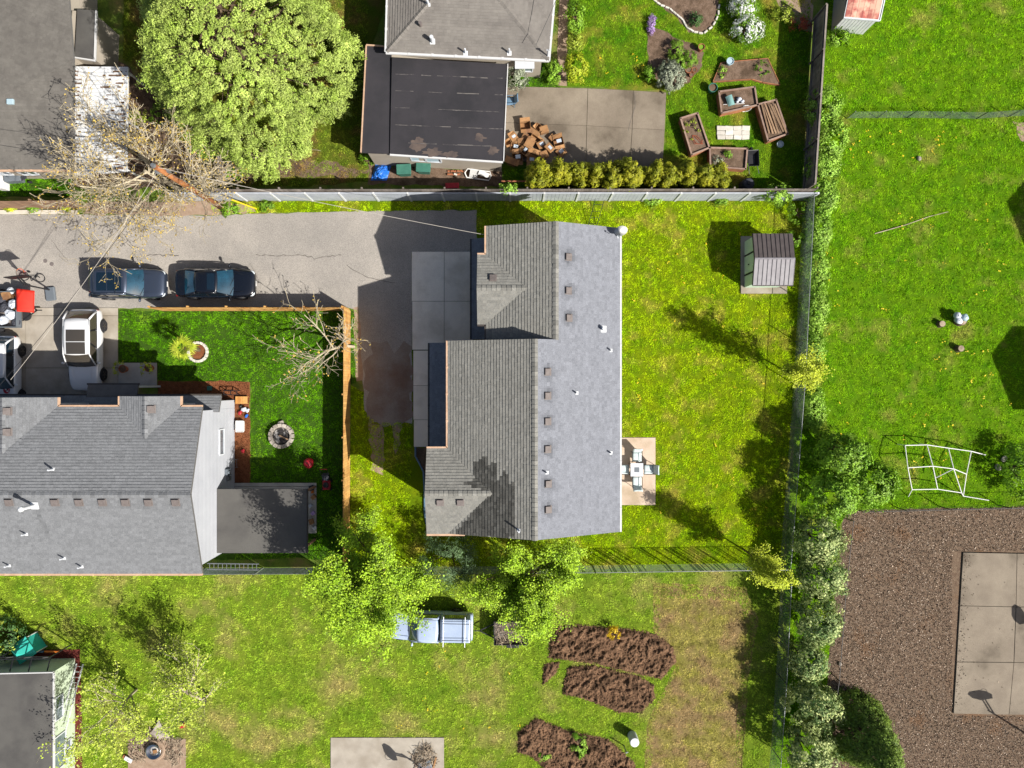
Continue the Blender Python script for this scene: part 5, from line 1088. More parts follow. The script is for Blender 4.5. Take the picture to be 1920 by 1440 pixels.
SED = [(-0.5, 0.7, 0.84, 0.42), (-0.485, 0.88, 0.98, 0.34), (-0.4, 0.96, 1.0, 0.26), (-0.2, 1.0, 0.97, 0.22), (0.1, 1.0, 0.94, 0.22), (0.24, 0.99, 0.95, 0.23), (0.36, 0.96, 0.9, 0.24), (0.45, 0.87, 0.82, 0.28), (0.488, 0.7, 0.74, 0.32), (0.5, 0.52, 0.64, 0.4)]
c = G(252, 535); car('silver blue compact SUV with dark panoramic roof parked in the street', 'car', c, 0, 4.62, 1.86, 1.66, SUV, 0.235, 0.075, -0.40, -0.47, 1.02, 'car_silver', sun=((0.12, 0.5), (0.52, 0.8)), rails=True, bars=(0.28, 0.88))
c = G(413, 534); car('black four door sedan parked along the cedar fence', 'car', c, 0, 4.85, 1.85, 1.43, SED, 0.24, 0.07, -0.2, -0.36, 0.95, 'car_navy', sun=((0.08, 0.42),), pil=2, rearz=0.98, wr=0.72)
c = G(173, 657); car('white SUV with brown glass roof parked nose to the garage', 'car', c, -PI / 2, 5.0, 1.95, 1.72, SUV, 0.2, 0.06, -0.36, -0.465, 1.06, 'car_white', glass='glass_brown', sglass='glass_brown', sun=((0.0, 0.34), (0.36, 0.7)), rim='rim_dark', rw=0.37)
c = G(22, 700); sv = car('white SUV with red round hood emblem at the left edge', 'car', c, -PI / 2, 4.6, 1.88, 1.7, SUV, 0.2, 0.06, -0.38, -0.465, 1.05, 'car_white', glass='glass_teal', rim='rim_dark', rw=0.36)
m = MB(); m.lathe((1.05, 0.42, 1.045), [(0.0, 0), (0.2, 0), (0.2, 0.012), (0.0, 0.012)], 20); em = m.build('hood_emblem', MATS['red_plastic'], sv)
MB().beam((0.96, 0.35, 1.062), (1.14, 0.5, 1.062), 0.06, 0.008).build('emblem_mark', MATS['white_plastic'], em); MB().beam((0.97, 0.5, 1.064), (1.12, 0.36, 1.064), 0.05, 0.008).build('emblem_mark', MATS['black_plastic'], em)
# pale blue pickup with canopy and rack
c = G(806, 1166); t = car('pale blue pickup truck with canopy and roof rack half under the tree', 'pickup', c, PI - 0.02, 5.5, 1.8, 1.62,
    [(-0.5, 0.9, 0.98, 0.45), (-0.49, 0.97, 1.04, 0.38), (-0.3, 1.0, 1.05, 0.32), (-0.05, 1.0, 1.05, 0.3), (0.12, 1.0, 1.05, 0.3), (0.2, 0.99, 1.04, 0.3), (0.33, 0.95, 1.0, 0.3), (0.44, 0.87, 0.92, 0.32), (0.485, 0.72, 0.84, 0.36), (0.5, 0.55, 0.74, 0.42)],
    0.205, 0.10, -0.115, -0.135, 1.05, 'car_blue', pil=1, wheels=(0.3, -0.31), name='pickup_truck', wr=0.78)
xs, ys_ = (-0.145 * 5.5, -0.492 * 5.5), 0.82; m = MB(); m.loft([[Vector((xs[0], y, z)) for y, z in ((0.84, 1.02), (0.7, 1.62), (-0.7, 1.62), (-0.84, 1.02))], [Vector((xs[1] + 0.1, y, z)) for y, z in ((0.84, 1.02), (0.7, 1.6), (-0.7, 1.6), (-0.84, 1.02))]]); cn = m.build('canopy', MATS['car_blue'], t, bev=0.05)
for s in (-1, 1): MB().sheet((-1.0, s * 0.825, 1.12), (-2.4, s * 0.825, 1.12), (-2.35, s * 0.745, 1.5), (-1.05, s * 0.745, 1.5), 2, 2).build('canopy_window', MATS['glass_dark'], cn)
MB().sheet((xs[1] + 0.04, -0.72, 1.08), (xs[1] + 0.04, 0.72, 1.08), (xs[1] + 0.085, 0.6, 1.55), (xs[1] + 0.085, -0.6, 1.55), 2, 2).build('canopy_window', MATS['glass_dark'], cn)
for x in (-1.0, -2.3):
    m = MB(); m.tube([(x, 0.95, 1.05), (x, 0.9, 1.75), (x, -0.9, 1.75), (x, -0.95, 1.05)], 0.028, 6); m.build('rack_hoop', MATS['galvanised'], t)
for y in (0.5, -0.5): MB().tube([(-0.95, y, 1.78), (-2.6, y, 1.78)], 0.02, 6).build('rack_bar', MATS['black_metal'], t)
# trailers
def trailer(label, loc, rz, L, W, hgt, mat):
    t = thing('utility_trailer', label, 'trailer', loc, rz); MB().box((0, 0, 0.5), (L, W, 0.06)).build('deck', MATS['old_wood'], t)
    for s in (-1, 1):
        MB().box((0, s * (W / 2 - 0.02), 0.5 + hgt / 2), (L, 0.04, hgt)).build('side_board', MATS[mat], t); MB().box((s * (L / 2 - 0.02), 0, 0.5 + hgt / 2), (0.04, W - 0.1, hgt)).build('end_board', MATS[mat], t)
        MB().box((-0.1, s * (W / 2 + 0.13), 0.68), (0.75, 0.24, 0.05)).build('mudguard', MATS['black_metal'], t, bev=0.02)
    wheel_set(t, [-0.1], W / 2 + 0.12, 0.3, 0.18)
    MB().beam((L / 2, W * 0.3, 0.45), (L / 2 + 0.9, 0, 0.45), 0.06, 0.06).beam((L / 2, -W * 0.3, 0.45), (L / 2 + 0.9, 0, 0.45), 0.06, 0.06).beam((L / 2 + 0.8, 0, 0.45), (L / 2 + 1.2, 0, 0.45), 0.06, 0.06).build('drawbar', MATS['black_metal'], t)
    return t
trailer('black trailer full of cut twigs behind the pickup under the tree', G(958, 1178), PI, 2.1, 1.45, 0.45, 'black_metal')
m = MB(); rr = random.Random(4); c = G(958, 1178)
for i in range(120):
    p = c + Vector((rr.uniform(-0.85, 0.85), rr.uniform(-0.55, 0.55), 0.6 + rr.random() * 0.45)); d = Vector((rr.gauss(0, 1), rr.gauss(0, 1), rr.gauss(0, 0.25))).normalized() * rr.uniform(0.2, 0.5); m.tube([p - d, p + d * 0.3, p + d], [0.012, 0.012, 0.005], 3, rr.random())
tag(m.solo('twig_pile', MATS['dead_wood'], 'heap of grey cut twigs in the black trailer', 'twigs'), kind='stuff')
trailer('grey trailer loaded with junk at the left edge behind the white car', G(8, 583), 0, 2.9, 2.2, 0.5, 'bin_grey')
# ------------------------------------------------------------------ vegetation
MT = MATS
# broad lime conifer
t = thing('conifer_tree', 'huge dome shaped lime green conifer at the top left', 'tree', G(500, 154)); c = Vector(t.location)
r_ = np.random.default_rng(11); K = 3600; h = r_.uniform(0, 1, K) ** 1.25; q = r_.uniform(0, 2 * PI, K)
lump = np.zeros(K)
for i in range(46):
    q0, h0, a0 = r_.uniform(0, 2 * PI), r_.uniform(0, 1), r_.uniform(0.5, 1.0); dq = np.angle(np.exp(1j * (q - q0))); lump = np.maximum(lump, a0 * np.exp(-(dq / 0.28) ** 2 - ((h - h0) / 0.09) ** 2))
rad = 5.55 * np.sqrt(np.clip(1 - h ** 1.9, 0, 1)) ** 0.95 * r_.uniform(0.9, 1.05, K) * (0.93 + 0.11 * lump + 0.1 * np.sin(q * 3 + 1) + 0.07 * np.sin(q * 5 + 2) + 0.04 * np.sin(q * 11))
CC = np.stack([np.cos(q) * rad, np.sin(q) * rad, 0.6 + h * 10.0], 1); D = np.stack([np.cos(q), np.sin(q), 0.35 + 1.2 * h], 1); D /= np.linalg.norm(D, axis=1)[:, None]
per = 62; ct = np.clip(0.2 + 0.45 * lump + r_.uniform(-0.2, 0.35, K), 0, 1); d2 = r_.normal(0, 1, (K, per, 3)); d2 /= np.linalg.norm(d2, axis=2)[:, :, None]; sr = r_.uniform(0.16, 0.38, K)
Pq = CC[:, None] + d2 * 0.55 * sr[:, None, None] + (D[:, None] - np.array([0, 0, 0.25])) * sr[:, None, None] * r_.uniform(-0.5, 1.5, (K, per, 1)); Nq = d2 * 0.5 + D[:, None] + np.array([0, 0, 0.5])
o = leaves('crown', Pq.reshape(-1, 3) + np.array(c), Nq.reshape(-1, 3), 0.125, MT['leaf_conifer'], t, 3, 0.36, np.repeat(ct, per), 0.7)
m = MB(); m.tube([(0, 0, 0), (0.05, 0, 5), (0, 0.05, 10)], [0.4, 0.25, 0.05], 10); rr = random.Random(2)
for i in range(90): hh = rr.uniform(0.8, 9.5); q1 = rr.uniform(0, 6.28); R1 = 4.6 * math.sqrt(max(0, 1 - ((hh - 0.6) / 10) ** 1.9)); m.tube([(0, 0, hh), (math.cos(q1) * R1 * 0.5, math.sin(q1) * R1 * 0.5, hh + 0.25), (math.cos(q1) * R1, math.sin(q1) * R1, hh + 0.2)], [0.07, 0.05, 0.015], 4)
m.build('trunk', MT['bark'], t)
# bare trees
BARE = dict(levels=4, nch=[12, 8, 6, 4], start=[0.2, 0.2, 0.2, 0.2], ang=[62, 45, 42, 38], len=[1.05, 0.62, 0.55, 0.55], wig=0.13, up=0.05, rr=0.62, rmin=0.013)
tree('bare_tree', 'big pale bare tree spreading over the street and patio cover', G(350, 366), 4.4, 0.17, BARE, MT['pale_bark'], MT['leaf_bud'], 21, per=1, size=0.1, spread=0.06, dens=0.45, lean=(-0.15, -0.1))
BARE2 = dict(levels=3, nch=[8, 6, 5], start=[0.22, 0.25, 0.2], ang=[48, 45, 42], len=[0.8, 0.6, 0.55], wig=0.14, up=0.1, rr=0.6, rmin=0.012)
tree('bare_tree', 'small bare tree leaning over the cedar fence beside the driveway', G(664, 650), 3.9, 0.11, BARE2, MT['pale_bark'], MT['leaf_bud'], 33, per=1, size=0.12, spread=0.05, dens=0.25, lean=(-0.15, 0.1))
# leafy trees at the bottom
LEAF1 = dict(levels=3, nch=[13, 8, 6], start=[0.38, 0.15, 0.2], ang=[60, 48, 42], len=[0.46, 0.55, 0.5], wig=0.1, up=0.05, rr=0.6)
LEAF = dict(levels=3, nch=[11, 8, 6], start=[0.3, 0.15, 0.2], ang=[62, 48, 42], len=[0.72, 0.55, 0.5], wig=0.12, up=0.05, rr=0.6)
tree('leafy_tree', 'spreading fresh green tree between cedar fence and pickup', G(728, 1026), 7.2, 0.19, LEAF1, MT['bark'], MT['leaf_lime'], 41, per=24, size=0.115, spread=0.17)
tree('leafy_tree', 'spreading fresh green tree over the trailer below the middle house', G(995, 1064), 4.3, 0.15, LEAF, MT['bark'], MT['leaf_lime'], 52, per=24, size=0.115, spread=0.17)
YOUNG = dict(levels=2, nch=[20, 6], start=[0.22, 0.2], ang=[34, 42], len=[0.27, 0.5], wig=0.06, up=0.12, rr=0.5)
tree('young_tree', 'slim yellow green young tree on the right fence below the shed', G(1474, 697), 5.6, 0.06, YOUNG, MT['bark'], MT['leaf_yellow'], 61, per=17, size=0.105, spread=0.11, group='slim young trees along the yard fences')
tree('young_tree', 'slim yellow green young tree at the fence corner below the patio', G(1393, 1030), 5.4, 0.06, YOUNG, MT['bark'], MT['leaf_yellow'], 62, per=18, size=0.105, spread=0.11, group='slim young trees along the yard fences')
SPR = dict(levels=3, nch=[9, 6, 5], start=[0.2, 0.2, 0.2], ang=[45, 42, 40], len=[0.75, 0.6, 0.5], wig=0.14, up=0.08, rr=0.6)
tree('blossom_tree', 'thinly leafed spring tree right of the twig covered fire pit', G(393, 1302), 4.1, 0.1, SPR, MT['pale_bark'], MT['leaf_spring'], 71, per=4, size=0.13, spread=0.12, dens=0.8)
tree('blossom_tree', 'thinly leafed spring tree nearest the pale green mobile home', G(256, 1293), 4.0, 0.09, SPR, MT['pale_bark'], MT['leaf_spring'], 72, per=4, size=0.13, spread=0.12, dens=0.8)
bush('pine_shrub', 'dull dark pine shrub between the two leafy trees', 'shrub', 842, 1047, 1.8, (1.6, 1.6, 1.4), MT['leaf_pine'], 70, 0.4, 70, 0.2, 81, aspect=0.16)
# fan palm in its stone ring
t = thing('fan_palm', 'small fan palm growing in a ring of stones', 'palm', G(374, 656)); m = MB(); m.tube([(0, 0, 0), (-0.02, 0, 1.2), (0, 0, 2.2)], [0.13, 0.1, 0.1], 10); m.build('trunk', MT['bark'], t); rr = random.Random(8)
for i in range(13):
    q = i * 2.4; el = rr.uniform(-0.2, 1.2); L = rr.uniform(0.15, 0.4); d = Vector((math.cos(q) * math.cos(el), math.sin(q) * math.cos(el), math.sin(el))); o0 = Vector((0, 0, 2.2)); tip = o0 + d * L; m = MB(); m.tube([o0, tip], 0.012, 4)
    sd = d.cross(Vector((0, 0, 1))).normalized(); up = sd.cross(d)
    for k in range(-5, 6):
        a = k * 0.27; dd = (d * math.cos(a) + sd * math.sin(a)).normalized(); e = tip + dd * rr.uniform(0.42, 0.62) - Vector((0, 0, 0.12)); w = dd.cross(up).normalized() * 0.028; mid = tip.lerp(e, 0.5) + up * 0.04
        m.add([tip, mid + w, e, mid - w], [(0, 1, 2, 3)], rr.random())
    m.build('frond', MT['leaf_palm'], t)
# arborvitae hedge
xsA = [1012, 1050, 1086, 1120, 1152, 1186, 1232, 1262, 1294, 1328, 1360]
for i, x in enumerate(xsA):
    b = G(960 + (x - 960) * 0.93, 345 - (2 if i % 2 else -1)); hh = [4.0, 3.6, 3.6, 3.3, 3.8, 4.2, 3.6, 3.3, 3.5, 3.6, 3.4][i]; rr = random.Random(100 + i); ordn = ['first', 'second', 'third', 'fourth', 'fifth', 'sixth', 'seventh', 'eighth', 'ninth', 'tenth', 'last'][i]
    t = thing('arborvitae', 'golden green arborvitae, ' + ordn + ' in the hedge counting from the cardboard boxes', 'shrub', b, 0, 'arborvitae hedge along the white fence'); Ps, Ns, Ts = [], [], []
    for k in range(7 if i not in (0, 5) else 9):
        q = rr.uniform(0, 6.28); ro = rr.uniform(0.2, 0.6) if k else 0.0; hk = hh * (1 - 0.35 * ro - rr.uniform(0, 0.12)); cc = (b.x + math.cos(q) * ro, b.y + math.sin(q) * ro, hk / 2)
        P_, N_, T_ = blobs(cc, (0.3, 0.3, hk / 2), 90, 0.11, 30, 300 + i * 10 + k, low=-1.0); Ps.append(P_); Ns.append(N_ * [1, 1, 0.6] + [0, 0, 0.5]); Ts.append(T_)
    Pz = np.concatenate(Ps); Pz[:, 2] = np.maximum(Pz[:, 2], 0.05)
    leaves('foliage', Pz, np.concatenate(Ns), 0.1, MT['leaf_arbor'], t, i, 0.45, np.concatenate(Ts), 0.5); MB().tube([(0, 0, 0), (0, 0, hh * 0.8)], [0.08, 0.02], 6).build('stem', MT['bark'], t)
# ivy and hedges along the right fence
IV = [(1545, 205, 0.9, (1.0, 1.3, 0.7)), (1556, 262, 0.9, (1.0, 1.3, 0.7)), (1543, 320, 0.9, (0.9, 1.3, 0.7)), (1542, 375, 0.9, (0.7, 1.1, 0.6)), (1535, 435, 0.7, (0.6, 1.2, 0.5)), (1532, 505, 0.6, (0.6, 1.3, 0.5)), (1530, 580, 0.6, (0.6, 1.4, 0.5)), (1525, 655, 0.5, (0.5, 1.2, 0.4)), (1525, 765, 0.5, (0.6, 1.3, 0.45))]
for i, (x, y, z, rd) in enumerate(IV):
    place = ['at its top end by the grey board fence', 'just above the wire fence end', 'beside the board fence end', 'at the corner with the white fence', 'level with the green shed roof', 'just below the green shed', 'level with the stump field', 'above the slim young tree', 'below the slim young tree'][i]
    bush('ivy_clump', 'ivy on the right fence, ' + place, 'ivy', x, y, z, rd, MT['leaf_ivy'], 120, 0.22, 46, 0.12, 400 + i, 'ivy clumps on the right yard fence', low=-0.6)
bush('ivy_clump', 'light green ivy hanging over the white fence beside the corner', 'ivy', 1458, 366, 1.5, (0.85, 0.5, 0.45), MT['leaf_ivy'], 50, 0.18, 40, 0.12, 420, low=-0.6)
bush('ivy_clump', 'small ivy tuft over the white fence left of the hedge', 'ivy', 955, 355, 1.9, (0.55, 0.22, 0.25), MT['leaf_ivy'], 20, 0.14, 36, 0.11, 421, low=-0.6)
bush('weed_clump', 'green weeds below the small red roofed shed', 'weeds', 1570, 72, 0.4, (0.8, 0.5, 0.35), MT['leaf_green'], 30, 0.2, 40, 0.12, 422)
SH = [(1575, 850, 2.0, (1.5, 1.1, 1.7), 'leaf_green', 'bushy green shrub over the fence at the bend of the field'), (1625, 905, 1.6, (1.6, 1.2, 1.4), 'leaf_green', 'bushy green shrub left of the white pipe frame'), (1550, 930, 2.2, (1.4, 1.3, 1.9), 'leaf_green', 'bushy green shrub above the variegated hedge'),
      (1530, 1010, 1.9, (1.25, 1.2, 1.6), 'leaf_variegated', 'cream flecked shrub at the top of the variegated hedge'), (1540, 1080, 1.7, (1.2, 1.2, 1.4), 'leaf_variegated', 'cream flecked shrub beside the fence corner'), (1530, 1160, 1.8, (1.2, 1.25, 1.5), 'leaf_variegated', 'cream flecked shrub level with the upper dug plot'), (1512, 1235, 1.6, (0.9, 1.0, 1.3), 'leaf_variegated', 'narrow cream flecked shrub level with the lower dug plot'),
      (1525, 1320, 1.9, (1.35, 1.2, 1.6), 'leaf_variegated', 'wide cream flecked shrub beside the dark fir'), (1515, 1405, 1.9, (1.3, 1.3, 1.6), 'leaf_variegated', 'cream flecked shrub at the bottom edge')]
for i, (x, y, z, rd, mt, lb) in enumerate(SH): bush('hedge_shrub', lb, 'shrub', x, y, z, rd, MT[mt], 110, 0.3, 60, 0.16, 430 + i, 'tall shrubs along the right fence', low=-0.5)
bush('fir_tree', 'dark green fir at the bottom right beside the wood chips', 'tree', 1632, 1395, 2.6, (2.0, 2.0, 2.6), MT['leaf_fir'], 800, 0.24, 45, 0.17, 450, shape='cone', aspect=0.3)
bush('shrub', 'dark green shrub at the right edge above the wood chip yard', 'shrub', 1912, 880, 0.9, (1.1, 1.6, 0.8), MT['leaf_green'], 70, 0.28, 46, 0.14, 451)
# garden plants at the top
bush('clipped_shrub', 'round silvery sage shrub beside the flower pots', 'shrub', 1257, 143, 0.55, (0.85, 0.9, 0.55), MT['leaf_sage'], 150, 0.12, 60, 0.09, 460)
bush('shrub', 'yellow green round shrub at the corner of the neighbour driveway', 'shrub', 1080, 128, 0.7, (0.65, 0.8, 0.6), MT['leaf_yellow'], 60, 0.2, 50, 0.12, 461)
bush('shrub', 'pale flowering shrub halfway along the garden path', 'shrub', 1078, 80, 0.45, (0.42, 0.45, 0.4), MT['leaf_spring'], 30, 0.16, 40, 0.1, 462)
bush('shrub', 'green shrub beside the garden path at the top edge', 'shrub', 1079, 30, 0.45, (0.45, 1.1, 0.4), MT['leaf_green'], 50, 0.2, 40, 0.12, 463)
bush('shrub', 'greyish shrub between garage wall and grass patch', 'shrub', 968, 143, 0.7, (0.6, 0.75, 0.6), MT['leaf_sage'], 55, 0.2, 46, 0.12, 464)
bush('shrub', 'dark green shrub at the corner of the hip roofed house', 'shrub', 1036, 136, 0.6, (0.4, 0.65, 0.5), MT['leaf_green'], 36, 0.18, 46, 0.11, 465)
bush('shrub', 'tiny round dark bush left of the sage shrub', 'shrub', 1216, 139, 0.3, (0.3, 0.42, 0.3), MT['leaf_green'], 26, 0.12, 46, 0.08, 466)
for i, (x, y, rx, ry) in enumerate(((1268, 92, 0.4, 0.55), (1270, 116, 0.5, 0.4), (1293, 112, 0.35, 0.5))): bush('herb_mound', ['feathery green herb mound at the top of the flower bed', 'feathery green herb mound touching the sage shrub', 'feathery green herb mound next to the clay pots'][i], 'herb', x, y, 0.3, (rx, ry, 0.28), MT['leaf_green'], 40, 0.12, 60, 0.09, 470 + i, 'herb mounds in the flower bed', stem=True, aspect=0.25)
bush('lilac_flowers', 'lilac flowering cushion plant at the lawn edge', 'flowers', 1222, 46, 0.2, (0.22, 0.6, 0.18), MT['petal_lilac'], 36, 0.1, 40, 0.07, 474)
for i, (x, y, rx, ry) in enumerate(((1400, 55, 0.85, 0.75), (1395, 14, 0.75, 0.5))):
    t = bush('flowering_shrub', ['white flowering shrub above the trapezoid bed', 'white flowering shrub at the top edge of the garden'][i], 'shrub', x, y, 0.5, (rx, ry, 0.45), MT['leaf_green'], 60, 0.2, 36, 0.11, 480 + i)
    P_, N_, T_ = blobs(G(x, y, 0.52), (rx, ry, 0.48), 60, 0.18, 22, 490 + i); leaves('blossom', P_, N_, 0.11, MT['petal_white'], t, 5, 0.85, T_, 0.4)
bush('weed_clump', 'dark clump inside the edged soil bed', 'shrub', 1304, 38, 0.25, (0.35, 0.35, 0.22), MT['leaf_dark'], 22, 0.14, 40, 0.09, 492)
for i, (x, y) in enumerate(((1470, 30), (1500, 48))): bush('dry_shrub', ['reddish dry shrub on the bare ground near the red roofed shed', 'reddish dry shrub against the grey board fence'][i], 'shrub', x, y, 0.4, (0.55, 0.35, 0.3), MT['petal_red' if i else 'leaf_spring'], 24, 0.18, 26, 0.1, 494 + i)
bush('rhododendron', 'dark shrub with pale flowers at the lower left edge', 'shrub', 8, 1195, 0.9, (1.1, 1.2, 0.8), MT['leaf_dark'], 70, 0.26, 40, 0.15, 500)
P_, N_, T_ = blobs(G(4, 1195, 1.1), (1.0, 1.1, 0.75), 28, 0.16, 16, 501); leaves('blossom', P_, N_, 0.14, MT['leaf_spring'], bpy.data.objects['rhododendron'], 6, 0.85, T_, 0.4)
bush('forsythia', 'small yellow flowering bush on the edge of the dug plot', 'shrub', 1151, 1186, 0.4, (0.35, 0.35, 0.3), MT['petal_yellow'], 24, 0.12, 24, 0.09, 502)
bush('weed_clump', 'green weeds growing in the lowest dug plot', 'weeds', 1085, 1398, 0.25, (0.35, 0.75, 0.15), MT['leaf_ivy'], 34, 0.14, 40, 0.1, 503)
bush('weed_clump', 'low weeds on the far tip of the lowest dug plot', 'weeds', 1020, 1418, 0.15, (0.35, 0.25, 0.12), MT['leaf_ivy'], 14, 0.12, 30, 0.09, 504)
for i, (x, y, s) in enumerate(((690, 300, 0.4), (440, 330, 0.6), (300, 215, 0.7), (258, 220, 0.5), (62, 387, 0.35), (20, 388, 0.3), (128, 386, 0.3), (500, 386, 0.3), (430, 392, 0.4), (1225, 372, 0.45), (1350, 372, 0.4), (1495, 400, 0.7), (1490, 450, 0.6))):
    bush('weed_clump', ['weeds at the tan garage corner', 'weeds below the conifer by the grey fence', 'tall weeds between patio cover and conifer', 'weeds beside the patio cover edge', 'spiky weed behind the kerb', 'yellow green weed at the left end of the kerb', 'weed at the right end of the kerb', 'weed on the verge right of the yellow guard', 'weeds beside the foot of the pole', 'weeds at the white fence below the hedge middle', 'weeds at the white fence below the hedge end', 'dark ivy weeds in the shaded fence corner', 'dark ivy weeds right of the green shed'][i], 'weeds', x, y, s * 0.5, (s, s * 0.8, s * 0.5), MT[['leaf_green', 'leaf_green', 'leaf_green', 'leaf_spring', 'leaf_green', 'leaf_yellow', 'leaf_yellow', 'leaf_green', 'leaf_green', 'leaf_ivy', 'leaf_green', 'leaf_green', 'leaf_green'][i]], 22, 0.16, 36, 0.11, 510 + i, 'weed clumps along the fences')
# ------------------------------------------------------------------ small things
RZ = lambda v, a: Vector((v[0] * math.cos(a) - v[1] * math.sin(a), v[0] * math.sin(a) + v[1] * math.cos(a), v[2]))
# cardboard boxes heaped by the garage
BX = [(985, 236, .62, .5, .4, .1, 0), (1001, 248, .75, .3, .3, -.6, 0), (1020, 243, .5, .42, .3, .3, 0), (1010, 240, .4, .35, .3, .9, 0), (963, 258, .45, .4, .35, .6, 1), (977, 266, .4, .4, .4, .2, 0), (966, 276, .55, .45, .35, -.2, 1), (984, 256, .4, .3, .3, 1.1, 0), (993, 268, .5, .4, .3, -.5, 0), (1006, 262, .8, .28, .3, -.6, 0),
      (1015, 272, .5, .45, .35, .5, 1), (1030, 277, .5, .4, .3, -.8, 1), (1047, 266, .6, .5, .3, .25, 1), (1052, 285, .55, .5, .12, .7, 1), (1004, 285, .9, .3, .25, -.35, 0), (970, 296, .6, .55, .45, .1, 1), (996, 300, .55, .45, .3, -.05, 1), (1020, 290, .45, .4, .3, .4, 0), (953, 268, .35, .3, .3, .3, 0), (1035, 258, .35, .3, .25, .8, 0), (960, 303, .4, .5, .35, 1.2, 0), (985, 283, .5, .4, .5, .8, 1)]
BXL = ['open brown box at the top of the cardboard heap', 'long brown carton slanting below the top box of the heap', 'flat opened carton at the upper right of the heap', 'small carton wedged behind the top of the heap', 'brown box nearest the garage, upper left of the heap']
rr = random.Random(12)
for i, (x, y, l, w, h, q, lab) in enumerate(BX):
    z0 = 0.06 + (0.32 if i % 3 == 2 and i > 5 else 0); p = G(x, y, z0 + h * 0.7); p.z = z0
    t = thing('cardboard_box', BXL[i] if i < 5 else ('open ' if i % 3 == 0 else 'closed ') + ('small ' if l < .5 else 'large ') + 'cardboard box ' + ('with a pale shipping label' if lab else 'without any label') + ' in the driveway heap', 'box', p, q, 'cardboard boxes heaped by the garage'); m = MB()
    for a, b, c, d in ((0, w / 2, l, .015), (0, -w / 2, l, .015)): m.box((a, b, h / 2), (c, d, h), 0, rr.random())
    for a in (l / 2, -l / 2): m.box((a, 0, h / 2), (.015, w - .02, h), 0, rr.random())
    m.box((0, 0, .012), (l - .02, w - .02, .02)); 
    if i % 3: m.box((0, 0, h + .006), (l, w, .012), 0, rr.random())
    m.build('carton', MATS['cardboard'], t)
    for s in (-1, 1):
        if i % 3 == 0 or i % 4 == 0: MB().sheet((-l / 2, s * w / 2, h), (l / 2, s * w / 2, h), (l / 2, s * (w / 2 + w * .4), h + rr.uniform(-.1, .15)), (-l / 2, s * (w / 2 + w * .4), h + rr.uniform(-.1, .15)), 1, 1, tone=rr.random()).build('flap', MATS['cardboard'], t)
    if lab: MB().box((.04, .03, h + .016), (l * .5, w * .42, .004)).build('shipping_label', MATS['tape_label'], t)
def chair_simple(name, label, cat, loc, rz, mat, frame, group=None, w=.55, seat=.42):
    t = thing(name, label, cat, loc, rz, group); MB().sheet((-w / 2, -w / 2, seat), (w / 2, -w / 2, seat), (w / 2, w / 2, seat), (-w / 2, w / 2, seat), 5, 5, (0, 0, .05)).build('seat', MATS[mat], t, smooth=True).modifiers.new('thick', 'SOLIDIFY').thickness = .07
    MB().sheet((-w / 2, w / 2, seat), (w / 2, w / 2, seat), (w / 2, w / 2 + .22, seat + .5), (-w / 2, w / 2 + .22, seat + .5), 5, 5, (0, -.03, .0)).build('backrest', MATS[mat], t, smooth=True).modifiers.new('thick', 'SOLIDIFY').thickness = .06
    for sx in (-1, 1):
        for sy in (-1, 1): MB().tube([(sx * w / 2, sy * w / 2, seat + (.2 if 1 else 0)), (sx * w / 2 * 1.05, sy * w / 2 * 1.1, 0)], .018, 6).build('leg', MATS[frame], t)
        MB().tube([(sx * w / 2, -w / 2, seat + .2), (sx * w / 2, 0, seat + .23), (sx * w / 2, w / 2 + .1, seat + .24)], .02, 6).build('armrest', MATS[frame], t)
    return t
# patio set
c = G(1190, 878); t = thing('patio_table', 'square white topped patio table with dark centre panel', 'table', c); MB().box((0, 0, .71), (.78, .82, .04)).build('tabletop', MATS['white_paint'], t, bev=.02); MB().box((0, 0, .735), (.3, .3, .015)).build('centre_panel', MATS['bin_grey'], t)
for sx in (-1, 1):
    for sy in (-1, 1): MB().box((sx * .33, sy * .35, .345), (.05, .05, .69)).build('leg', MATS['black_metal'], t)
for dx, dy, a, lb in ((0.05, .75, 0, 'pale cushioned patio chair on the upper side of the table'), (.78, 0, -PI / 2, 'pale cushioned patio chair on the lawn side of the table'), (0.05, -.75, PI, 'pale cushioned patio chair on the lower side of the table'), (-.72, 0, PI / 2, 'pale cushioned patio chair half under the eave of the middle house')):
    chair_simple('patio_chair', lb, 'chair', c + Vector((dx, dy, .06)), a, 'cushion', 'black_metal', 'patio chairs around the square table', w=.58)
t.location.z = .06
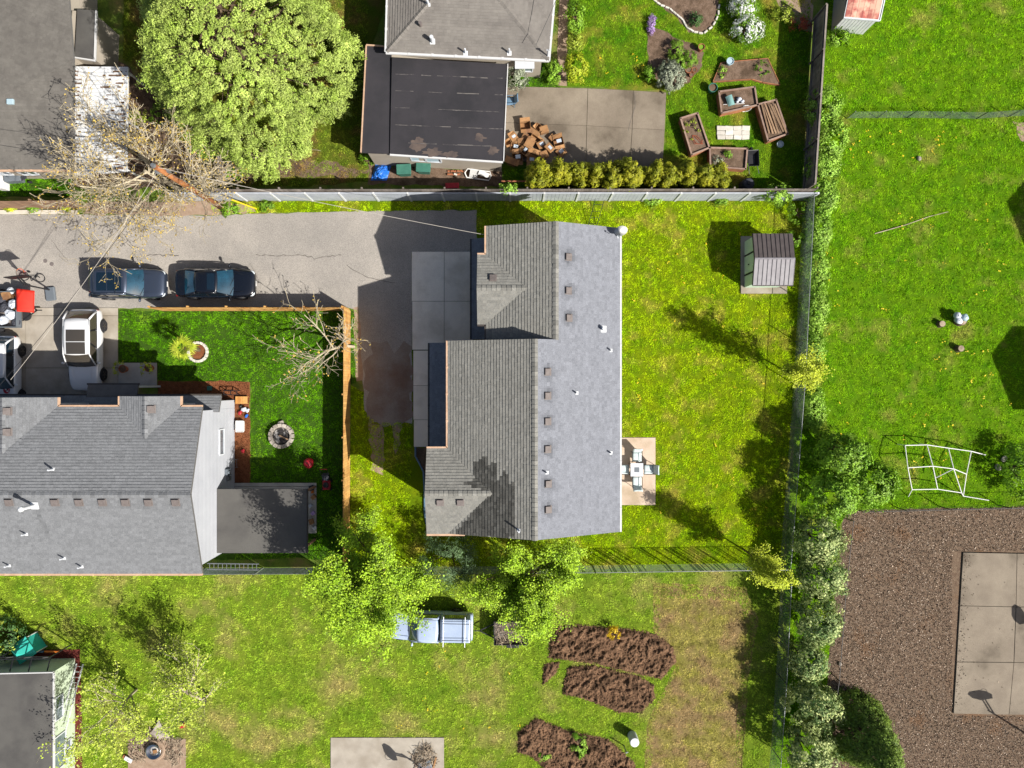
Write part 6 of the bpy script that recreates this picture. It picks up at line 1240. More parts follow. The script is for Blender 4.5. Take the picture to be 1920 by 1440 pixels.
# around the neighbour garage
chair_simple('plastic_chair', 'blue plastic chair against the garage on the concrete drive', 'chair', G(956, 195) + Vector((0, 0, .06)), -1.5, 'blue_plastic', 'blue_plastic', w=.5)
m = MB(); rg2 = np.random.default_rng(5); n = 13; c = G(715, 324); vs_ = []
for i in range(n):
    for j in range(n): u, v = i / (n - 1) * 2 - 1, j / (n - 1) * 2 - 1; e = max(0, 1 - u * u - v * v * .9); vs_.append((c.x + u * .5 + v * .15, c.y + v * .5, .04 + .4 * e * (0.75 + .5 * rg2.random()) + .05 * rg2.random()))
m.add(vs_, [(i * n + j, (i + 1) * n + j, (i + 1) * n + j + 1, i * n + j + 1) for i in range(n - 1) for j in range(n - 1)]); m.solo('blue_tarp', MATS['blue_tarp'], 'crumpled bright blue tarp at the tan garage wall', 'tarp')
for x, y, q, lb in ((761, 325, .05, 'dark green wheelie bin next to the blue tarp'), (797, 321, -.05, 'dark green wheelie bin right of the other green bin')):
    t = thing('wheelie_bin', lb, 'bin', G(x, y), q, 'green bins at the garage wall'); MB().loft([[Vector((sx * a, sy * b, z)) for sx, sy in ((-1, -1), (1, -1), (1, 1), (-1, 1))] for a, b, z in ((.33, .22, .05), (.42, .28, .85))]).build('body', MATS['bin_green'], t, bev=.03)
    MB().box((0, 0, .89), (.9, .62, .06)).build('lid', MATS['bin_green'], t, bev=.03); MB().tube([(-.4, .32, .86), (.4, .32, .86)], .025, 6).build('handle', MATS['black_plastic'], t)
    for s in (-1, 1): MB().tube([(s * .3, .25, .1), (s * .37, .25, .1)], .1, 12).build('wheel', MATS['tyre'], t)
t = thing('lounge_chair', 'white garden lounger tipped over at the garage wall', 'lounger', G(897, 329), -.15); MB().tube([(-.7, -.25, .1), (.7, -.25, .15), (.8, 0, .3), (.7, .25, .3), (-.7, .25, .25), (-.85, 0, .15), (-.7, -.25, .1)], .04, 8).build('frame', MATS['white_plastic'], t)
m = MB()
for i in range(7): m.box((-.5 + i * .07, 0, .22), (.05, .46, .03))
m.build('slats', MATS['white_plastic'], t); MB().box((.35, .05, .3), (.7, .3, .06), -.2).build('backrest', MATS['white_plastic'], t, bev=.02)
for i in range(9): MB().box(G(842 + (i % 5) * 6, 321 + (i // 5) * 6, .05 + .07 * (i % 2)), (.2, .1, .08), rr.uniform(-.5, .5)).solo('loose_brick', MATS['terracotta'] if i != 7 else MATS['white_stone'], 'loose brick in the small pile at the garage wall', 'brick', 'loose bricks at the garage wall', bev=.006)
MB().box(G(848, 349, .3), (.85, .35, .3), .03).solo('red_crate', MATS['red_plastic'], 'red plastic crate in the fence shade below the garage', 'crate', bev=.03)
m = MB(); m.beam(G(940, 340, .8), G(1000, 340, .8), .08, .1); m.beam(G(942, 340, 0), G(942, 340, .85), .09, .09); m.solo('gate_beam', MATS['terracotta'], 'rust brown beam between the garage and the hedge', 'beam')
# raised beds
def raised_bed(label, cor, h, low=False, mat='bed_wood'):
    P = [G(x, y, h) for x, y in cor]; c = sum(P, Vector((0, 0, 0))) / len(P); c.z = 0; t = thing('raised_bed', label, 'raised bed', c); n = len(P); ctr = c.copy()
    for i in range(n):
        a, b = P[i] - c, P[(i + 1) % n] - c; d = (b - a).normalized(); w = .04 if low else .05
        hh = h
        MB().beam(a + d * (w / 2) - Vector((0, 0, hh / 2)), b - d * (w / 2) - Vector((0, 0, hh / 2)), w, hh, rr.random()).build('side_board', MATS[mat], t)
        if not low: MB().beam(a - d * .03 + Vector((0, 0, .02)), b + d * .03 + Vector((0, 0, .02)), .1, .03, rr.random()).build('top_rail', MATS['weathered_top'], t)
    m = MB(); Q = [(p - c) * .985 for p in P]; m.add([(q.x, q.y, h - (.03 if low else .09)) for q in Q], [tuple(range(n)) if n else ()]); m.build('soil', MATS['bed_soil'], t)
    return t
raised_bed('low trapezoid timber bed holding a pale blue bucket', [(1352, 117), (1440, 109), (1463, 159), (1430, 154), (1410, 148), (1337, 153)], .18, True)
raised_bed('raised timber bed with teal netting and white bags', [(1348, 172), (1415, 163), (1420, 197), (1353, 212)], .6)
raised_bed('raised timber bed stacked with old planks', [(1421, 196), (1455, 187), (1477, 251), (1440, 264)], .6)
raised_bed('raised timber bed beside the concrete drive with leafy greens', [(1276, 222), (1308, 212), (1330, 277), (1297, 290)], .6)
raised_bed('raised timber bed nearest the hedge with one cabbage clump', [(1331, 277), (1401, 279), (1398, 317), (1332, 312)], .6)
for i in range(8):
    x0 = 1428 + i * 3.6; z = .62 + .05 * (i % 3); MB().beam(G(x0 + rr.uniform(-2, 2), 196 + rr.uniform(-2, 4), z), G(x0 + 20 + rr.uniform(-6, 3), 246 + rr.uniform(-4, 6), z), .1, .04, rr.random()).solo('old_plank', MATS['log'], 'weathered plank lying in the plank filled raised bed', 'plank', 'planks in the raised bed')
m = MB(); m.sheet(G(1360, 182, .75), G(1372, 177, .8), G(1378, 196, .75), G(1366, 200, .7), 5, 5, (0, 0, .12)); m.solo('garden_net', MATS['teal_net'], 'crumpled teal netting in the raised bed', 'netting')
for x, y, r1 in ((1386, 186, .16), (1392, 190, .13), (1382, 191, .1)): MB().ell(G(x, y, .62), (r1, r1 * .8, .12), 9, 6, jit=.1, rnd=rr).solo('plastic_bag', MATS['cloth_white'], {.16: 'largest', .13: 'middle sized', .1: 'smallest'}[r1] + ' white plastic bag in the raised bed with netting', 'bag', 'white bags in the raised bed', smooth=True)
MB().tube([G(1356, 196, .66), G(1396, 194, .66)], .015, 6).solo('white_stake', MATS['white_plastic'], 'thin white stake lying across the raised bed with netting', 'stake')
for x, y, r1, r2, lb, mt in ((1296, 240, .42, .7, 'leafy salad greens in the bed beside the drive', 'leaf_spring'), (1345, 301, .32, .26, 'bluish cabbage clump in the bed nearest the hedge', 'leaf_sage'), (1364, 290, .2, .2, 'small green seedlings in the bed nearest the hedge', 'leaf_green'), (1354, 134, .2, .35, 'green sprouts at the left end of the trapezoid bed', 'leaf_ivy'), (1430, 128, .5, .5, 'thin green seedlings at the right of the trapezoid bed', 'leaf_green')):
    zz = .58 if y > 180 else .2; bush('bed_plants', lb, 'plants', x, y, zz, (r1, r2, .12), MATS[mt], 16, .1, 26, .08, int(x), low=-.1, ground=G(x, y, zz - .06), stem=False, part='leaves')
m = MB()
for i in range(14): a = i * .8; m.tube([G(1308 + 10 * math.cos(a), 262 + 9 * math.sin(a * 1.3), .56), G(1308 + 10 * math.cos(a + .8), 262 + 9 * math.sin((a + .8) * 1.3), .56)], .012, 4)
m.solo('red_hose', MATS['petal_red'], 'thin red hose coiled in the bed beside the drive', 'hose')
def pot(name, label, cat, x, y, r1, h, mat, fill='bed_soil', group=None, z=0):
    t = thing(name, label, cat, G(x, y) + Vector((0, 0, z)), 0, group); MB().lathe((0, 0, 0), [(r1 * .72, 0), (r1 * .98, h * .85), (r1 * 1.06, h * .87), (r1 * 1.06, h), (r1 * .92, h), (r1 * .9, h * .8)], 18).build('pot', MATS[mat], t); MB().lathe((0, 0, h * .8), [(r1 * .9, 0), (r1 * .85, .01), (.01, .02)], 18).build('contents', MATS[fill], t); return t
pot('flower_pot', 'largest clay pot next to the sage shrub', 'pot', 1289, 134, .21, .32, 'terracotta', group='clay pots beside the sage shrub'); pot('flower_pot', 'clay pot right of the largest pot', 'pot', 1300, 134, .15, .25, 'terracotta', group='clay pots beside the sage shrub'); pot('flower_pot', 'smallest clay pot in front of the other two', 'pot', 1295, 143, .13, .22, 'terracotta', group='clay pots beside the sage shrub')
pot('flower_pot', 'orange pot with a green plant at the right tip of the flower bed', 'pot', 1312, 94, .2, .45, 'terracotta', 'leaf_green'); pot('planter', 'dark green planter left of the netted raised bed', 'planter', 1333, 170, .27, .5, 'bin_green')
pot('bucket', 'pale blue bucket on the trapezoid bed', 'bucket', 1365, 121, .22, .35, 'pale_blue', 'pale_blue', z=.15); pot('bucket', 'pale blue bucket below the plank filled bed', 'bucket', 1460, 273, .2, .3, 'pale_blue', 'pale_blue')
t = thing('garden_cart', 'white rimmed wheel leaning on the netted raised bed', 'wheel', G(1395, 210)); n = 20; m = MB(); m.tube([(.33 * math.cos(2 * PI * k / n), .1 + .08 * math.sin(2 * PI * k / n), .3 + .28 * math.sin(2 * PI * k / n)) for k in range(n + 1)], .03, 6); m.build('tyre', MATS['white_plastic'], t); m = MB()
for k in range(6): m.tube([(0, .1, .3), (.3 * math.cos(k * 1.05), .1 + .07 * math.sin(k * 1.05), .3 + .26 * math.sin(k * 1.05))], .01, 4)
m.build('spokes', MATS['galvanised'], t)
t = thing('wheelbarrow', 'black wheelbarrow standing right of the lowest raised bed', 'wheelbarrow', G(1407, 302), PI / 2 + .05); MB().loft([[Vector((a * sx + o, b * sy, z)) for sx, sy in ((-1, -1), (1, -1), (1, 1), (-1, 1))] for a, b, z, o in ((.3, .2, .3, 0), (.5, .34, .62, 0), (.46, .3, .6, 0), (.28, .18, .33, 0))]).build('tray', MATS['black_metal'], t)
for s in (-1, 1): MB().tube([(.55, s * .1, .22), (-.3, s * .26, .35), (-.95, s * .3, .55)], .022, 6).build('handle', MATS['galvanised'], t); MB().tube([(-.3, s * .26, .35), (-.35, s * .28, 0)], .018, 6).build('leg', MATS['galvanised'], t)
MB().tube([(.6, -.05, .2), (.6, .05, .2)], .2, 16).build('wheel', MATS['tyre'], t)
t = thing('compost_bin', 'round dark compost bin in the shaded fence corner of the garden', 'bin', G(1397, 350)); MB().lathe((0, 0, 0), [(.42, 0), (.38, .6), (.3, .75), (.05, .82)], 18).build('body', MATS['cloth_dark'], t); MB().lathe((0, 0, .82), [(.12, 0), (.1, .04)], 12).build('lid_knob', MATS['black_plastic'], t)
# white broken paving
for i in range(12):
    x, y = 1351 + (i % 4) * 15.5, 241 + (i // 4) * 8.6; P = [(x - 7.4 + rr.uniform(-1, 1), y - 4 + rr.uniform(-.6, .6)), (x + 7.4 + rr.uniform(-1, 1), y - 4 + rr.uniform(-.6, .6)), (x + 7.2 + rr.uniform(-1, 1), y + 4 + rr.uniform(-.6, .6)), (x - 7.2 + rr.uniform(-1, 1), y + 4 + rr.uniform(-.6, .6))]
    if i == 0: pv = struct(MB().prism(gp(*rect(1345, 238, 1404, 261)), 0, .03), 'garden_paving', MATS['white_stone'])
    MB().prism(gp(*P), .031, .1 + rr.uniform(-.015, .015), rr.random()).build('paving_stone', MATS['white_stone'], pv, bev=.012)
# white edging stones of the soil bed
E = [(1225, 0), (1238, 10), (1255, 17), (1268, 28), (1280, 38), (1287, 52), (1300, 60), (1318, 64), (1336, 50), (1346, 30), (1348, 8)]; ed = thing('bed_edging', 'pale stone edging curving around the top soil bed', 'edging', G(1287, 40))
for a, b in zip(E[:-1], E[1:]):
    for k in range(2):
        p = G(*a).lerp(G(*b), (k + .5) / 2); q = math.atan2(b[1] - a[1], b[0] - a[0]); MB().box(p + Vector((0, 0, .06)), (.26, .11, .12), -q + rr.uniform(-.15, .15), rr.random()).build('edging_stone', MATS['white_stone'], ed, w=True, bev=.025)
# rings of stone
def ring(label, name, cat, x, y, R, n, sz, mat, h):
    t = thing(name, label, cat, G(x, y)); 
    for k in range(n):
        a = 2 * PI * k / n; m = MB(); m.box((R * math.cos(a), R * math.sin(a), h / 2), (sz * .62, 2 * PI * R / n * .93, h + rr.uniform(-.03, .03)), a + rr.uniform(-.06, .06), rr.random()); m.build('stone', MATS[mat], t, bev=.02)
    return t
t = ring('ring of pale kerb stones round the fan palm', 'stone_ring', 'stone ring', 372, 660, .58, 16, .26, 'white_stone', .16); MB().lathe((0, 0, .01), [(.5, 0), (.45, .05), (.01, .07)], 20).build('mulch_fill', MATS['mulch'], t)
t = ring('stone fire pit full of pale ash on the green lawn', 'fire_pit', 'fire pit', 529, 817, .66, 15, .38, 'stone', .32); MB().lathe((0, 0, .02), [(.56, 0), (.5, .12), (.2, .2), (.01, .18)], 20).build('ash', MATS['ash'], t, smooth=False)
MB().box((.18, -.22, .24), (.5, .35, .05), .5).build('grill', MATS['charcoal'], t); MB().beam((-.1, .05, .3), (.45, -.2, .3), .08, .08).build('log', MATS['log'], t); MB().box((.0, .3, .24), (.3, .25, .06), .3).build('charcoal', MATS['charcoal'], t)
MB().box(G(527, 793, .1), (.35, .25, .2), .4).solo('loose_stone', MATS['stone'], 'single stone just above the lawn fire pit', 'stone', bev=.05)
# lawn toys and tools
MB().ell(G(579, 868, .3), (.32, .34, .3), 12, 8, jit=.06, rnd=rr).solo('red_bean_bag', MATS['red_plastic'], 'red bean bag on the dark edge of the lawn', 'bean bag', smooth=True)
t = thing('lawn_mower', 'red and black push mower at the end of the porch', 'mower', G(614, 905), PI / 2); MB().box((-.1, 0, .22), (.62, .5, .18)).build('deck', MATS['red_plastic'], t, bev=.08); MB().lathe((-.1, 0, .3), [(.17, 0), (.18, .12), (.1, .18)], 14).build('engine', MATS['black_plastic'], t)
for sx in (-.38, .15):
    for s in (-1, 1): MB().tube([(sx, s * .25, .11), (sx, s * .31, .11)], .11, 12).build('wheel', MATS['tyre'], t)
for s in (-1, 1): MB().tube([(.2, s * .22, .2), (.95, s * .22, .95)], .016, 6).build('handle', MATS['black_metal'], t)
MB().tube([(.95, -.22, .95), (.95, .22, .95)], .025, 8).build('grip', MATS['red_plastic'], t); MB().box((.42, 0, .4), (.42, .42, .3), 0, .5, 0, -.5).build('grass_bag', MATS['cloth_dark'], t, bev=.05)
t = thing('cool_box', 'white plastic tub on the bark mulch by the gable wall', 'tub', G(453, 799)); MB().loft([[Vector((sx * a, sy * b, z)) for sx, sy in ((-1, -1), (1, -1), (1, 1), (-1, 1))] for a, b, z in ((.2, .3, 0), (.25, .36, .35), (.22, .33, .35), (.19, .29, .3))]).build('tub', MATS['white_plastic'], t, bev=.03); MB().tube([(-.25, -.2, .34), (-.3, 0, .4), (-.25, .2, .34)], .012, 6).build('handle', MATS['galvanised'], t)
TY = [(457, 768, 'cloth_white', .2, 'white toy in the small heap on the mulch'), (450, 774, 'red_plastic', .16, 'red toy in the small heap on the mulch'), (462, 780, 'blue_tarp', .13, 'blue toy in the small heap on the mulch'), (464, 770, 'cloth_white', .15, 'second white toy at the lawn side of the heap'), (451, 762, 'black_plastic', .12, 'dark toy at the upper end of the heap'), (455, 846, 'red_plastic', .14, 'small red toy alone on the bark mulch')]
for i, (x, y, mt, s, lb) in enumerate(TY): m = MB(); m.ell(G(x, y, s * .7), (s, s * .7, s * .6), 8, 6, rr.random() * 3, jit=.15, rnd=rr); m.box(G(x + 2, y - 2, s * 1.2), (s * .8, s * .6, s * .5), rr.random() * 3); m.solo('toy', MATS[mt], lb, 'toy', 'toys on the bark mulch', bev=.01)
t = thing('wooden_step', 'new orange wood step box on the corner of the bark mulch', 'step', G(455, 750)); 
for i in range(5): MB().box((-.3 + i * .15, 0, .2), (.14, .45, .03), 0, rr.random()).build('plank', MATS['cedar'], t)
for s in (-1, 1): MB().box((0, s * .2, .09), (.74, .04, .18)).build('side_board', MATS['cedar'], t)
m = MB(); P0 = G(438, 740); 
for a, b in (((-.4, 0, .5), (.4, 0, .5)), ((-.4, .25, .5), (.4, .25, .5)), ((-.4, 0, .5), (-.4, .25, .5)), ((.4, 0, .5), (.4, .25, .5)), ((-.4, 0, 0), (-.4, 0, .5)), ((.4, 0, 0), (.4, 0, .5)), ((-.4, .25, 0), (-.4, .25, .5)), ((.4, .25, 0), (.4, .25, .5)), ((0, 0, .5), (0, .25, .5))): m.beam(P0 + Vector(a), P0 + Vector(b), .04, .04)
m.solo('metal_stand', MATS['black_metal'], 'small black metal stand next to the orange wood step', 'stand')
MB().box(G(393, 728, .06), (.32, .28, .08)).solo('valve_box', MATS['bin_green'], 'green irrigation valve box lid in the bark mulch', 'valve box', bev=.02)
for x, y, lb in ((237, 692, 'potted yellow leafed plant at the left of the entry pad'), (285, 690, 'potted yellow leafed plant at the right of the entry pad')):
    t = pot('potted_plant', lb, 'potted plant', x, y, .24, .4, 'terracotta', group='potted plants on the entry pad', z=.06); c = Vector(t.location); P_, N_, T_ = blobs(c + Vector((0, 0, .65)), (.45, .4, .3), 14, .1, 9, int(x)); leaves('leaves', P_, N_, .13, MATS['leaf_yellow'], t, 4, .5, T_, .5)
    MB().tube([(0, 0, .3), (.05, 0, .6), (-.2, .1, .85)], .012, 4).tube([(0, 0, .3), (.2, -.1, .8)], .01, 4).build('stem', MATS['bark'], t)
def ladder(label, p0, p1, w, n, mat='galvanised', group=None):
    p0, p1 = Vector(p0), Vector(p1); d = (p1 - p0).normalized(); s = d.cross(Vector((0, 0, 1)) if abs(d.z) < .9 else Vector((1, 0, 0))).normalized() * w / 2; t = thing('ladder', label, 'ladder', p0)
    for q in (-1, 1): MB().beam(s * q, p1 - p0 + s * q, .05, .08).build('rail', MATS[mat], t)
    for i in range(n): c = (p1 - p0) * ((i + .5) / n); MB().tube([c - s, c + s], .018, 6).build('rung', MATS[mat], t)
ladder('aluminium ladder hung along the green slatted fence', G(389, 1062, 1.25), G(485, 1063, 1.25), .36, 12)
ladder('white ladder leaning on the pale green wall', (-26.95, -17.45, .1), (-27.15, -20.9, 1.5), .4, 12, 'white_metal')
# basketball hoops
def hoop(label, base, rz, hb, bw, bh, reach, tank, fan=False, board='black_plastic', net=None):
    t = thing('basketball_hoop', label, 'basketball hoop', base, rz); z = hb
    MB().tube([(0, 0, 0), (0, 0, z - .4)], .05, 10).build('pole', MATS['black_metal'], t); MB().beam((0, 0, z - .5), (0, reach, z + .05), .05, .08).beam((0, 0, z - .8), (0, reach, z - .25), .05, .08).build('arm', MATS['black_metal'], t)
    P = [(-bw / 2, -bh / 2), (bw / 2, -bh / 2), (bw / 2, bh / 2), (-bw / 2, bh / 2)] if not fan else [(-bw * .3, -bh / 2), (bw * .3, -bh / 2), (bw * .5, -bh * .15), (bw * .46, bh * .25), (bw * .25, bh * .46), (-bw * .25, bh * .46), (-bw * .46, bh * .25), (-bw * .5, -bh * .15)]
    m = MB(); n = len(P); m.add([(x, reach, z + y) for x, y in P] + [(x, reach + .05, z + y) for x, y in P], [tuple(range(n)), tuple(range(2 * n - 1, n - 1, -1))] + [(i, (i + 1) % n, n + (i + 1) % n, n + i) for i in range(n)]); b = m.build('backboard', MATS[board], t)
    n = 18; zr = z - bh * .32; MB().tube([(.23 * math.cos(2 * PI * k / n), reach + .34 + .23 * math.sin(2 * PI * k / n), zr) for k in range(n + 1)], .014, 6).build('rim', MATS['orange_plastic'], t)
    if net:
        m = MB()
        for k in range(12):
            a = 2 * PI * k / 12
            for s in (.28, -.28): m.tube([(.22 * math.cos(a), reach + .34 + .22 * math.sin(a), zr), (.13 * math.cos(a + s * 2), reach + .34 + .13 * math.sin(a + s * 2), zr - .42)], .008, 3)
        m.build('net', MATS[net], t)
    if tank: MB().box((0, -.25, .1), (.6, .85, .2)).build('base_tank', MATS['bin_grey'], t, bev=.06)
    return t
hoop('portable basketball hoop with red net beside the junk trailer', G(96, 544), 0.12, 2.95, 1.15, .75, .35, True, net='pink_net')
hoop('basketball hoop just past the right edge of the wood chip court, upper one', G(2030, 1205), PI / 2, 3.1, 1.1, .8, 1.2, False, True)
hoop('basketball hoop just past the right edge of the wood chip court, lower one', G(1926, 1377), 0.15, 3.1, 1.25, .85, .7, False, True)
hoop('low black basketball hoop on the bottom concrete pad', G(790, 1436), PI / 2 + .3, 1.75, .95, .85, .35, True, True)
# twigs and burn piles
def twigs(name, label, x, y, rx, ry, n, seed, L=.35, hz=.35, z0=.05, mat='dead_wood'):
    r1 = random.Random(seed); m = MB(); c = G(x, y)
    for i in range(n):
        a = r1.uniform(0, 6.28); q = math.sqrt(r1.random()); p = c + Vector((math.cos(a) * rx * q, math.sin(a) * ry * q, z0 + hz * (1 - q) * r1.random())); d = Vector((r1.gauss(0, 1), r1.gauss(0, 1), r1.gauss(0, .2))).normalized() * L * r1.uniform(.4, 1.2); m.tube([p - d, p + Vector((r1.gauss(0, .03), r1.gauss(0, .03), .02)), p + d], [.02, .016, .006], 4, r1.random())
    return tag(m.solo(name, MATS[mat], label, 'twigs'), kind='stuff')
twigs('brush_pile', 'pile of dry cut twigs on the bottom concrete pad', 795, 1418, .75, .8, 130, 3, .35, .45, .1)
twigs('brush_pile', 'dry twigs heaped left of the steel fire bowl', 262, 1400, .6, .9, 120, 4, .3, .3)
twigs('brush_pile', 'dry twigs heaped right of the steel fire bowl', 328, 1405, .6, .95, 120, 5, .3, .3)
twigs('brush_pile', 'dry twigs strewn above the steel fire bowl', 292, 1378, 1.0, .35, 90, 6, .3, .25)
MB().beam(G(818, 1420, .15), G(812, 1442, .15), .09, .09).solo('wood_offcut', MATS['cardboard'], 'pale timber offcut beside the twig pile on the pad', 'timber')
t = thing('fire_bowl', 'shiny steel fire bowl with ash in a clay ring', 'fire bowl', G(292, 1405)); MB().lathe((0, 0, .02), [(.62, 0), (.66, .1), (.6, .16), (.5, .16), (.48, .1)], 24).build('ring', MATS['gravel_path'], t); MB().lathe((0, 0, .1), [(.2, 0), (.44, .2), (.47, .24), (.42, .23), (.2, .06)], 24).build('bowl', MATS['chrome'], t, smooth=True); MB().lathe((0, 0, .2), [(.36, 0), (.2, .05), (.01, .06)], 16).build('ash', MATS['ash'], t); MB().box((.1, .02, .3), (.22, .2, .1), .2).build('firewood', MATS['cardboard'], t)
t = thing('notice_board', 'small white sign board lying at the left of the fire bowl', 'sign', G(243, 1422), -.5); MB().box((0, 0, .15), (.5, .3, .04), 0, .5, .25).build('board', MATS['white_plastic'], t); MB().box((0, -.02, .175), (.16, .03, .01), .5, .5, .25).build('mark', MATS['black_plastic'], t); MB().box((-.25, 0, .06), (.3, .2, .1)).build('block', MATS['terracotta'], t)
m = MB(); m.add([tuple(G(x, y, z)) for x, y, z in ((283, 1375, .1), (298, 1350, .28), (312, 1375, .15), (320, 1385, .05), (290, 1383, .05))], [(0, 1, 2), (0, 2, 3, 4)]); m.prism(gp((284, 1374), (298, 1350), (313, 1376), (300, 1384)), .02, .2); m.solo('flat_boulder', MATS['stone'], 'flat tan boulder above the steel fire bowl', 'boulder', bev=.04)
MB().box(G(341, 1361, .15), (.4, .25, .25), .3).solo('red_bucket', MATS['red_plastic'], 'red container half hidden by spring leaves near the fire bowl', 'container', bev=.06)
# things at the lower left
t = thing('playhouse', 'teal pyramid roofed play tent at the lower left', 'play tent', G(66, 1207), .6); a = .62
m = MB(); m.add([(-a, -a, 1.15), (a, -a, 1.15), (a, a, 1.15), (-a, a, 1.15), (0, 0, 1.75)], [(0, 1, 4), (1, 2, 4), (2, 3, 4), (3, 0, 4)]); m.build('roof', MATS['teal_cloth'], t).modifiers.new('thick', 'SOLIDIFY').thickness = .03
MB().box((0, 0, .58), (1.05, 1.05, 1.14)).build('walls', MATS['teal_cloth'], t)
for sx in (-1, 1):
    for sy in (-1, 1): MB().tube([(sx * .55, sy * .55, 0), (sx * .55, sy * .55, 1.2)], .025, 6).build('pole', MATS['white_plastic'], t)
m = MB(); m.tube([G(30, 1222, .5), G(82, 1222, .5)], .06, 8); m.solo('blue_tube', MATS['blue_plastic'], 'long blue tube lying along the red mulch', 'tube'); MB().tube([G(84, 1222, .5), G(111, 1222, .5)], .065, 8).solo('orange_tube', MATS['orange_plastic'], 'orange tube end beside the blue tube', 'tube')
t = thing('wheelie_bin', 'grey wheelie bin tipped beside the blue strip below the brown roof', 'bin', G(45, 336), .1); MB().box((-.3, 0, .45), (1.0, .6, .55), 0, .5, 0, .1).build('body', MATS['bin_grey'], t, bev=.05); MB().box((.3, .05, .6), (.55, .62, .06), .2, .5, 0, -.3).build('lid', MATS['cloth_dark'], t, bev=.02)
for s in (-1, 1): MB().tube([(.45, s * .25, .15), (.45, s * .32, .15)], .13, 12).build('wheel', MATS['tyre'], t)
MB().box(G(108, 327, .15), (1.6, .25, .06), .04).solo('blue_sled', MATS['blue_tarp'], 'long bright blue board under the tan eave', 'board', bev=.02)
MB().box(G(5, 342, .3), (.5, .9, .6)).solo('white_cabinet', MATS['white_plastic'], 'white cabinet at the left edge below the brown roof', 'cabinet', bev=.03)
# load on the junk trailer
LD = [(14, 554, .3, 'cardboard', 'tan box on the junk trailer'), (26, 570, .34, 'cloth_white', 'white bag in the middle of the junk trailer'), (8, 576, .35, 'cloth_dark', 'dark bag on the junk trailer near its outer side'), (20, 590, .36, 'cloth_white', 'big white sack at the rear of the junk trailer'), (6, 600, .34, 'cloth_white', 'white sack at the lower rear of the junk trailer'), (33, 553, .2, 'orange_plastic', 'orange container on the junk trailer'), (30, 605, .28, 'cloth_dark', 'dark bundle at the lower edge of the junk trailer'), (36, 580, .22, 'cardboard', 'small tan carton behind the red cloth'), (2, 560, .3, 'cloth_dark', 'dark sack at the outer top of the junk trailer'), (20, 545, .25, 'cloth_white', 'pale cloth bundle at the upper rail of the junk trailer')]
for i, (x, y, s, mt, lb) in enumerate(LD): m = MB(); z = .55 + s * .6; m.ell(G(x, y, z), (s, s * .85, s * .7), 9, 7, rr.random() * 3, jit=.16, rnd=rr) if 'box' not in lb and 'carton' not in lb else m.box(G(x, y, z), (s * 1.8, s * 1.5, s), rr.random()); m.solo('junk_item', MATS[mt], lb, 'junk', 'load on the junk trailer')
m = MB(); m.sheet(G(31, 584, 1.25), G(64, 586, .9), G(65, 545, .9), G(30, 541, 1.25), 8, 8, (0, 0, .08)); o = m.solo('red_tarp', MATS['red_cloth'], 'bright red cloth draped over the end of the junk trailer', 'cloth', smooth=True); o.modifiers.new('thick', 'SOLIDIFY').thickness = .015
t = thing('spare_wheel', 'loose wheel with pale rim at the junk trailer corner', 'wheel', G(56, 593)); MB().lathe((0, 0, .25), [(.2, 0), (.3, .02), (.32, .1), (.3, .18), (.2, .2)], 20).build('tyre', MATS['tyre'], t); MB().lathe((0, 0, .4), [(.19, 0), (.17, .03), (.06, .03)], 16).build('rim', MATS['rim'], t); MB().tube([(0, 0, 0), (0, 0, .3)], .04, 6).build('stand', MATS['black_metal'], t)
m = MB(); c = G(62, 520); t = thing('bicycle', 'dark bicycle lying on the street beside the hoop', 'bicycle', c, -.1); n = 18
for sx in (-.5, .5): MB().tube([(sx + .3 * math.cos(2 * PI * k / n), .3 * math.sin(2 * PI * k / n) * .8, .08 + .05 * math.sin(2 * PI * k / n)) for k in range(n + 1)], .022, 5).build('wheel', MATS['tyre'], t)
MB().tube([(-.5, 0, .1), (-.15, .05, .14), (.35, .1, .16), (.5, 0, .1)], .02, 6).tube([(-.15, .05, .14), (0, -.25, .1), (.35, .1, .16)], .018, 6).build('frame', MATS['black_metal'], t); MB().tube([(.36, .3, .14), (.4, .1, .2), (.36, -.1, .3)], .014, 6).build('handlebar', MATS['black_metal'], t); MB().ell((-.2, .3, .14), (.12, .05, .05), 8, 6).build('saddle', MATS['black_plastic'], t)
# right field
t = thing('pipe_frame', 'white pipe climbing frame above the wood chip yard', 'climbing frame', G(1765, 880)); Z = .9
N_ = {'a': (1697, 835, Z), 'b': (1738, 834, Z), 'c': (1778, 840, Z), 'd': (1821, 846, Z), 'e': (1702, 877, 1.2), 'f': (1749, 874, 1.2), 'g': (1788, 879, 1.2), 'h': (1812, 889, 1.1), 'i': (1710, 918, .9), 'j': (1758, 917, .9), 'k': (1803, 924, .9), 'l': (1806, 930, .05), 'm': (1854, 938, .05), 'n': (1703, 931, .05), 'o': (1848, 853, .05), 'p': (1754, 896, .5)}
for s_ in ('ab', 'bc', 'cd', 'do', 'ef', 'fg', 'gh', 'ij', 'jk', 'ae', 'ei', 'bf', 'fj', 'cg', 'gk', 'dh', 'hl', 'in', 'kl', 'lm', 'pg'):
    a, b = N_[s_[0]], N_[s_[1]]; MB().tube([G(*a), G(*b)], .03, 8).build('pipe', MATS['white_plastic'], t, w=True)
for k_ in 'abcd':
    p = G(*N_[k_]); MB().tube([p, Vector((p.x, p.y, 0))], .03, 8).build('leg', MATS['white_plastic'], t, w=True)
def stump(label, x, y, r1, h, group=None):
    t = thing('stump', label, 'stump', G(x, y), 0, group); MB().lathe((0, 0, 0), [(r1 * 1.15, 0), (r1, h * .5), (r1 * .98, h)], 14).build('trunk', MATS['bark'], t); MB().lathe((0, 0, h), [(r1 * .9, 0), (.01, .01)], 14).build('cut_face', MATS['dead_wood'], t)
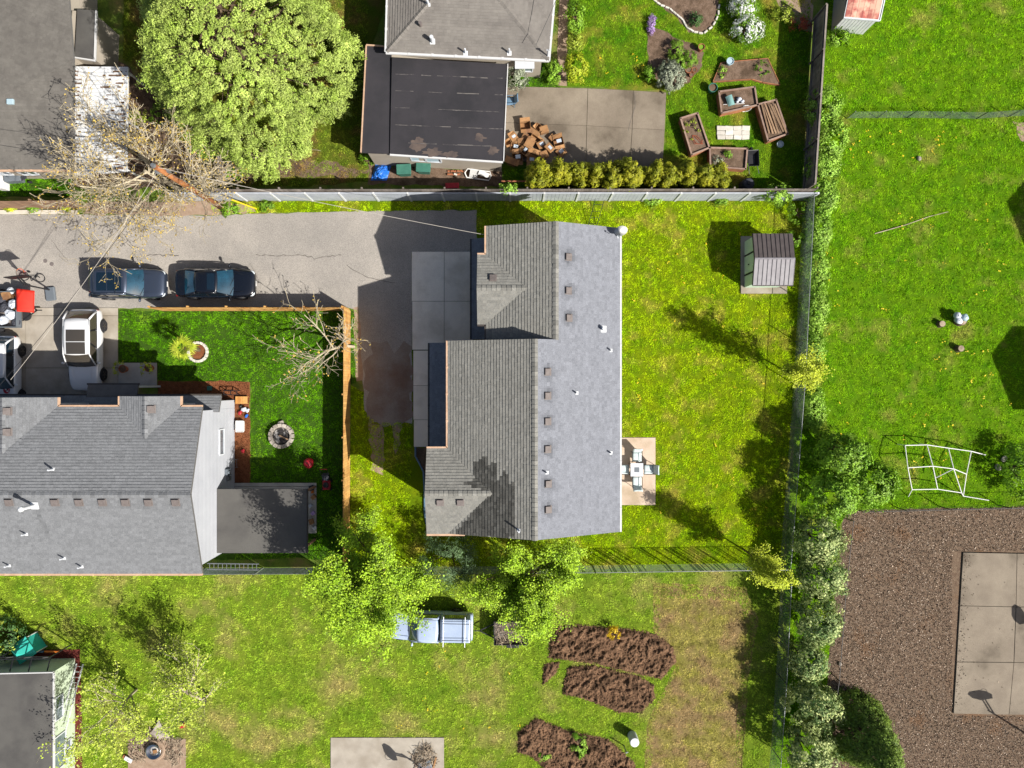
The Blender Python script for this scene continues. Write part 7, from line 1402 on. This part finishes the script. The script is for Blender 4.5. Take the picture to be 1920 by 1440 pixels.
stump('dark stump left of the white heap in the field', 1761, 608, .2, .35); stump('grey stump standing alone below the white heap in the field', 1795, 654, .2, .4); stump('stump carrying the white heap in the field', 1797, 602, .3, .4)
for dx, dy, mt, lb in ((-2, 3, 'cloth_white', 'white sack on the stump in the field'), (-4, -6, 'cloth_white', 'smaller white sack behind the one on the stump'), (10, -3, 'pale_blue', 'pale blue bag on the right of the stump')): MB().ell(G(1799 + dx, 598 + dy, .55), (.26, .22, .18), 9, 7, rr.random() * 3, jit=.14, rnd=rr).solo('sack', MATS[mt], lb, 'sack', 'bags on the field stump', smooth=True)
m = MB(); m.tube([G(1640, 438, .05), G(1672, 429, .08), G(1700, 421, .04), G(1742, 406, .06), G(1778, 397, .03)], [.03, .03, .025, .02, .015], 6); m.solo('fallen_branch', MATS['pale_bark'], 'long pale fallen branch in the right field', 'branch')
for x, y, s, lb in ((1871, 876, .24, 'pale rock below the dark shrub at the right edge'), (1883, 860, .22, 'pale rock beside the dark shrub at the right edge'), (1723, 297, .17, 'single pinkish stone in the upper right field'), (1575, 1245, .14, 'white stone on the wood chips by the wire fence')): MB().ell(G(x, y, s * .5), (s, s * .8, s * .6), 8, 6, rr.random() * 3, jit=.12, rnd=rr).solo('rock', MATS['stone'], lb, 'rock')
# barrel, trellis, edging
t = thing('white_drum', 'upright white steel drum below the dug plots', 'drum', G(1185, 1378)); MB().lathe((0, 0, 0), [(.27, 0), (.28, .02), (.28, .3), (.29, .32), (.28, .34), (.28, .62), (.29, .64), (.28, .66), (.28, .95), (.26, .97)], 24).build('shell', MATS['white_paint'], t, smooth=False); MB().lathe((0, 0, .965), [(.25, 0), (.24, .012), (.01, .012)], 24).build('lid', MATS['white_plastic'], t)
m = MB(); m.tube([G(1170, 1398), G(1170, 1398) + Vector((0, 0, .9))], .04, 8); m.box(G(1170, 1398) + Vector((.06, 0, .8)), (.14, .05, .05)); m.solo('tap_post', MATS['galvanised'], 'thin standpipe with tap beside the white drum', 'standpipe')
t = thing('trellis', 'black metal trellis frame leaning near the fence above the middle house', 'trellis', G(1115, 400)); 
for s in (-.28, .28): MB().tube([(s - .15, -.8, .05), (s + .2, .6, .9)], .018, 6).build('rail', MATS['black_metal'], t)
for k in range(4): f = (k + .3) / 4; MB().tube([(-.28 - .15 + .35 * f, -.8 + 1.4 * f, .05 + .85 * f), (.28 - .15 + .35 * f, -.8 + 1.4 * f, .05 + .85 * f)], .015, 6).build('rung', MATS['black_metal'], t)
m = MB(); m.tube([G(x, y, .1) for x, y in ((779, 838), (779, 855), (787, 870), (794, 885), (796, 920), (796, 960), (800, 985))], .06, 6); m.solo('bed_edging', MATS['blue_plastic'], 'curved grey edging strip beside the lower left of the middle house', 'edging')
CL = [(584, 915, 'cloth_dark', .2), (588, 932, 'cardboard', .18), (582, 948, 'cloth_white', .15), (587, 962, 'petal_lilac', .16), (584, 978, 'cardboard', .2), (590, 990, 'white_plastic', .14), (586, 922, 'orange_plastic', .12)]
for i, (x, y, mt, s) in enumerate(CL): MB().box(G(x, y, .06 + s * .6), (s * 1.6, s * 1.3, s * 1.2), rr.random() * 2).solo('patio_clutter', MATS[mt], 'small ' + ['dark crate', 'tan carton', 'pale bin', 'lilac tub', 'tan crate', 'white box', 'orange tub'][i] + ' on the strip at the porch end', 'clutter', 'clutter at the porch end', bev=.02)
t = thing('wall_lamp', 'folded clothes airer against the gable wall', 'airer', G(447, 868)); m = MB()
for s in (-.25, .25): m.tube([(0, s, 0), (-.15, s, 1.0)], .015, 6)
for k in range(4): m.tube([(-.03 - .03 * k, -.25, .2 + .22 * k), (-.03 - .03 * k, .25, .2 + .22 * k)], .012, 5)
m.build('frame', MATS['galvanised'], t); t.name = 'clothes_airer'
